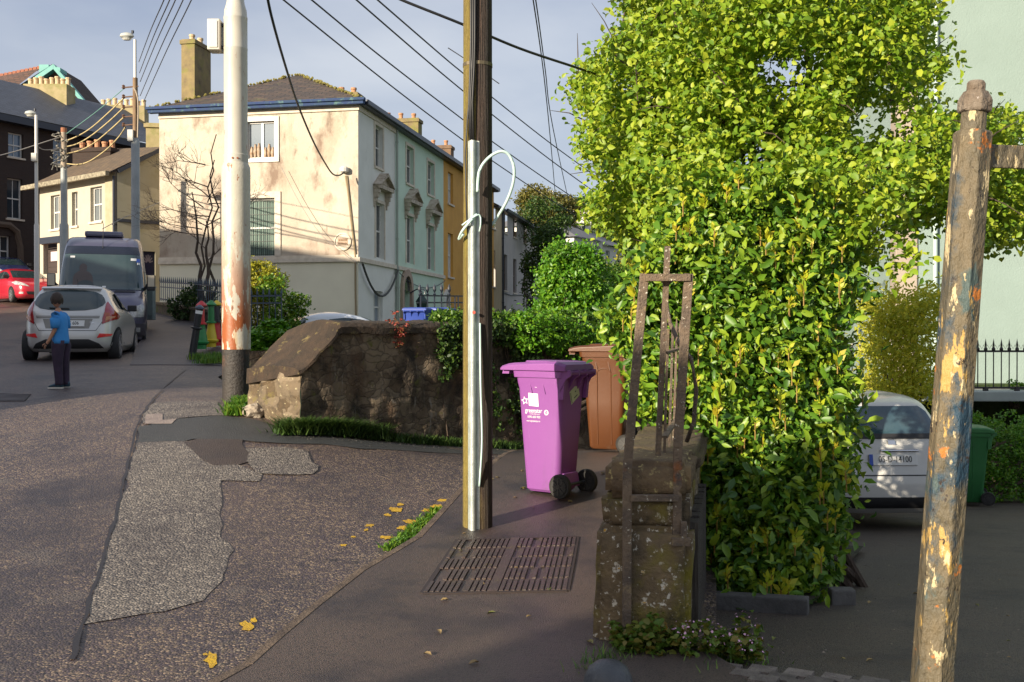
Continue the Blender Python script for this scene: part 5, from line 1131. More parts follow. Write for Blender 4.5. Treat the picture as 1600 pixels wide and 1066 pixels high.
# ============================================================ BOLLARDS
def bollard(px,pyb,pyt,Y,tilt,cols,lab,kind):
    b=W(px,pyb,Y); h=(pyb-pyt)/1600*Y; ax=Vector((math.sin(tilt),0,math.cos(tilt)))
    root=thing('bollard',lab,'bollard',b,0,'coloured bollards by the steel column')
    M1=mat('bollard '+cols[0],COLS[cols[0]],rough=.45,coat=.2); M2=mat('bollard '+cols[1],COLS[cols[1]],rough=.45,coat=.2); M3=mat('bollard '+cols[2],COLS[cols[2]],rough=.45,coat=.2)
    if kind=='bell':
        mb=MB(); mb.lathe(b,[(.10,-.06),(.10,.02),(.15,.06),(.155,.09),(.12,.11),(.115,.16),(.085,h*.35),(.07,h*.47),(.075,h*.49)],16,axis=ax); mb.build('base',M2,root,smooth='auto')
        mb=MB(); mb.lathe(b+ax*h*.49,[(.105,0),(.105,.03),(.07,.045),(.06,h*.38),(.058,h*.40)],16,axis=ax); mb.build('shaft',M1,root,smooth='auto')
        mb=MB(); mb.lathe(b+ax*h*.885,[(.065,0),(.115,.02),(.115,.04),(.085,.07),(.05,.10),(.035,.115),(.03,.125),(.001,.13)],16,axis=ax); mb.build('cap',M3,root,smooth='auto')
    else:
        mb=MB(); mb.lathe(b,[(.075,-.1),(.07,h*.5),(.115,h*.52),(.115,h*.545),(.07,h*.56),(.068,h*.93)],16,axis=ax); mb.build('shaft',M1,root,smooth='auto')
        mb=MB(); mb.lathe(b+ax*h*.83,[(.0705,0),(.0705,h*.07)],16,axis=ax); mb.build('reflective_band',mat('reflective band',(.8,.8,.78),rough=.3),root,smooth='auto')
        mb=MB(); mb.lathe(b+ax*h*.93,[(.068,0),(.09,.01),(.085,.04),(.03,.08),(.001,.085)],16,axis=ax); mb.build('cap',M3,root,smooth='auto')
COLS={'red':(.50,.02,.025),'green':(.012,.19,.045),'yellow':(.62,.46,.02),'black':(.015,.016,.02),'blue':(.04,.06,.10)}
bollard(301,552,477,20.3,R(9),('black','black','blue'),'black bollard leaning right with a white reflective band','post')
bollard(315,541,472,21.2,0,('red','green','red'),'cast bollard with red top half and green base, second from the left','bell')
bollard(330,538,471,21.6,0,('green','yellow','green'),'cast bollard with green top half and yellow base','bell')
bollard(339,536,471,22.2,0,('black','red','yellow'),'cast bollard with yellow cap and red base, touching the steel column','bell')
# service cabinet
b=W(234,497,27); root=thing('service_cabinet','slim grey-green metal service cabinet beside the van','cabinet',b)
mb=MB(); mb.box(b+Vector((0,0,.37)),(.24,.24,.84)); mb.build('body',mat('cabinet paint',(.16,.20,.19),(.12,.15,.15),scale=5,rough=.5),root,bevel=.015)
mb=MB(); mb.box(b+Vector((0,0,.81)),(.27,.27,.05)); mb.build('lid',mat('cabinet paint',(.1,.1,.1)),root,bevel=.01)
mb=MB(); mb.box(b+Vector((0,-.124,.4)),(.18,.01,.66)); mb.build('door',mat('cabinet door',(.18,.22,.21),rough=.5),root)
# ============================================================ RAILINGS of the gable garden
RLB=mat('blue-grey railing paint',(.055,.085,.12),(.04,.06,.09),scale=9,rough=.5)
def railing(lab,P,n,h,hb,m,lowwall=None,sp=.12):
    root=thing('garden_railing',lab,'railing',P[0],0,'blue railings round the gable garden')
    P=[Vector(p) for p in P]; mb=MB()
    for a,b in zip(P,P[1:]):
        mb.pts(a+Z*h,b+Z*h,.02,.04); mb.pts(a+Z*(h-.16),b+Z*(h-.16),.02,.03); mb.pts(a+Z*.06,b+Z*.06,.02,.04)
    mb.build('rails',m,root)
    for i in range(n+1):
        t=i/n*(len(P)-1); k=min(int(t),len(P)-2); q=P[k].lerp(P[k+1],t-k); mb=MB(); mb.tube([q,q+Z*(h+.02)],.011,5,caps=False); mb.lathe(q+Z*h,[(.012,0),(.026,.04),(.022,.08),(.002,.19)],5); mb.build('paling',m,root)
railing('long blue-grey spiked railings on the low wall left of the steel column',[W(250,470,34),W(296,476,30.5),W(345,484,27),W(372,490,25.4)],44,.62,0,RLB)
railing('short run of blue-grey spiked railings right of the steel column',[W(384,521,23.2),W(440,522,22.4)],6,.84,0,RLB)
# its low wall
root=thing('low_wall','low mossy stone wall carrying the railings in front of the gable','wall',W(300,495,30)); P=[W(236,474,35),W(250,473,34),W(296,479,30.5),W(345,487,27),W(378,497,25),W(384,523,23.2),W(448,524,22.2)]
mb=MB()
for a,b in zip(P,P[1:]):
    k=6
    for i in range(k):
        p=a.lerp(b,i/k);q=a.lerp(b,(i+1)/k); n=Vector((q.y-p.y,-(q.x-p.x),0)).normalized()*.16
        if n.y>0:n=-n
        mb.prism([p+n-Z*1.3,q+n-Z*1.3,q-n-Z*1.3,p-n-Z*1.3],(0,0,1.26))
mb.build('body',mat('low wall stone',(.15,.11,.065),(.08,.06,.04),scale=4,rough=.95,bump=.9,bscale=18,layers=[((.09,.12,.02),2.2,.52,.66),((.04,.03,.02),3,.6,.7)]),root)
mb=MB()
for a,b in zip(P,P[1:]):
    n=Vector((b.y-a.y,-(b.x-a.x),0)).normalized()*.2
    if n.y>0:n=-n
    mb.prism([a+n-Z*.05,b+n-Z*.05,b-n-Z*.05,a-n-Z*.05],(0,0,.07))
mb.build('coping',mat('low wall coping',(.14,.10,.06),(.20,.15,.09),scale=6,rough=.95,bump=.6),root)
# ornate gate piece beside the hedge on the terrace
root=thing('ornate_gate','dark ornate iron gate with spear finials beyond the blue bins','gate',W(655,500,29))
b_=W(655,500,29).z-.9
mb=MB(); mb.pts(W(654,462,29),W(730,463,30),.02,.04); mb.pts(W(652,473,29),W(730,473,30),.02,.04); mb.build('rails',GUT,root)
for px in(656,668,679,690,702,711,716):
    mb=MB(); p=W(px,505,29+(px-654)/76); mb.tube([p-Z*.9,W(px+(1.5 if px==656 else 0),462,29+(px-654)/76)],.022,5); 
    if px<710: mb.lathe(W(px,462,p.y),[(.02,0),(.05,.03),(.02,.08),(.055,.17),(.045,.24),(.004,.34)],6)
    mb.build('paling',GUT,root)
mb=MB(); mb.tube([W(657+math.cos(t)*(.8*t)+2,456+math.sin(t)*.8*t,29) for t in np.linspace(0,7,18)],.016,5); mb.build('scroll',GUT,root)
# fence with pale pickets behind the brown bin
root=thing('picket_fence','dark garden fence with pale picket tops behind the brown bin','fence',W(950,535,24))
for k in range(16):
    px=918+k*5; mb=MB(); p=W(px,519+k*.3,24); mb.box(p-Z*.55,(.05,.02,1.1)); mb.build('picket',mat('dark picket',(.05,.05,.065),(.3,.3,.32),scale=30,rough=.7),root)
mb=MB(); mb.pts(W(915,524,24.05),W(1000,526,24.05),.03,.05); mb.pts(W(915,540,24.05),W(1000,540,24.05),.03,.05); mb.build('rail',mat('fence rail',(.05,.05,.06),rough=.7),root)
root=thing('black_garden_gate','black tubular garden gate seen between the brown bin and the iron frame','gate',W(1018,680,9.6))
for k in range(8): mb=MB(); p=W(994+k*8,640,9.7); mb.tube([Vector((p.x,9.7,.2)),Vector((p.x,9.7,1.02))],.008,5); mb.build('bar',BLKC,root)
mb=MB(); p=W(994,640,9.7);q=W(1052,640,9.7); mb.tube([(p.x,9.7,1.02),(q.x,9.7,1.02)],.012,5); mb.build('rail',BLKC,root)
# ============================================================ WHEELIE BINS
def bin_(lab,col,loc,rz,s=(1,1,1),kind='bin',group=None,deco=None,wheels=True,lidtilt=0):
    """local: front = -x, rear (handle, wheels) = +x ; side faces -y/+y"""
    root=thing('wheelie_bin',lab,'bin',loc,rz,group); sx,sy,sz=s
    M_=mat('bin plastic '+col,BC[col][0],BC[col][1],scale=1.2,rough=.42,bump=.06,bscale=60,spec=.35,layers=[(tuple(.7*a+.02 for a in BC[col][0]),2.2,.60,.80,(2,2,.5)),(tuple(.9*a+.05 for a in BC[col][0]),7,.64,.74,(3,3,.6)),((.10,.08,.06),4,.60,.8,(1,1,1),.28,-.02)])
    H=1.0*sz; T=(.245*sx,.215*sy); B=(.175*sx,.17*sy)
    def ring(z,k,off=0,f=0):
        hx,hy=B[0]+(T[0]-B[0])*k+off,B[1]+(T[1]-B[1])*k+off; r=.05; P=[]
        for cx_,cy_,a0 in((hx-r,-hy+r,-90),(hx-r,hy-r,0),(-hx+r,hy-r,90),(-hx+r,-hy+r,180)):
            for k2 in range(5): a=R(a0+k2*22.5); P.append(Vector((cx_+r*math.cos(a),cy_+r*math.sin(a),z)))
        return P
    mb=MB(); rings=[ring(.03*sz,.0,-.015),ring(.05*sz,.02),ring(.5*sz,.5),ring(.86*sz,.86),ring(.90*sz,.90,.006),ring(H*.945,.95,.008),ring(H*.95,.95,.026),ring(H,1,.028)]
    for r_i in rings: mb.v+=r_i
    n=20
    for j in range(len(rings)-1):
        for k in range(n): mb.f.append((j*n+k,j*n+(k+1)%n,(j+1)*n+(k+1)%n,(j+1)*n+k))
    mb.f.append(tuple(range(n))[::-1]); mb.f.append(tuple(range((len(rings)-1)*n,len(rings)*n)))
    body=mb.build('body',M_,root,local=True,smooth='auto')
    # recessed side panels / ribs
    mb=MB()
    for side in(-1,1):
        for fx in(-.28,.28): 
            x=fx*T[0]*1.0; mb.pts((x-.03,side*(T[1]-.002)*.985,H*.93),(x+.0,side*(B[1]+(T[1]-B[1])*.84+.002),H*.82),.008,.014)
    mb.build('rib',M_,body,local=True)
    if col!='purple':      # moulded arch outline on the side faces
        for side in(-1,1):
            Pp=[]
            for k in range(13):
                a=math.pi*k/12; Pp.append((.075*math.cos(a),.79*H+.05*math.sin(a)))
            Pp=[(.075,.08)]+Pp+[(-.075,.08)]; mb=MB()
            mb.tube([Vector((x,side*(B[1]+(T[1]-B[1])*((z-.05)/(.95*H))),z)) for x,z in Pp],.007,6,caps=False); mb.build('moulded_arch',M_,body,local=True,smooth=True)
    # lid
    mb=MB(); L0=T[0]+.035; Wd=T[1]+.035; zl=H+.004
    prof=[(-L0-.10,.0),(-L0-.10,.035),(-L0-.03,.055),(-L0+.03,.062),(L0*.35,.078),(L0*.8,.072),(L0+.015,.05),(L0+.02,.0)]
    for y,e in((-Wd,-.018),(-Wd+.03,0),(Wd-.03,0),(Wd,-.018)):
        for x,z in prof: mb.v.append(Vector((x*(1-.0*e),y,zl+max(0,z+(e if z>.03 else 0)))))
    m_=len(prof)
    for j in range(3):
        for k in range(m_-1): i=j*m_+k; mb.f.append((i,i+m_,i+m_+1,i+1))
        mb.f.append((j*m_+m_-1,(j+1)*m_+m_-1,(j+1)*m_,j*m_))
    mb.f.append(tuple(range(m_))); mb.f.append(tuple(range(3*m_,4*m_))[::-1])
    lid=mb.build('lid',M_,root,local=True,bevel=.006)
    mb=MB(); mb.box((-L0*.05,0,zl+.074),(L0*1.2,Wd*1.2,.012),tap=.93); mb.box((-L0-.07,0,zl-.006),(.07,Wd*1.7,.05),tap=.9); mb.build('lid_ridge',M_,lid,local=True,bevel=.004)
    # handle at the rear
    mb=MB(); hx=T[0]+.075; mb.tube([(hx,-Wd*.88,H-.01),(hx,Wd*.88,H-.01)],.016,8)
    for y in(-Wd*.85,-Wd*.28,Wd*.28,Wd*.85): mb.prism([(T[0]-.02,y-.008,H+.015),(hx+.012,y-.008,H+.012),(hx+.016,y-.008,H-.03),(hx-.03,y-.008,H-.06),(T[0]-.015,y-.008,H-.16)],(0,.016,0))
    mb.build('handle',M_,root,local=True)
    # side steps under the rim near the corner
    mb=MB(); 
    for y in(-1,1): mb=MB(); mb.prism([(T[0]-.035,y*(T[1]-.03),H*.78),(T[0]+.012,y*(T[1]-.03),H*.78),(T[0]+.03,y*(T[1]-.03),H*.95),(T[0]-.03,y*(T[1]-.03),H*.95)],(0,y*.034,0)); mb.build('corner_gusset',M_,root,local=True)
    if wheels:
        zr=.10; xw=B[0]+.06
        for y in(-1,1):
            yy=y*(B[1]+.055); mb=MB(); mb.lathe((xw,yy-.024,zr),[(.075,.002),(.092,.0),(.10,.012),(.10,.036),(.092,.048),(.075,.046)],24,axis=(0,1,0)); wh=mb.build('wheel',mat('rubber tyre',(.013,.013,.013),(.028,.025,.022),scale=8,rough=.8),root,local=True,smooth='auto')
            mb=MB(); mb.lathe((xw,yy-.028,zr),[(.072,0),(.072,.056)],20,axis=(0,1,0)); mb.build('hub',mat('dark grey hub',(.02,.02,.02),rough=.6),wh,local=True)
            mb=MB()
            for k in range(8): a=k*math.pi/4; 
            for k in range(8):
                a=k*math.pi/4; 
                for s_ in(-1,1): mb.pts((xw+.02*math.cos(a),yy+s_*.031,zr+.02*math.sin(a)),(xw+.066*math.cos(a),yy+s_*.031,zr+.066*math.sin(a)),.012,.006,up=(0,1,0))
            for s_ in(-1,1): mb.lathe((xw,yy+s_*.028-(.0),zr),[(.022,0),(.02,.008*s_)],10,axis=(0,1,0))
            mb.build('spokes',mat('hub spokes',(.022,.021,.02),rough=.5),wh,local=True)
        mb=MB(); mb.tube([(xw,-B[1]-.05,zr),(xw,B[1]+.05,zr)],.012,8); mb.build('axle',GUT,root,local=True)
        mb=MB(); mb.box((B[0]+.01,0,.13),(.07,B[1]*1.7,.12),tap=.8); mb.build('axle_housing',M_,root,local=True,bevel=.01)
    if deco: deco(root,T,B,H)
    return root
BC={'purple':((.235,.075,.275),(.21,.066,.25)),'brown':((.098,.034,.010),(.082,.028,.009)),'green':((.03,.15,.045),(.025,.13,.04)),'blue':((.03,.07,.34),(.03,.06,.28))}
def deco(root,T,B,H):
    WP=mat('white sticker print',(.80,.78,.76),rough=.5)
    def P(x,z,o=.002):  # on side face y=-
        k=(z-.05)/(.95*H); yy=-(B[1]+(T[1]-B[1])*k)-o; return Vector((x,yy,z))
    up=(P(0,.6)-P(0,.5)).normalized(); u=Vector((1,0,0)); cx=-.055
    mb=MB(); mb.add([P(cx-.045,.735),P(cx+.05,.73),P(cx+.045,.835),P(cx-.05,.84)],[(0,1,2,3)]); mb.add([P(cx-.02,.895),P(cx+.035,.885),P(cx+.03,.915),P(cx-.03,.912)],[(0,1,2,3)]); mb.build('sticker',WP,root,local=True,fix=False)
    mb=MB(); put_text(mb,'greenstar',.052,P(cx-.0,.695,.003),u,up,.85); put_text(mb,'a clean difference',.014,P(cx+.01,.668,.003),u,up,1); put_text(mb,'1890 600 900',.026,P(cx,.643,.003),u,up,.9); put_text(mb,'www.greenstar.ie',.021,P(cx-.005,.61,.003),u,up,.9)
    # star outline and ring emblem
    st=[]; c=P(cx-.085,.775,.003)
    for k in range(10): a=math.pi/2+k*math.pi/5+.2; r1=.036 if k%2==0 else .017; st.append(c+u*math.cos(a)*r1+up*math.sin(a)*r1)
    for k in range(10):
        a_,b_=st[k],st[(k+1)%10]; mb.add([a_,b_,b_.lerp(c,.35),a_.lerp(c,.35)],[(0,1,2,3)])
    c=P(cx+.125,.685,.003)
    for k in range(12): 
        a=k*math.pi/6;b=a+.40; mb.add([c+(u*math.cos(t)+up*math.sin(t))*r for t,r in((a,.022),(b,.022),(b,.014),(a,.014))],[(0,1,2,3)])
    for k in range(3): a=k*2.094; mb.add([c,c+(u*math.cos(a)+up*math.sin(a))*.013,c+(u*math.cos(a+.5)+up*math.sin(a+.5))*.013],[(0,1,2)])
    mb.build('lettering',WP,root,local=True,fix=False)
    def Q(y,z,o=.003): k=(z-.05)/(.95*H); return Vector((B[0]+(T[0]-B[0])*k+o,y,z))
    mb=MB(); mb.add([Q(-.06,.85),Q(.06,.92),Q(.10,.82),Q(-.02,.745)],[(0,1,2,3)]); lb=mb.build('label',mat('cream label',(.50,.52,.34),(.45,.47,.3),scale=10,rough=.7),root,local=True,fix=False)
    mb=MB(); 
    for a,b in(((-.045,.843),(-.012,.76)),): mb.pts(Q(*a,.005),Q(*b,.005),.006,.001,up=(1,0,0))
    mb.pts(Q(.015,.80,.005),Q(.06,.825,.005),.008,.001,up=(1,0,0)); mb.pts(Q(.022,.85,.005),Q(.036,.857,.005),.01,.001,up=(1,0,0)); mb.build('label_print',GUT,lb,local=True)
pp=GP(866,776,PV); print('purple at',pp)
bin_('purple wheelie bin with white waste company lettering and a crooked label','purple',(pp.x-.02,pp.y+.16,pp.z),R(-36),deco=deco,s=(.93,.86,1.02))
bp=W(957,700,10.75); print('brown at',bp,PV(bp.x,bp.y)); bp.z=PV(bp.x,bp.y)
bin_('brown wheelie bin standing behind the purple one','brown',(bp.x-.02,bp.y+.12,bp.z),R(-22),s=(1.0,1.0,1.05))
gb=W(1518,789,15.0); bin_('green wheelie bin against the clipped hedge behind the gate post','green',(gb.x,15.25,gb.z),R(-14),s=(1.25,1.3,1.06))
for i,(px,Y,rz_) in enumerate(((652,26,-100),(673,26.6,-112),(690,27.2,-105))):
    b=W(px,487,Y); bin_(['blue wheelie bin nearest the mint house door, left of the blue row','middle blue wheelie bin of the row behind the stone wall','right-hand blue wheelie bin of the row, half hidden by the ivy hedge'][i],'blue',(b.x,Y,b.z-.98),R(rz_),s=(1.05,1.3,1.0),group='blue bins behind the stone wall')
# ============================================================ STREET LAMPS, POLES
CONC=mat('grey lamp column paint',(.34,.36,.36),(.28,.30,.30),scale=3,rough=.5); CONC2=mat('weathered concrete pole',(.40,.33,.25),(.28,.22,.17),scale=4,rough=.9,bump=.4)
def lamphead(root,p,s=1):
    mb=MB(); mb.lathe(p+Vector((-.28*s,0,0)),[(.02,-.02),(.14*s,0),(.2*s,.05*s),(.17*s,.12*s),(.06*s,.16*s)],12,sq=.6); h_=mb.build('lamp_head',mat('lamp head grey',(.42,.43,.40),rough=.5),root,smooth='auto')
    mb=MB(); mb.lathe(p+Vector((-.28*s,0,-.05*s)),[(.1*s,0),(.14*s,.05*s)],12,sq=.6); mb.build('lens',mat('lamp lens',(.5,.5,.45),rough=.2),h_); mb=MB(); mb.lathe(p+Vector((-.12*s,0,.14*s)),[(.04,0),(.04,.08)],8); mb.build('photocell',GUT,h_)
Y=30; b=W(212,372,Y); root=thing('street_lamp','tall street lamp pole carrying power cables in front of the cream cottage','street lamp',(b.x,Y,2.0))
zz=lambda py:W(212,py,Y).z
mb=MB(); mb.lathe((b.x,Y,0),[(.125,1.8),(.12,zz(222)),(.09,zz(218)),(.08,zz(216))],14); mb.build('base_column',CONC,root,smooth='auto')
mb=MB(); mb.lathe((b.x,Y,0),[(.075,zz(222)),(.07,zz(122))],12); mb.build('wood_section',mat('brown pole section',(.16,.10,.06),(.25,.17,.1),scale=8,rough=.9,stretch=(3,3,.4)),root,smooth='auto')
mb=MB(); mb.lathe((b.x,Y,0),[(.045,zz(135)),(.04,zz(62))],10); mb.build('upper_pole',mat('white steel pole',(.62,.60,.56),rough=.4),root,smooth='auto')
lamphead(root,W(214,60,Y),1.05)
mb=MB(); 
for py in(137,152,168,183,196): mb.pts(W(193,py,Y-.02),W(216,py-2,Y-.02),.035,.035); mb.lathe(W(193,py,Y-.02)-Z*.04,[(.03,0),(.055,.03),(.03,.06),(.05,.09),(.02,.12)],6)
mb.build('crossarm',mat('rusty insulator',(.12,.06,.035),rough=.7),root)
mb=MB(); mb.box(W(204.5,212,Y-.1),(.16,.14,.33)); mb.build('fuse_box',mat('pale fuse box',(.55,.53,.48),rough=.6),root,bevel=.01)
mb=MB(); mb.tube(spline([W(208,137,Y-.12),W(213,145,Y-.14),W(216,165,Y-.13),W(215,215,Y-.1)],4),.02,5); mb.build('riser_cable',mat('tan cable',(.4,.33,.25),rough=.7),root)
Y=36; b=W(100,300,Y); root=thing('concrete_pole','weathered pale pole with brown cap wrapped in cable fittings, left of the van','utility pole',(b.x,Y,2.3)); zz=lambda py:W(100,py,Y).z
mb=MB(); mb.lathe((b.x,Y,0),[(.165,2.2),(.15,zz(352)),(.12,zz(349)),(.11,zz(262))],14); mb.build('base_column',CONC,root,smooth='auto')
mb=MB(); mb.lathe((b.x,Y,0),[(.108,zz(264)),(.095,zz(206))],12); mb.build('shaft',CONC2,root,smooth='auto'); mb=MB(); mb.lathe((b.x,Y,0),[(.10,zz(207)),(.10,zz(200))],12); mb.build('cap',mat('rust cap',(.30,.12,.06),rough=.8),root)
mb=MB(); g6=random.Random(8)
for k in range(34): 
    p=W(g6.uniform(84,104),g6.uniform(206,262),Y-.12); mb.tube([p,p+Vector((g6.uniform(-.15,.15),0,g6.uniform(-.1,.1))),p+Vector((g6.uniform(-.2,.2),0,g6.uniform(-.2,.1)))],.018,4)
mb.build('cable_fittings',mat('pale and dark fittings',(.35,.33,.28),(.03,.03,.03),scale=9,rough=.7,lo=.45,hi=.55),root)
Y=34; b=W(57,300,Y); root=thing('street_lamp','slim pale street lamp nearest the dark brick house','street lamp',(b.x,Y,2.2)); zz=lambda py:W(57,py,Y).z
mb=MB(); mb.lathe((b.x,Y,0),[(.085,2.0),(.08,zz(352)),(.06,zz(349)),(.05,zz(180))],12); mb.build('column',mat('white steel pole',(.62,.60,.56)),root,smooth='auto'); lamphead(root,W(60,180,Y),.95)
mb=MB(); mb.box(W(54,246,Y-.1),(.17,.14,.27)); mb.build('fuse_box',mat('pale fuse box',(.5,.5,.5)),root,bevel=.01)
# ============================================================ WIRES (each a thing)
def wire(lab,pts,r=.012,m=None,gr='overhead wires',n=6,nm='overhead_wire'):
    P=[W(*p) for p in pts]; P=spline(P,n) if len(P)>2 else P; mb=MB(); mb.tube(P,r,5,caps=False); o=mb.build(nm,m or BLKC,None,smooth=True,fix=False); return tag(o,lab,'wire',gr)
wire('thick black cable dropping from the top of the picture to the box on the gable',[(414,-25,20),(424,25,21),(445,100,24),(466,165,28),(490,222,32),(508,255,35),(520,272,36.5),(530,274,37.3),(538,269,37.6)],.03,gr='service cables')
T4='overhead wire crossing the sky down to the right, '
wire(T4+'lowest of the four parallel lines',[(420,-18,17),(443,0,17.5),(555,90,21),(638,155,24),(722,218,27),(770,252,29),(852,307,33),(930,356,36)],.016)
wire(T4+'second lowest of the four parallel lines',[(465,-18,17),(487,0,17.5),(597,90,21),(722,186,26),(770,222,28),(860,285,32),(940,338,35)],.016)
wire(T4+'second highest of the four parallel lines',[(535,-20,17),(557,0,17.5),(661,90,21),(722,141,24),(770,180,26),(860,250,30),(940,308,34)],.016)
wire(T4+'highest of the four parallel lines',[(565,-22,17),(590,0,17.5),(694,90,22),(723,114,24),(770,153,26),(860,224,30),(940,282,34)],.016)
wire('short loose wire ending in the sky just right of the wooden pole',[(700,75,8),(735,98,8),(770,124,8),(780,131,8)],.004)
wire('thick twisted black cable running from the upper left across the pole into the tree',[(600,-15,8),(627,0,8),(722,38,8.2),(812,76,8.6),(898,105,9),(930,116,9.3)],.012)
wire('left one of the two steep thin wires right of the wooden pole',[(829,-12,14),(833,0,14),(850,120,18),(862,240,24),(868,310,32)],.010)
wire('right one of the two steep thin wires right of the wooden pole',[(832,-12,14),(837,0,14),(852,110,18),(864,200,22),(893,335,36)],.010)
for i,(x0,x1,y1) in enumerate(((257,217,97),(266,218,114),(275,219,128),(287,219,150),(300,224,160))):
    wire(['leftmost','second','third','fourth','rightmost'][i]+' wire of the bundle fanning up from the street lamp pole',[(x0+4,-22,15),(x0,-2,16),((x0+x1)/2-2,y1*.5,22),(x1,y1,29.9)],.010,gr='wire bundle at the street lamp pole')
TAN=mat('tan cable with painted sun',(.50,.40,.20),(.12,.09,.05),scale=3,rough=.7,lo=.5,hi=.75)  # yellow sunlight on the cables is put into this tan
for i,P in enumerate(([(193,154,29.9),(170,176,31),(145,198,33),(125,211,35),(104,220,36)],[(193,169,29.9),(168,192,31),(140,214,33),(120,225,35),(105,229,36)],[(193,184,29.9),(170,205,31),(145,225,33),(125,235,35),(105,240,36)],[(196,199,29.9),(185,215,31),(165,235,33),(140,252,34.5),(122,257,35.5),(104,256,36)])):
    wire(['top','second','third','lowest'][i]+' tan cable, yellow sunlight in its colour, sagging between the street lamp pole and the pale pole',P,.022,TAN,'tan cables between the two poles')
wire('thin green cable from the pale pole up to the street lamp pole',[(104,209,36),(150,175,33),(193,139,30)],.012,mat('green cable',(.15,.35,.30),rough=.6),'tan cables between the two poles')
wire('grey cable running left from the pale pole past the slim lamp',[(96,214,36),(70,222,35.5),(30,235,35),(0,243,34.5),(-40,252,34)],.018,mat('grey cable',(.3,.28,.26),rough=.7))
wire('low sagging cable between the slim lamp and the pale pole',[(60,230,34),(68,234,34.5),(80,234,35),(96,231,36)],.015,mat('grey cable',(.3,.3,.3)))
wire('faint diagonal wire from the gable to the poles',[(250,316,37),(222,328,35),(190,342,33),(160,358,32)],.012,mat('grey cable',(.3,.3,.3)))
wire('thin wire hanging across the gable down to its corner',[(440,262,38.3),(470,320,38.1),(505,370,37.9),(558,412,37.7)],.010,mat('grey cable',(.3,.3,.3)))
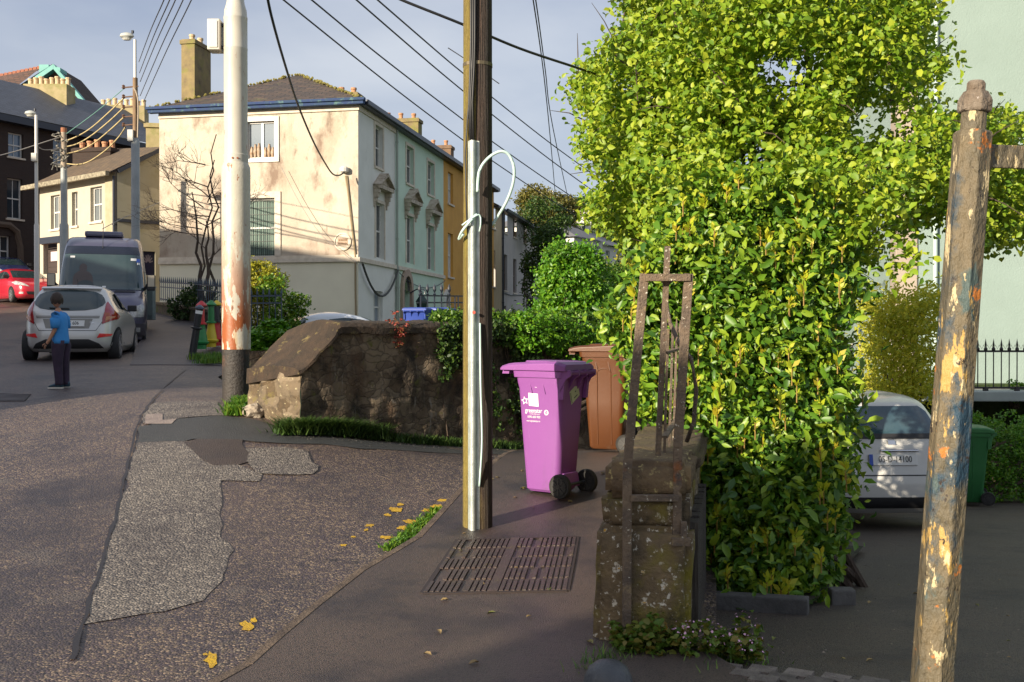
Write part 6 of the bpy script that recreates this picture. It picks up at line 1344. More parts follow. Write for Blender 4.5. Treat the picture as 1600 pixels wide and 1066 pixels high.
# ============================================================ VEHICLES
def catmull(T,v):
    n=len(T)
    for i in range(n-1):
        if v<=T[i+1][0] or i==n-2:
            p1,p2=T[i],T[i+1]; t=(v-p1[0])/(p2[0]-p1[0]); t=min(max(t,0),1)
            p0=T[max(i-1,0)]; p3=T[min(i+2,n-1)]; out=[]
            for k in range(1,4):
                d=p2[0]-p1[0]; m1=(p2[k]-p0[k])/(p2[0]-p0[0]) if p2[0]!=p0[0] else 0; m2=(p3[k]-p1[k])/(p3[0]-p1[0]) if p3[0]!=p1[0] else 0
                out.append((2*t**3-3*t*t+1)*p1[k]+(t**3-2*t*t+t)*m1*d+(-2*t**3+3*t*t)*p2[k]+(t**3-t*t)*m2*d)
            return out
class Car:
    def __init__(s,name,lab,cat,loc,rz,T,paint,n=5,group=None):
        s.T=T; s.n=n; s.root=thing(name,lab,cat,loc,rz,group); zs=[]
        for a,b in zip(T,T[1:]):
            k=5
            zs+=[a[0]+(b[0]-a[0])*i/k for i in range(k)]
        zs.append(T[-1][0]); mb=MB(); N=64
        for z in zs:
            yr,yf,hw=catmull(T,z); yc,hl=(yr+yf)/2,(yf-yr)/2
            for k in range(N):
                a=2*math.pi*k/N; c,q=math.cos(a),math.sin(a); e=2/n
                mb.v.append(Vector((hw*math.copysign(abs(c)**e,c),yc+hl*math.copysign(abs(q)**e,q),z)))
        for j in range(len(zs)-1):
            for k in range(N): mb.f.append((j*N+k,j*N+(k+1)%N,(j+1)*N+(k+1)%N,(j+1)*N+k))
        # crowned roof
        top=len(zs)-1; z,(yr,yf,hw)=zs[-1],catmull(T,zs[-1]); 
        for f,dz in((.8,.012),(.4,.022)):
            for k in range(N): v=mb.v[top*N+k]; yc=(yr+yf)/2; mb.v.append(Vector((v.x*f,yc+(v.y-yc)*f,z+dz)))
        for j in(top,top+1):
            for k in range(N): mb.f.append((j*N+k,j*N+(k+1)%N,(j+1)*N+(k+1)%N,(j+1)*N+k))
        mb.f.append(tuple(range((top+2)*N,(top+3)*N))); mb.f.append(tuple(range(N))[::-1])
        s.body=mb.build('body',paint,s.root,local=True,smooth='auto')
        s.body.data.set_sharp_from_angle(angle=R(55))
    def P(s,face,u,z,o=.006):
        yr,yf,hw=catmull(s.T,z); yc,hl=(yr+yf)/2,(yf-yr)/2; n=s.n
        if face in('rear','front'):
            x=max(-.985,min(.985,u/hw)); q=(1-abs(x)**n)**(1/n); sg=-1 if face=='rear' else 1
            nx=math.copysign(abs(x)**(n-1),x)/hw; ny=sg*q**(n-1)/hl; p=Vector((x*hw,yc+sg*hl*q,z))
        else:
            sg=-1 if face=='left' else 1; y=max(-.985,min(.985,(u-yc)/hl)); q=(1-abs(y)**n)**(1/n)
            nx=sg*q**(n-1)/hw; ny=math.copysign(abs(y)**(n-1),y)/hl; p=Vector((sg*hw*q,yc+hl*y,z))
        nn=Vector((nx,ny,0)).normalized()
        # slope component
        return p+nn*o+Vector((0,0,o*.6))
    def patch(s,name,face,poly,m,o=.006,parent=None,step=.05,th=0,label=None,smooth=True):
        P=[]
        for i in range(len(poly)):
            a,b=Vector(poly[i]),Vector(poly[(i+1)%len(poly)]); k=max(1,int((b-a).length/step)); P+=[a.lerp(b,j/k) for j in range(k)]
        nb=len(P); pt=P[:]; xs=[p.x for p in P]; ys=[p.y for p in P]; x=min(xs)+step/2
        while x<max(xs):
            y=min(ys)+step/2
            while y<max(ys):
                if inpoly(x,y,P): pt.append(Vector((x,y)))
                y+=step
            x+=step
        r=delaunay_2d_cdt(pt,[],[list(range(nb))],1,1e-5); mb=MB(); mb.add([s.P(face,v.x,v.y,o) for v in r[0]],r[2])
        n0=len(mb.v)  # rim towards the body
        for i in range(nb): mb.v.append(s.P(face,P[i].x,P[i].y,o)); mb.v.append(s.P(face,P[i].x,P[i].y,-.01))
        for i in range(nb): j=(i+1)%nb; mb.f.append((n0+2*i,n0+2*j,n0+2*j+1,n0+2*i+1))
        return mb.build(name,m,parent or s.root,local=True,smooth='auto',label=label)
    def mirror(s,name,face,poly,m,**k):
        a=s.patch(name,face,poly,m,**k); b=s.patch(name,face,[(-x,y) for x,y in poly][::-1],m,**k); return a,b
    def wheels(s,ys,r,hw,wd=.2,rimm=None):
        for x in(-1,1):
            for y in ys:
                c=Vector((x*(hw-wd/2),y,r)); 
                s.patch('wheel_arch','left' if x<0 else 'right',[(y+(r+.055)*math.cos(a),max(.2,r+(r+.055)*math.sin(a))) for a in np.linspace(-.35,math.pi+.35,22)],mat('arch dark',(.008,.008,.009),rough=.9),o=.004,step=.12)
                mb=MB(); mb.lathe(c-Vector((wd/2,0,0)),[(r*.66,0),(r*.93,0),(r,.03),(r,wd-.03),(r*.93,wd),(r*.66,wd)],28,axis=(1,0,0)); 
                w=mb.build('wheel',mat('car tyre',(.018,.018,.02),(.03,.03,.03),scale=6,rough=.8),s.root,local=True,smooth='auto')
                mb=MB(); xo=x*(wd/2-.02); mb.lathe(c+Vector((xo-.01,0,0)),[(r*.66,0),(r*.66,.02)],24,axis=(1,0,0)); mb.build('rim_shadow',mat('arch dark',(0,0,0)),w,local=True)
                mb=MB()
                for k in range(7):
                    a=k*2*math.pi/7; mb.pts(c+Vector((xo+x*.015,math.cos(a)*.03,math.sin(a)*.03)),c+Vector((xo+x*.015,math.cos(a)*r*.64,math.sin(a)*r*.64)),.05,.02,up=(1,0,0))
                mb.lathe(c+Vector((xo+x*.018,0,0)),[(.05,0),(.045,.01*x)],12,axis=(1,0,0))
                n=24
                for k in range(n):
                    a,b=2*math.pi*k/n,2*math.pi*(k+1)/n; mb.pts(c+Vector((xo+x*.02,math.cos(a)*r*.65,math.sin(a)*r*.65)),c+Vector((xo+x*.02,math.cos(b)*r*.65,math.sin(b)*r*.65)),.025,.015,up=(1,0,0))
                mb.build('rim',rimm or mat('alloy rim',(.45,.45,.46),rough=.3,metal=.8),w,local=True)
CG=mat('tinted car glass',(.018,.035,.04),(.03,.05,.055),scale=2,rough=.05,spec=.8); BLP=mat('black trim plastic',(.02,.02,.022),rough=.55); CHR=mat('chrome trim',(.6,.6,.62),rough=.15,metal=1)
RED=mat('red tail lamp',(.38,.012,.02),(.28,.01,.015),scale=6,rough=.12,coat=.6,spec=.7); REDH=mat('red reflector',(.75,.04,.04),rough=.15); CLR=mat('clear lamp lens',(.55,.53,.50),(.25,.26,.27),scale=12,rough=.1,spec=.8); WPL=mat('white number plate',(.72,.72,.70),rough=.4); INK=mat('plate ink',(.012,.012,.015),rough=.5)
def paint(n,c,metal=.3,rough=.32): return mat('car paint '+n,c,tuple(x*.93 for x in c),scale=1,rough=rough,metal=metal,coat=.7)
def arcp(cx,cz,rx,rz_,a0,a1,n=10): return [(cx+rx*math.cos(R(a)),cz+rz_*math.sin(R(a))) for a in np.linspace(a0,a1,n)]
HB=[(.17,.16,3.80,.76),(.27,.03,3.92,.83),(.45,.0,3.95,.855),(.60,.015,3.93,.86),(.72,.05,3.86,.86),(.84,.075,3.62,.85),(.93,.10,3.20,.835),(1.02,.15,2.85,.79),(1.15,.25,2.50,.725),(1.28,.38,2.15,.66),(1.38,.52,1.85,.60),(1.44,.74,1.55,.50),(1.465,.95,1.35,.40)]
def plate(c,face,cx,z,w_,h,s,band=True,sq=.8):
    pl=c.patch('number_plate',face,[(cx-w_/2,z-h/2),(cx+w_/2,z-h/2),(cx+w_/2,z+h/2),(cx-w_/2,z+h/2)],WPL,o=.022)
    a=c.P(face,cx,z,.026); sg=1 if face=='rear' else -1; u=Vector((sg,0,0)); mb=MB(); dep=c.P(face,cx,z+.03,.026)-c.P(face,cx,z-.03,.026)
    put_text(mb,s,h*.86,a+u*(.02 if band else 0),u,dep,sq); mb.build('plate_characters',INK,pl,local=True,fix=False)
    if band: c.patch('blue_band',face,[(cx-sg*w_/2+ (0 if sg>0 else -.04),z-h/2),(cx-sg*w_/2+(.04 if sg>0 else 0),z-h/2),(cx-sg*w_/2+(.04 if sg>0 else 0),z+h/2),(cx-sg*w_/2+(0 if sg>0 else -.04),z+h/2)],mat('blue plate band',(.02,.08,.45),rough=.4),o=.025,parent=pl)
    return pl
# --- silver hatchback, seen from behind
cl=GP(105,564); c=Car('parked_car','silver hatchback parked with its rear to the viewer behind the boy','car',(cl.x,cl.y,cl.z-.01),R(13.5),HB,paint('silver',(.58,.57,.55),.35,.32))
rw=[(-.60,1.06),(-.63,1.12),(-.60,1.20),(-.55,1.27),(-.44,1.325),(-.25,1.35),(0,1.36),(.25,1.35),(.44,1.325),(.55,1.27),(.60,1.20),(.63,1.12),(.60,1.06),(.5,1.0),(.3,.965),(0,.955),(-.3,.965),(-.5,1.0)]
g_=c.patch('rear_window','rear',rw,CG,o=.008)
c.patch('roof_spoiler','rear',[(-.52,1.365),(.52,1.365),(.50,1.40),(-.50,1.40)],paint('silver',(0,0,0)),o=.05)
mb=MB(); mb.pts(c.P('rear',.02,.985,.02),c.P('rear',-.33,1.0,.02),.02,.015); mb.build('rear_wiper',BLP,c.root,local=True)
for l in c.mirror('tail_lamp','rear',[(.60,.70),(.82,.80),(.842,.86),(.75,1.0),(.655,1.14),(.64,1.10),(.635,.95),(.60,.80)],RED,o=.012): 
    pass
c.mirror('lamp_reflector','rear',[(.64,.76),(.78,.82),(.79,.86),(.66,.84)],mat('amber lamp lens',(.55,.22,.12),rough=.15),o=.015)
c.patch('plate_recess','rear',[(-.38,.62),(.38,.62),(.44,.80),(-.44,.80)],mat('recess silver',(.22,.21,.19),rough=.4,metal=.3),o=.004)
c.patch('tailgate_trim','rear',[(-.55,.815),(.55,.815),(.56,.855),(-.56,.855)],mat('dull silver trim',(.26,.25,.23),rough=.3,metal=.5),o=.014)
plate(c,'rear',.04,.705,.52,.11,'06 C 606')
mb=MB(); put_text(mb,'fiesta'[:0]+'',.06,(0,0,0),(1,0,0),(0,0,1)) if False else None
c.patch('bumper_lower','rear',[(-.62,.24),(.62,.24),(.55,.33),(.38,.41),(-.38,.41),(-.55,.33)],BLP,o=.012)
c.mirror('bumper_reflector','rear',[(.52,.44),(.74,.47),(.76,.51),(.56,.52)],REDH,o=.012)
c.patch('tailgate_seam','rear',[(-.5,.575),(.5,.575),(.5,.583),(-.5,.583)],BLP,o=.004)
mb=MB(); 
for a,b in(((-.5,.58),(-.62,.78)),((.5,.58),(.62,.78))): mb.pts(c.P('rear',*a,.004),c.P('rear',*b,.004),.009,.006)
mb.build('tailgate_gap',BLP,c.root,local=True)
mb=MB(); put_text(mb,'Zetec',.05,c.P('rear',.44,.72,.018),Vector((1,0,0)),Vector((0,.1,1)),.8); mb.build('badge',CHR,c.root,local=True,fix=False)
for sd in('left','right'):
    c.patch('side_window',sd,[(1.0,1.02),(2.3,.985),(2.12,1.14),(1.85,1.27),(1.45,1.33),(1.05,1.30),(.8,1.18),(.82,1.10)],CG,o=.006)
    mb=MB(); mb.pts(c.P(sd,1.42,1.0,.012),c.P(sd,1.30,1.31,.012),.05,.008); mb.build('window_pillar',BLP,c.root,local=True)
    mb=MB(); 
    for y in(1.30,2.45): mb.pts(c.P(sd,y,.32,.003),c.P(sd,y,.98,.003),.008,.006)
    mb.build('door_seam',BLP,c.root,local=True)
    mb=MB(); p=c.P(sd,2.28,1.0,.09); mb.box(p,(.18,.10,.13)); mb.build('wing_mirror',BLP,c.root,local=True,bevel=.02)
c.patch('windscreen','front',[(-.62,1.04),(.62,1.04),(.50,1.34),(-.50,1.34)],CG)
c.patch('bonnet_grille','front',[(-.4,.30),(.4,.30),(.45,.45),(-.45,.45)],BLP); c.mirror('headlamp','front',[(.5,.62),(.78,.66),(.74,.80),(.55,.74)],CLR)
c.wheels((.62,3.1),.30,.865)
mb=MB(); mb.tube([(0,1.2,1.48),(0,1.1,1.6)],.004,5); mb.build('aerial',BLP,c.root,local=True)
# --- red hatchback facing us
cl=GP(36,478); c=Car('parked_car','bright red small hatchback parked facing the viewer at the left','car',(-22.0,44.9,G(-21,43.5)),R(180+42),HB,paint('red',(.50,.015,.035),.1))
def frontparts(c,hl=None):
    c.patch('windscreen','front',[(-.66,1.02),(.66,1.02),(.53,1.36),(-.53,1.36)],CG,o=.01); c.patch('rear_window','rear',rw,CG)
    c.mirror('headlamp','front',hl or [(.38,.62),(.80,.70),(.83,.80),(.74,.86),(.55,.76)],CLR,o=.012); c.patch('grille','front',[(-.45,.30),(.45,.30),(.5,.42),(-.5,.42)],BLP,o=.006)
    c.mirror('fog_lamp','front',[(.6,.32),(.72,.32),(.72,.40),(.6,.40)],CLR,o=.008); c.mirror('tail_lamp','rear',[(.6,.75),(.82,.8),(.8,1.0),(.65,1.1)],RED)
    for sd in('left','right'):
        c.patch('side_window',sd,[(1.0,1.02),(2.55,.99),(2.25,1.16),(1.85,1.29),(1.4,1.34),(1.0,1.30),(.72,1.14),(.78,1.06)],CG,o=.006)
        mb=MB(); mb.pts(c.P(sd,1.62,1.0,.012),c.P(sd,1.55,1.32,.012),.06,.008); mb.build('window_pillar',BLP,c.root,local=True)
        mb=MB(); p=c.P(sd,2.4,1.02,.10); mb.box(p,(.2,.1,.14)); mb.build('wing_mirror',BLP,c.root,local=True,bevel=.02)
        mb=MB(); [mb.pts(c.P(sd,y,.32,.003),c.P(sd,y,.98,.003),.01,.006) for y in(1.6,2.6)]; mb.build('door_seam',BLP,c.root,local=True)
    c.wheels((.62,3.1),.30,.865)
frontparts(c)
cl=GP(-8,474); c=Car('parked_car','dark blue car parked at the left edge behind the red hatchback','car',(-25.0,50.2,G(-24.3,48.6)+.25),R(180+34),HB,paint('blue',(.035,.05,.16),.3)); frontparts(c)
# --- white car behind the stone wall
p=W(480,540,25.5); c=Car('parked_car','white hatchback behind the stone wall, only roof and windscreen showing','car',(p.x-.45,24.6,.62),R(-62),HB,paint('white',(.66,.69,.74),0)); frontparts(c)
# --- white car on the driveway
p=GP(1398,829,D); c=Car('parked_car','white hatchback with its rear to the viewer on the driveway behind the laurel','car',(p.x,p.y,p.z),R(2),[(a,b,cc,d*1.0) for a,b,cc,d in HB],paint('pearl',(.62,.61,.58),0))
c.patch('rear_window','rear',[(-.56,1.02),(.56,1.02),(.58,1.08),(.53,1.28),(.45,1.34),(-.45,1.34),(-.53,1.28),(-.58,1.08)],mat('blue tinted glass',(.025,.06,.085),(.05,.09,.11),scale=3,rough=.05,spec=.8),o=.01)
c.patch('rear_shelf','rear',[(-.52,1.0),(.52,1.0),(.52,1.05),(-.52,1.05)],BLP,o=.012)
mb=MB(); mb.tube([c.P('rear',-.14,.86,.03),c.P('rear',.28,.86,.03)],.014,8); mb.build('tailgate_handle',CHR,c.root,local=True)
c.patch('badge','rear',[(-.04,.93),(.04,.93),(.04,.975),(-.04,.975)],CHR,o=.02)
plate(c,'rear',0,.765,.54,.115,'05-D-14100',sq=.78)
c.patch('bumper_line','rear',[(-.8,.60),(.8,.60),(.8,.61),(-.8,.61)],BLP,o=.006); c.patch('bumper_lower','rear',[(-.7,.22),(.7,.22),(.66,.36),(-.66,.36)],BLP,o=.012); c.patch('bumper_lip','rear',[(-.72,.17),(.72,.17),(.72,.215),(-.72,.215)],paint('pearl',(0,0,0)),o=.03)
c.mirror('tail_lamp','rear',[(.66,.78),(.80,.80),(.80,1.0),(.70,1.12),(.66,1.0)],RED,o=.012)
for sd in('left','right'): c.patch('side_window',sd,[(1.0,1.02),(2.55,.99),(2.25,1.16),(1.85,1.29),(1.4,1.34),(1.0,1.30),(.72,1.14),(.78,1.06)],CG,o=.006)
c.wheels((.62,3.1),.30,.865); mb=MB(); mb.tube([(-.05,1.0,1.48),(-.05,.98,1.53)],[.02,.006],6); mb.build('aerial',BLP,c.root,local=True)
# --- van
VT=[(.28,.0,5.70,.90),(.45,0,5.80,.955),(.70,0,5.84,.975),(.95,0,5.80,.985),(1.10,0,5.68,.985),(1.22,0,5.50,.98),(1.33,0,5.24,.975),(1.42,0,5.02,.97),(1.8,0,4.78,.945),(2.2,0,4.50,.905),(2.40,.02,4.30,.88),(2.58,.08,4.0,.84),(2.68,.2,3.6,.78),(2.72,.4,3.1,.66)]
VT=[(a*1.06,b,c_*1.0,d*1.04) for a,b,c_,d in VT]
cl=W(157,551,23.6); zg=cl.z; VR=R(199.5); dirv=Vector((-math.sin(VR),math.cos(VR),0)); vloc=Vector((cl.x,23.6,zg))-dirv*5.8
c=Car('passenger_van','dark purple-grey high-roof van parked facing the viewer behind the silver car','van',tuple(vloc),VR,VT,paint('plum grey',(.10,.095,.15),.35),n=7)
ws=c.patch('windscreen','front',[(-.93,1.48),(.93,1.48),(.89,2.0),(.84,2.35),(-.84,2.35),(-.89,2.0)],mat('windscreen glass',(.03,.055,.06),(.045,.07,.075),scale=1.5,rough=.05,spec=.8),o=.012)
c.patch('sun_band','front',[(-.84,2.355),(.84,2.355),(.80,2.56),(-.80,2.56)],mat('dark sun band',(.012,.016,.03),rough=.25),o=.014)
for x,z,w_,h,mm in((.66,2.27,.10,.05,WPL),(-.70,2.23,.12,.06,WPL),(-.80,2.21,.07,.09,mat('blue sticker',(.05,.12,.5),rough=.4)),(-.81,2.13,.05,.05,WPL),(-.05,1.54,.08,.04,WPL)): c.patch('sticker','front',[(x-w_/2,z-h/2),(x+w_/2,z-h/2),(x+w_/2,z+h/2),(x-w_/2,z+h/2)],mm,o=.018,parent=ws)
mb=MB()
for x in(.42,-.5):
    p=c.P('front',x,1.6,.01)
c.patch('seat','front',arcp(.42,1.72,.22,.22,0,180)+[(.2,1.56),(.64,1.56)],mat('brown seat behind glass',(.075,.055,.05),rough=.3),o=.0145,parent=ws); c.patch('headrest','front',arcp(.42,2.0,.09,.11,0,360,12)[:-1],mat('brown seat behind glass',(0,0,0)),o=.0145,parent=ws); c.patch('steering_wheel','front',arcp(.36,1.56,.19,.14,0,180)+[(.2,1.54),(.52,1.54)],mat('dark wheel behind glass',(.03,.045,.05),rough=.3),o=.016,parent=ws)
c.patch('bonnet_vent','front',[(-.75,1.415),(-.28,1.415),(-.30,1.455),(-.72,1.455)],BLP,o=.012)
c.mirror('headlamp','front',[(.60,.80),(.93,.82),(.94,1.08),(.88,1.12),(.66,1.02)],CLR,o=.014); c.patch('grille','front',[(-.5,.66),(.5,.66),(.55,1.0),(-.55,1.0)],BLP,o=.01); c.patch('bumper','front',[(-.92,.36),(.92,.36),(.94,.64),(-.94,.64)],mat('van bumper',(.06,.055,.065),rough=.5),o=.05)
c.mirror('fog_lamp','front',[(.66,.44),(.82,.44),(.82,.54),(.66,.54)],CLR,o=.056); plate(c,'front',0,.52,.5,.11,'',False)if False else None
mb=MB(); mb.box((0,3.0,2.93),(.9,1.2,.14)); mb.build('roof_unit',paint('plum grey',(0,0,0)),c.root,local=True,bevel=.05)
mb=MB(); mb.tube([c.P('front',.0,2.5,.02),Vector((0,4.0,3.15))],.008,5); mb.build('aerial',BLP,c.root,local=True)
for sd,x in(('left',-1),('right',1)):
    mb=MB(); p=c.P(sd,4.75,1.55,.16); mb.box(p+Vector((x*.05,.05,.02)),(.19,.12,.38)); m_=mb.build('wing_mirror',BLP,c.root,local=True,bevel=.03); mb=MB(); mb.box(p+Vector((x*.05,.115,.06)),(.15,.012,.27)); mb.build('mirror_shell',mat('beige mirror shell',(.52,.45,.34),rough=.35),m_,local=True,bevel=.004)
    mb=MB(); mb.pts(c.P(sd,4.72,1.5,0),p,.06,.05); mb.build('mirror_arm',BLP,c.root,local=True)
    c.patch('side_window',sd,[(3.7,1.35),(4.75,1.35),(4.5,1.95),(3.7,1.95)],CG); c.patch('rear_side_window',sd,[(.3,1.35),(3.4,1.35),(3.4,2.0),(.3,2.0)],CG)
c.wheels((.9,4.85),.34,.985,rimm=mat('grey steel rim',(.2,.2,.2),rough=.5))
# ============================================================ BOY
f0=GP(94,607); H=1.40; K=H/1.40
def B(x,y,z): return Vector((f0.x+x,f0.y+y,f0.z+z))
root=thing('person','child in blue t-shirt and dark trousers standing in the road, facing left','person',tuple(f0))
def skin(name,pts,edges,rad,m,parent,sub=2,root_i=0):
    me=bpy.data.meshes.new(name); me.from_pydata([tuple(p-f0) for p in pts],edges,[]); o=bpy.data.objects.new(name,me); COL.objects.link(o)
    md=o.modifiers.new('s','SKIN'); 
    if not me.skin_vertices: 
        bpy.context.view_layer.objects.active=o
    for i,r_i in enumerate(rad): me.skin_vertices[0].data[i].radius=(r_i if isinstance(r_i,tuple) else (r_i,r_i))
    me.skin_vertices[0].data[root_i].use_root=True; s2=o.modifiers.new('u','SUBSURF'); s2.levels=s2.render_levels=sub
    bpy.context.view_layer.update(); nm=bpy.data.meshes.new_from_object(o.evaluated_get(bpy.context.evaluated_depsgraph_get())); nm.shade_smooth(); nm.materials.clear(); nm.materials.append(m)
    bpy.data.objects.remove(o); o=bpy.data.objects.new(name,nm); COL.objects.link(o); o.parent=parent; return o
SK=mat('skin',(.45,.24,.15),(.42,.21,.13),scale=9,rough=.55)
pelv=B(.01,0,.70)
bp=[pelv,B(.0,0,.85),B(-.01,0,.98),B(-.015,0,1.07),B(-.025,0,1.145),B(-.03,-.0,1.18), # spine 0..5
 B(-.0,-.075,.63),B(.0,-.075,.38),B(.02,-.07,.09),B(-.05,-.075,.035),B(-.12,-.078,.03), # near leg 6..10
 B(.03,.07,.63),B(.035,.075,.38),B(.055,.07,.09),B(-.01,.07,.035),B(-.08,.07,.03), # far leg 11..15
 B(-.01,-.118,1.035),B(.0,-.162,.86),B(-.085,-.165,.70),B(-.125,-.165,.645), # near arm 16..19 
 B(.0,.12,1.045),B(.03,.15,.86),B(.02,.14,.70),B(.01,.14,.64)]
be=[(0,1),(1,2),(2,3),(3,4),(4,5),(0,6),(6,7),(7,8),(8,9),(9,10),(0,11),(11,12),(12,13),(13,14),(14,15),(3,16),(16,17),(17,18),(18,19),(3,20),(20,21),(21,22),(22,23)]
br=[(.085,.10),(.075,.09),(.08,.105),(.065,.085),.036,.036,.065,.048,.032,.03,.02,.065,.048,.032,.03,.02,.03,.032,.024,.022,.03,.032,.024,.022]
body=skin('body',bp,be,br,SK,root)
# head joined to the body mesh as one surface object: build via lathe-like ellipsoid with face
def head():
    bm=bmesh.new(); bmesh.ops.create_uvsphere(bm,u_segments=32,v_segments=24,radius=1)
    for v in bm.verts:
        x,y,z=v.co; px=x*.092*(1-.0*z); py=y*.072; pz=z*.108
        if z<-.1: px*=1+.16*z; py*=1+.34*z     # jaw narrows
        if x<-.5: px+=.006*math.cos(z*2)
        v.co=Vector((px,py,pz))
        # face looks towards -x : nose, brow, chin
        if x<-.6:
            n_=math.exp(-((y)/.16)**2-((z+.12)/.16)**2); v.co.x-=.020*n_
            e_=math.exp(-((abs(y)-.40)/.16)**2-((z-.06)/.12)**2); v.co.x+=.010*e_
            v.co.x-=.006*math.exp(-(y/.3)**2-((z+.5)/.10)**2)+.008*math.exp(-(y/.3)**2-((z+.82)/.12)**2)
    return bm
bm=head(); hc_=B(-.045,.0,1.285)-f0; rot=Matrix.Rotation(R(-38),4,'Z')
for v in bm.verts: v.co=(rot.to_3x3()@v.co)+hc_
me=bpy.data.meshes.new('h'); bm.to_mesh(me); bm.free()
bm=bmesh.new(); bm.from_mesh(body.data); bm.from_mesh(me); 
# ear + fingers merged in body too
def addtube(bm,P,r):
    mb=MB(); mb.tube([p-f0 for p in P],r,6); vs=[bm.verts.new(v) for v in mb.v]; [bm.faces.new([vs[i] for i in f]) for f in mb.f]
hand=B(-.135,-.165,.625)
for k,(dy,l) in enumerate(((-.018,.045),(-.006,.052),(.006,.05),(.018,.040))): addtube(bm,[hand+Vector((.005,dy,.01)),hand+Vector((-.012,dy,-l*.55)),hand+Vector((-.008,dy,-l))],[.0085,.0075,.006])
addtube(bm,[hand+Vector((-.01,-.0,.03)),hand+Vector((-.035,-.012,.01)),hand+Vector((-.042,-.012,-.015))],[.009,.008,.006])
hand=B(.01,.14,.62)
for k,(dy,l) in enumerate(((-.018,.045),(-.006,.052),(.006,.05),(.018,.040))): addtube(bm,[hand+Vector((0,dy,.01)),hand+Vector((-.008,dy,-l*.55)),hand+Vector((-.008,dy,-l))],[.0085,.0075,.006])
addtube(bm,[hand+Vector((-.01,-.0,.03)),hand+Vector((-.03,-.0,.0)),hand+Vector((-.035,-.0,-.02))],[.009,.008,.006])
bm.to_mesh(body.data); bm.free(); body.data.shade_smooth()
hcw=B(-.045,0,1.285)
def hd(x,y,z): return hcw+(rot.to_3x3()@Vector((x,y,z)))
HAIR=mat('dark brown hair',(.022,.013,.008),(.04,.022,.014),scale=60,rough=.55,bump=.6,bscale=90)
mb=MB(); n=26
for j in range(15):
    t=j/14; 
    for k in range(n):
        a=2*math.pi*k/n; front=max(0,-math.cos(a)); lowz=-.055+.085*front+.015*math.sin(a*9); ph=t*1.57; z=lowz+(.121-lowz)*math.sin(ph); rr_=math.sqrt(max(0,1-(max(z,-.02)/.123)**2)) if z>0 else 1-.12*(-z/.06)
        q=.106*rr_*(1+.03*math.sin(a*7+j)); mb.v.append(hd(math.cos(a)*q+.004,math.sin(a)*q*.80,z))
for j in range(14):
    for k in range(n): mb.f.append((j*n+k,j*n+(k+1)%n,(j+1)*n+(k+1)%n,(j+1)*n+k))
for v in range(len(mb.v)): mb.v[v]+=noise.noise_vector(mb.v[v]*30)*.004
mb.build('hair',HAIR,root,smooth=True)
mb=MB()
for s in(-1,1): mb.lathe(hd(.008,s*.066,-.012),[(.004,0),(.02,.004),(.018,.012),(.004,.014)],10,axis=rot.to_3x3()@Vector((0,s,0)),sq=.7)
mb.build('ear',SK,root,smooth=True)
mb=MB()
for s in(-1,1): mb.lathe(hd(-.082,s*.028,.006),[(.009,0),(.006,.004),(.001,.005)],8,axis=rot.to_3x3()@Vector((-1,0,0)),sq=.6)
mb.build('eyes',mat('dark eye',(.02,.015,.012),rough=.3),root)
mb=MB(); mb.pts(hd(-.084,-.018,-.056),hd(-.084,.018,-.056),.007,.004,up=(0,0,1)); mb.build('mouth',mat('lips',(.35,.12,.10),rough=.5),root)
BLU=mat('blue cotton',(.045,.27,.66),(.04,.24,.60),scale=9,rough=.85,bump=.3,bscale=30)
def loft(mb,rings,n=22,wr=.0):
    i0=len(mb.v)
    for c,rx,ry in rings:
        for k in range(n):
            a=2*math.pi*k/n; q=1+wr*math.sin(a*5+c.z*31)+wr*.6*math.sin(a*3-c.z*53); mb.v.append(c+Vector((math.cos(a)*rx*q,math.sin(a)*ry*q,0)))
    for j in range(len(rings)-1):
        for k in range(n): mb.f.append((i0+j*n+k,i0+j*n+(k+1)%n,i0+(j+1)*n+(k+1)%n,i0+(j+1)*n+k))
    mb.f.append(tuple(range(i0,i0+n))[::-1]); mb.f.append(tuple(range(i0+(len(rings)-1)*n,i0+len(rings)*n)))
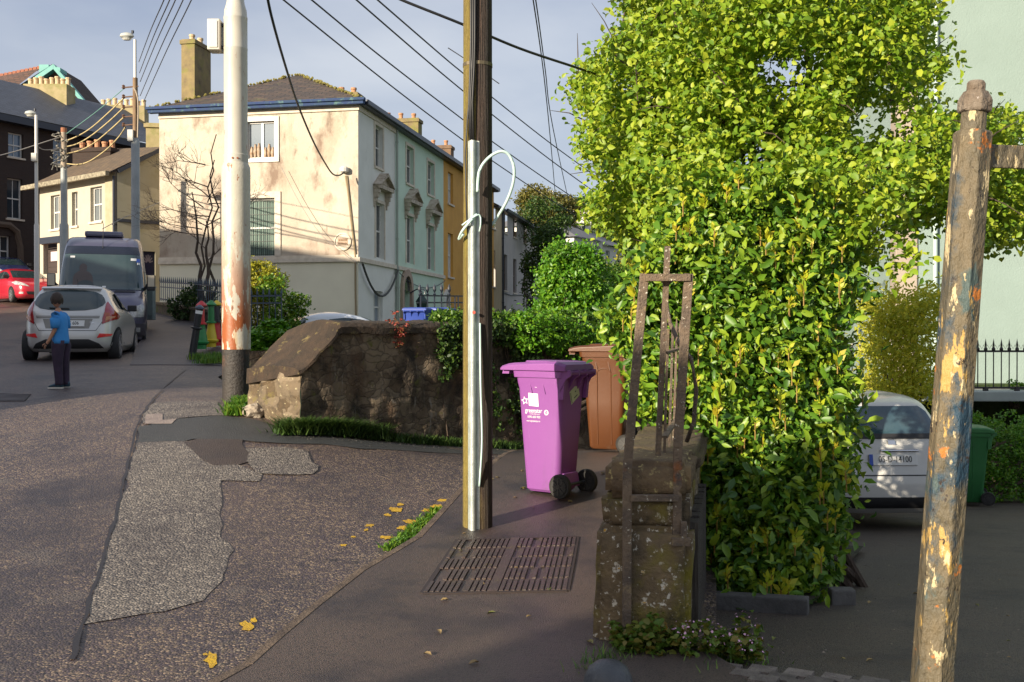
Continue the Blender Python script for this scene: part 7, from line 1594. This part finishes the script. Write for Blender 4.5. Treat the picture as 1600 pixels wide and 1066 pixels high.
mb=MB(); loft(mb,[(B(.01,0,.655),.112,.148),(B(.01,0,.70),.112,.146),(B(.005,0,.80),.105,.140),(B(.0,0,.90),.104,.142),(B(-.005,0,.99),.102,.148),(B(-.01,0,1.05),.092,.150),(B(-.015,0,1.085),.078,.125),(B(-.022,0,1.11),.058,.075),(B(-.026,0,1.125),.050,.052)],22,.025)
for s_,x2 in((-1,.0),(1,.022)): mb.tube([B(-.01,s_*.07,1.075),B(-.01,s_*.125,1.062),B(x2*.5,s_*.156,1.01),B(x2,s_*.162,.94),B(x2,s_*.163,.875)],[.050,.062,.070,.062,.057],14)
mb.build('tshirt',BLU,root,smooth=True)
mb=MB()
for y,x in((-.07,0),(.07,.030)):
    loft(mb,[(B(x+.02,y*1.05,.055),.062,.056),(B(x+.018,y*1.05,.09),.056,.052),(B(x+.01,y*1.05,.22),.060,.055),(B(x+.0,y*1.05,.38),.070,.062),(B(x+.0,y*1.02,.52),.084,.072),(B(x+.005,y*.95,.62),.098,.080),(B(.01,y*.8,.70),.098,.085)],16,.03)
mb.build('trousers',mat('dark plum trousers',(.045,.026,.055),(.026,.018,.036),scale=9,rough=.85),root,smooth=True)
SH=mat('dark blue trainers',(.02,.05,.09),(.03,.09,.12),scale=30,rough=.6); SO=mat('pale sole',(.6,.58,.52),rough=.7)
for (x,y) in((.025,-.075),(.062,.07)):
    b_=B(x,y,0); mb=MB()
    for (px_2,w_,h) in((.045,.030,.085),(.01,.036,.085),(-.04,.036,.07),(-.09,.040,.05),(-.135,.036,.035),(-.155,.020,.022)):
        for k in range(8): a=2*math.pi*k/8; mb.v.append(b_+Vector((px_2,math.cos(a)*w_,.018+h/2+math.sin(a)*h/2)))
    for j in range(5):
        for k in range(8): mb.f.append((j*8+k,j*8+(k+1)%8,(j+1)*8+(k+1)%8,(j+1)*8+k))
    mb.f.append(tuple(range(8))); mb.f.append(tuple(range(40,48))); s_=mb.build('shoe',SH,root,smooth=True)
    mb=MB(); mb.prism([b_+Vector(q) for q in((.05,-.026,.0),(.05,.026,0),(-.06,.036,0),(-.12,.04,0),(-.165,.018,0),(-.165,-.018,0),(-.12,-.04,0),(-.06,-.036,0))],(0,0,.022)); mb.build('sole',SO,s_,bevel=0)
root.scale=(.94,.94,.94)
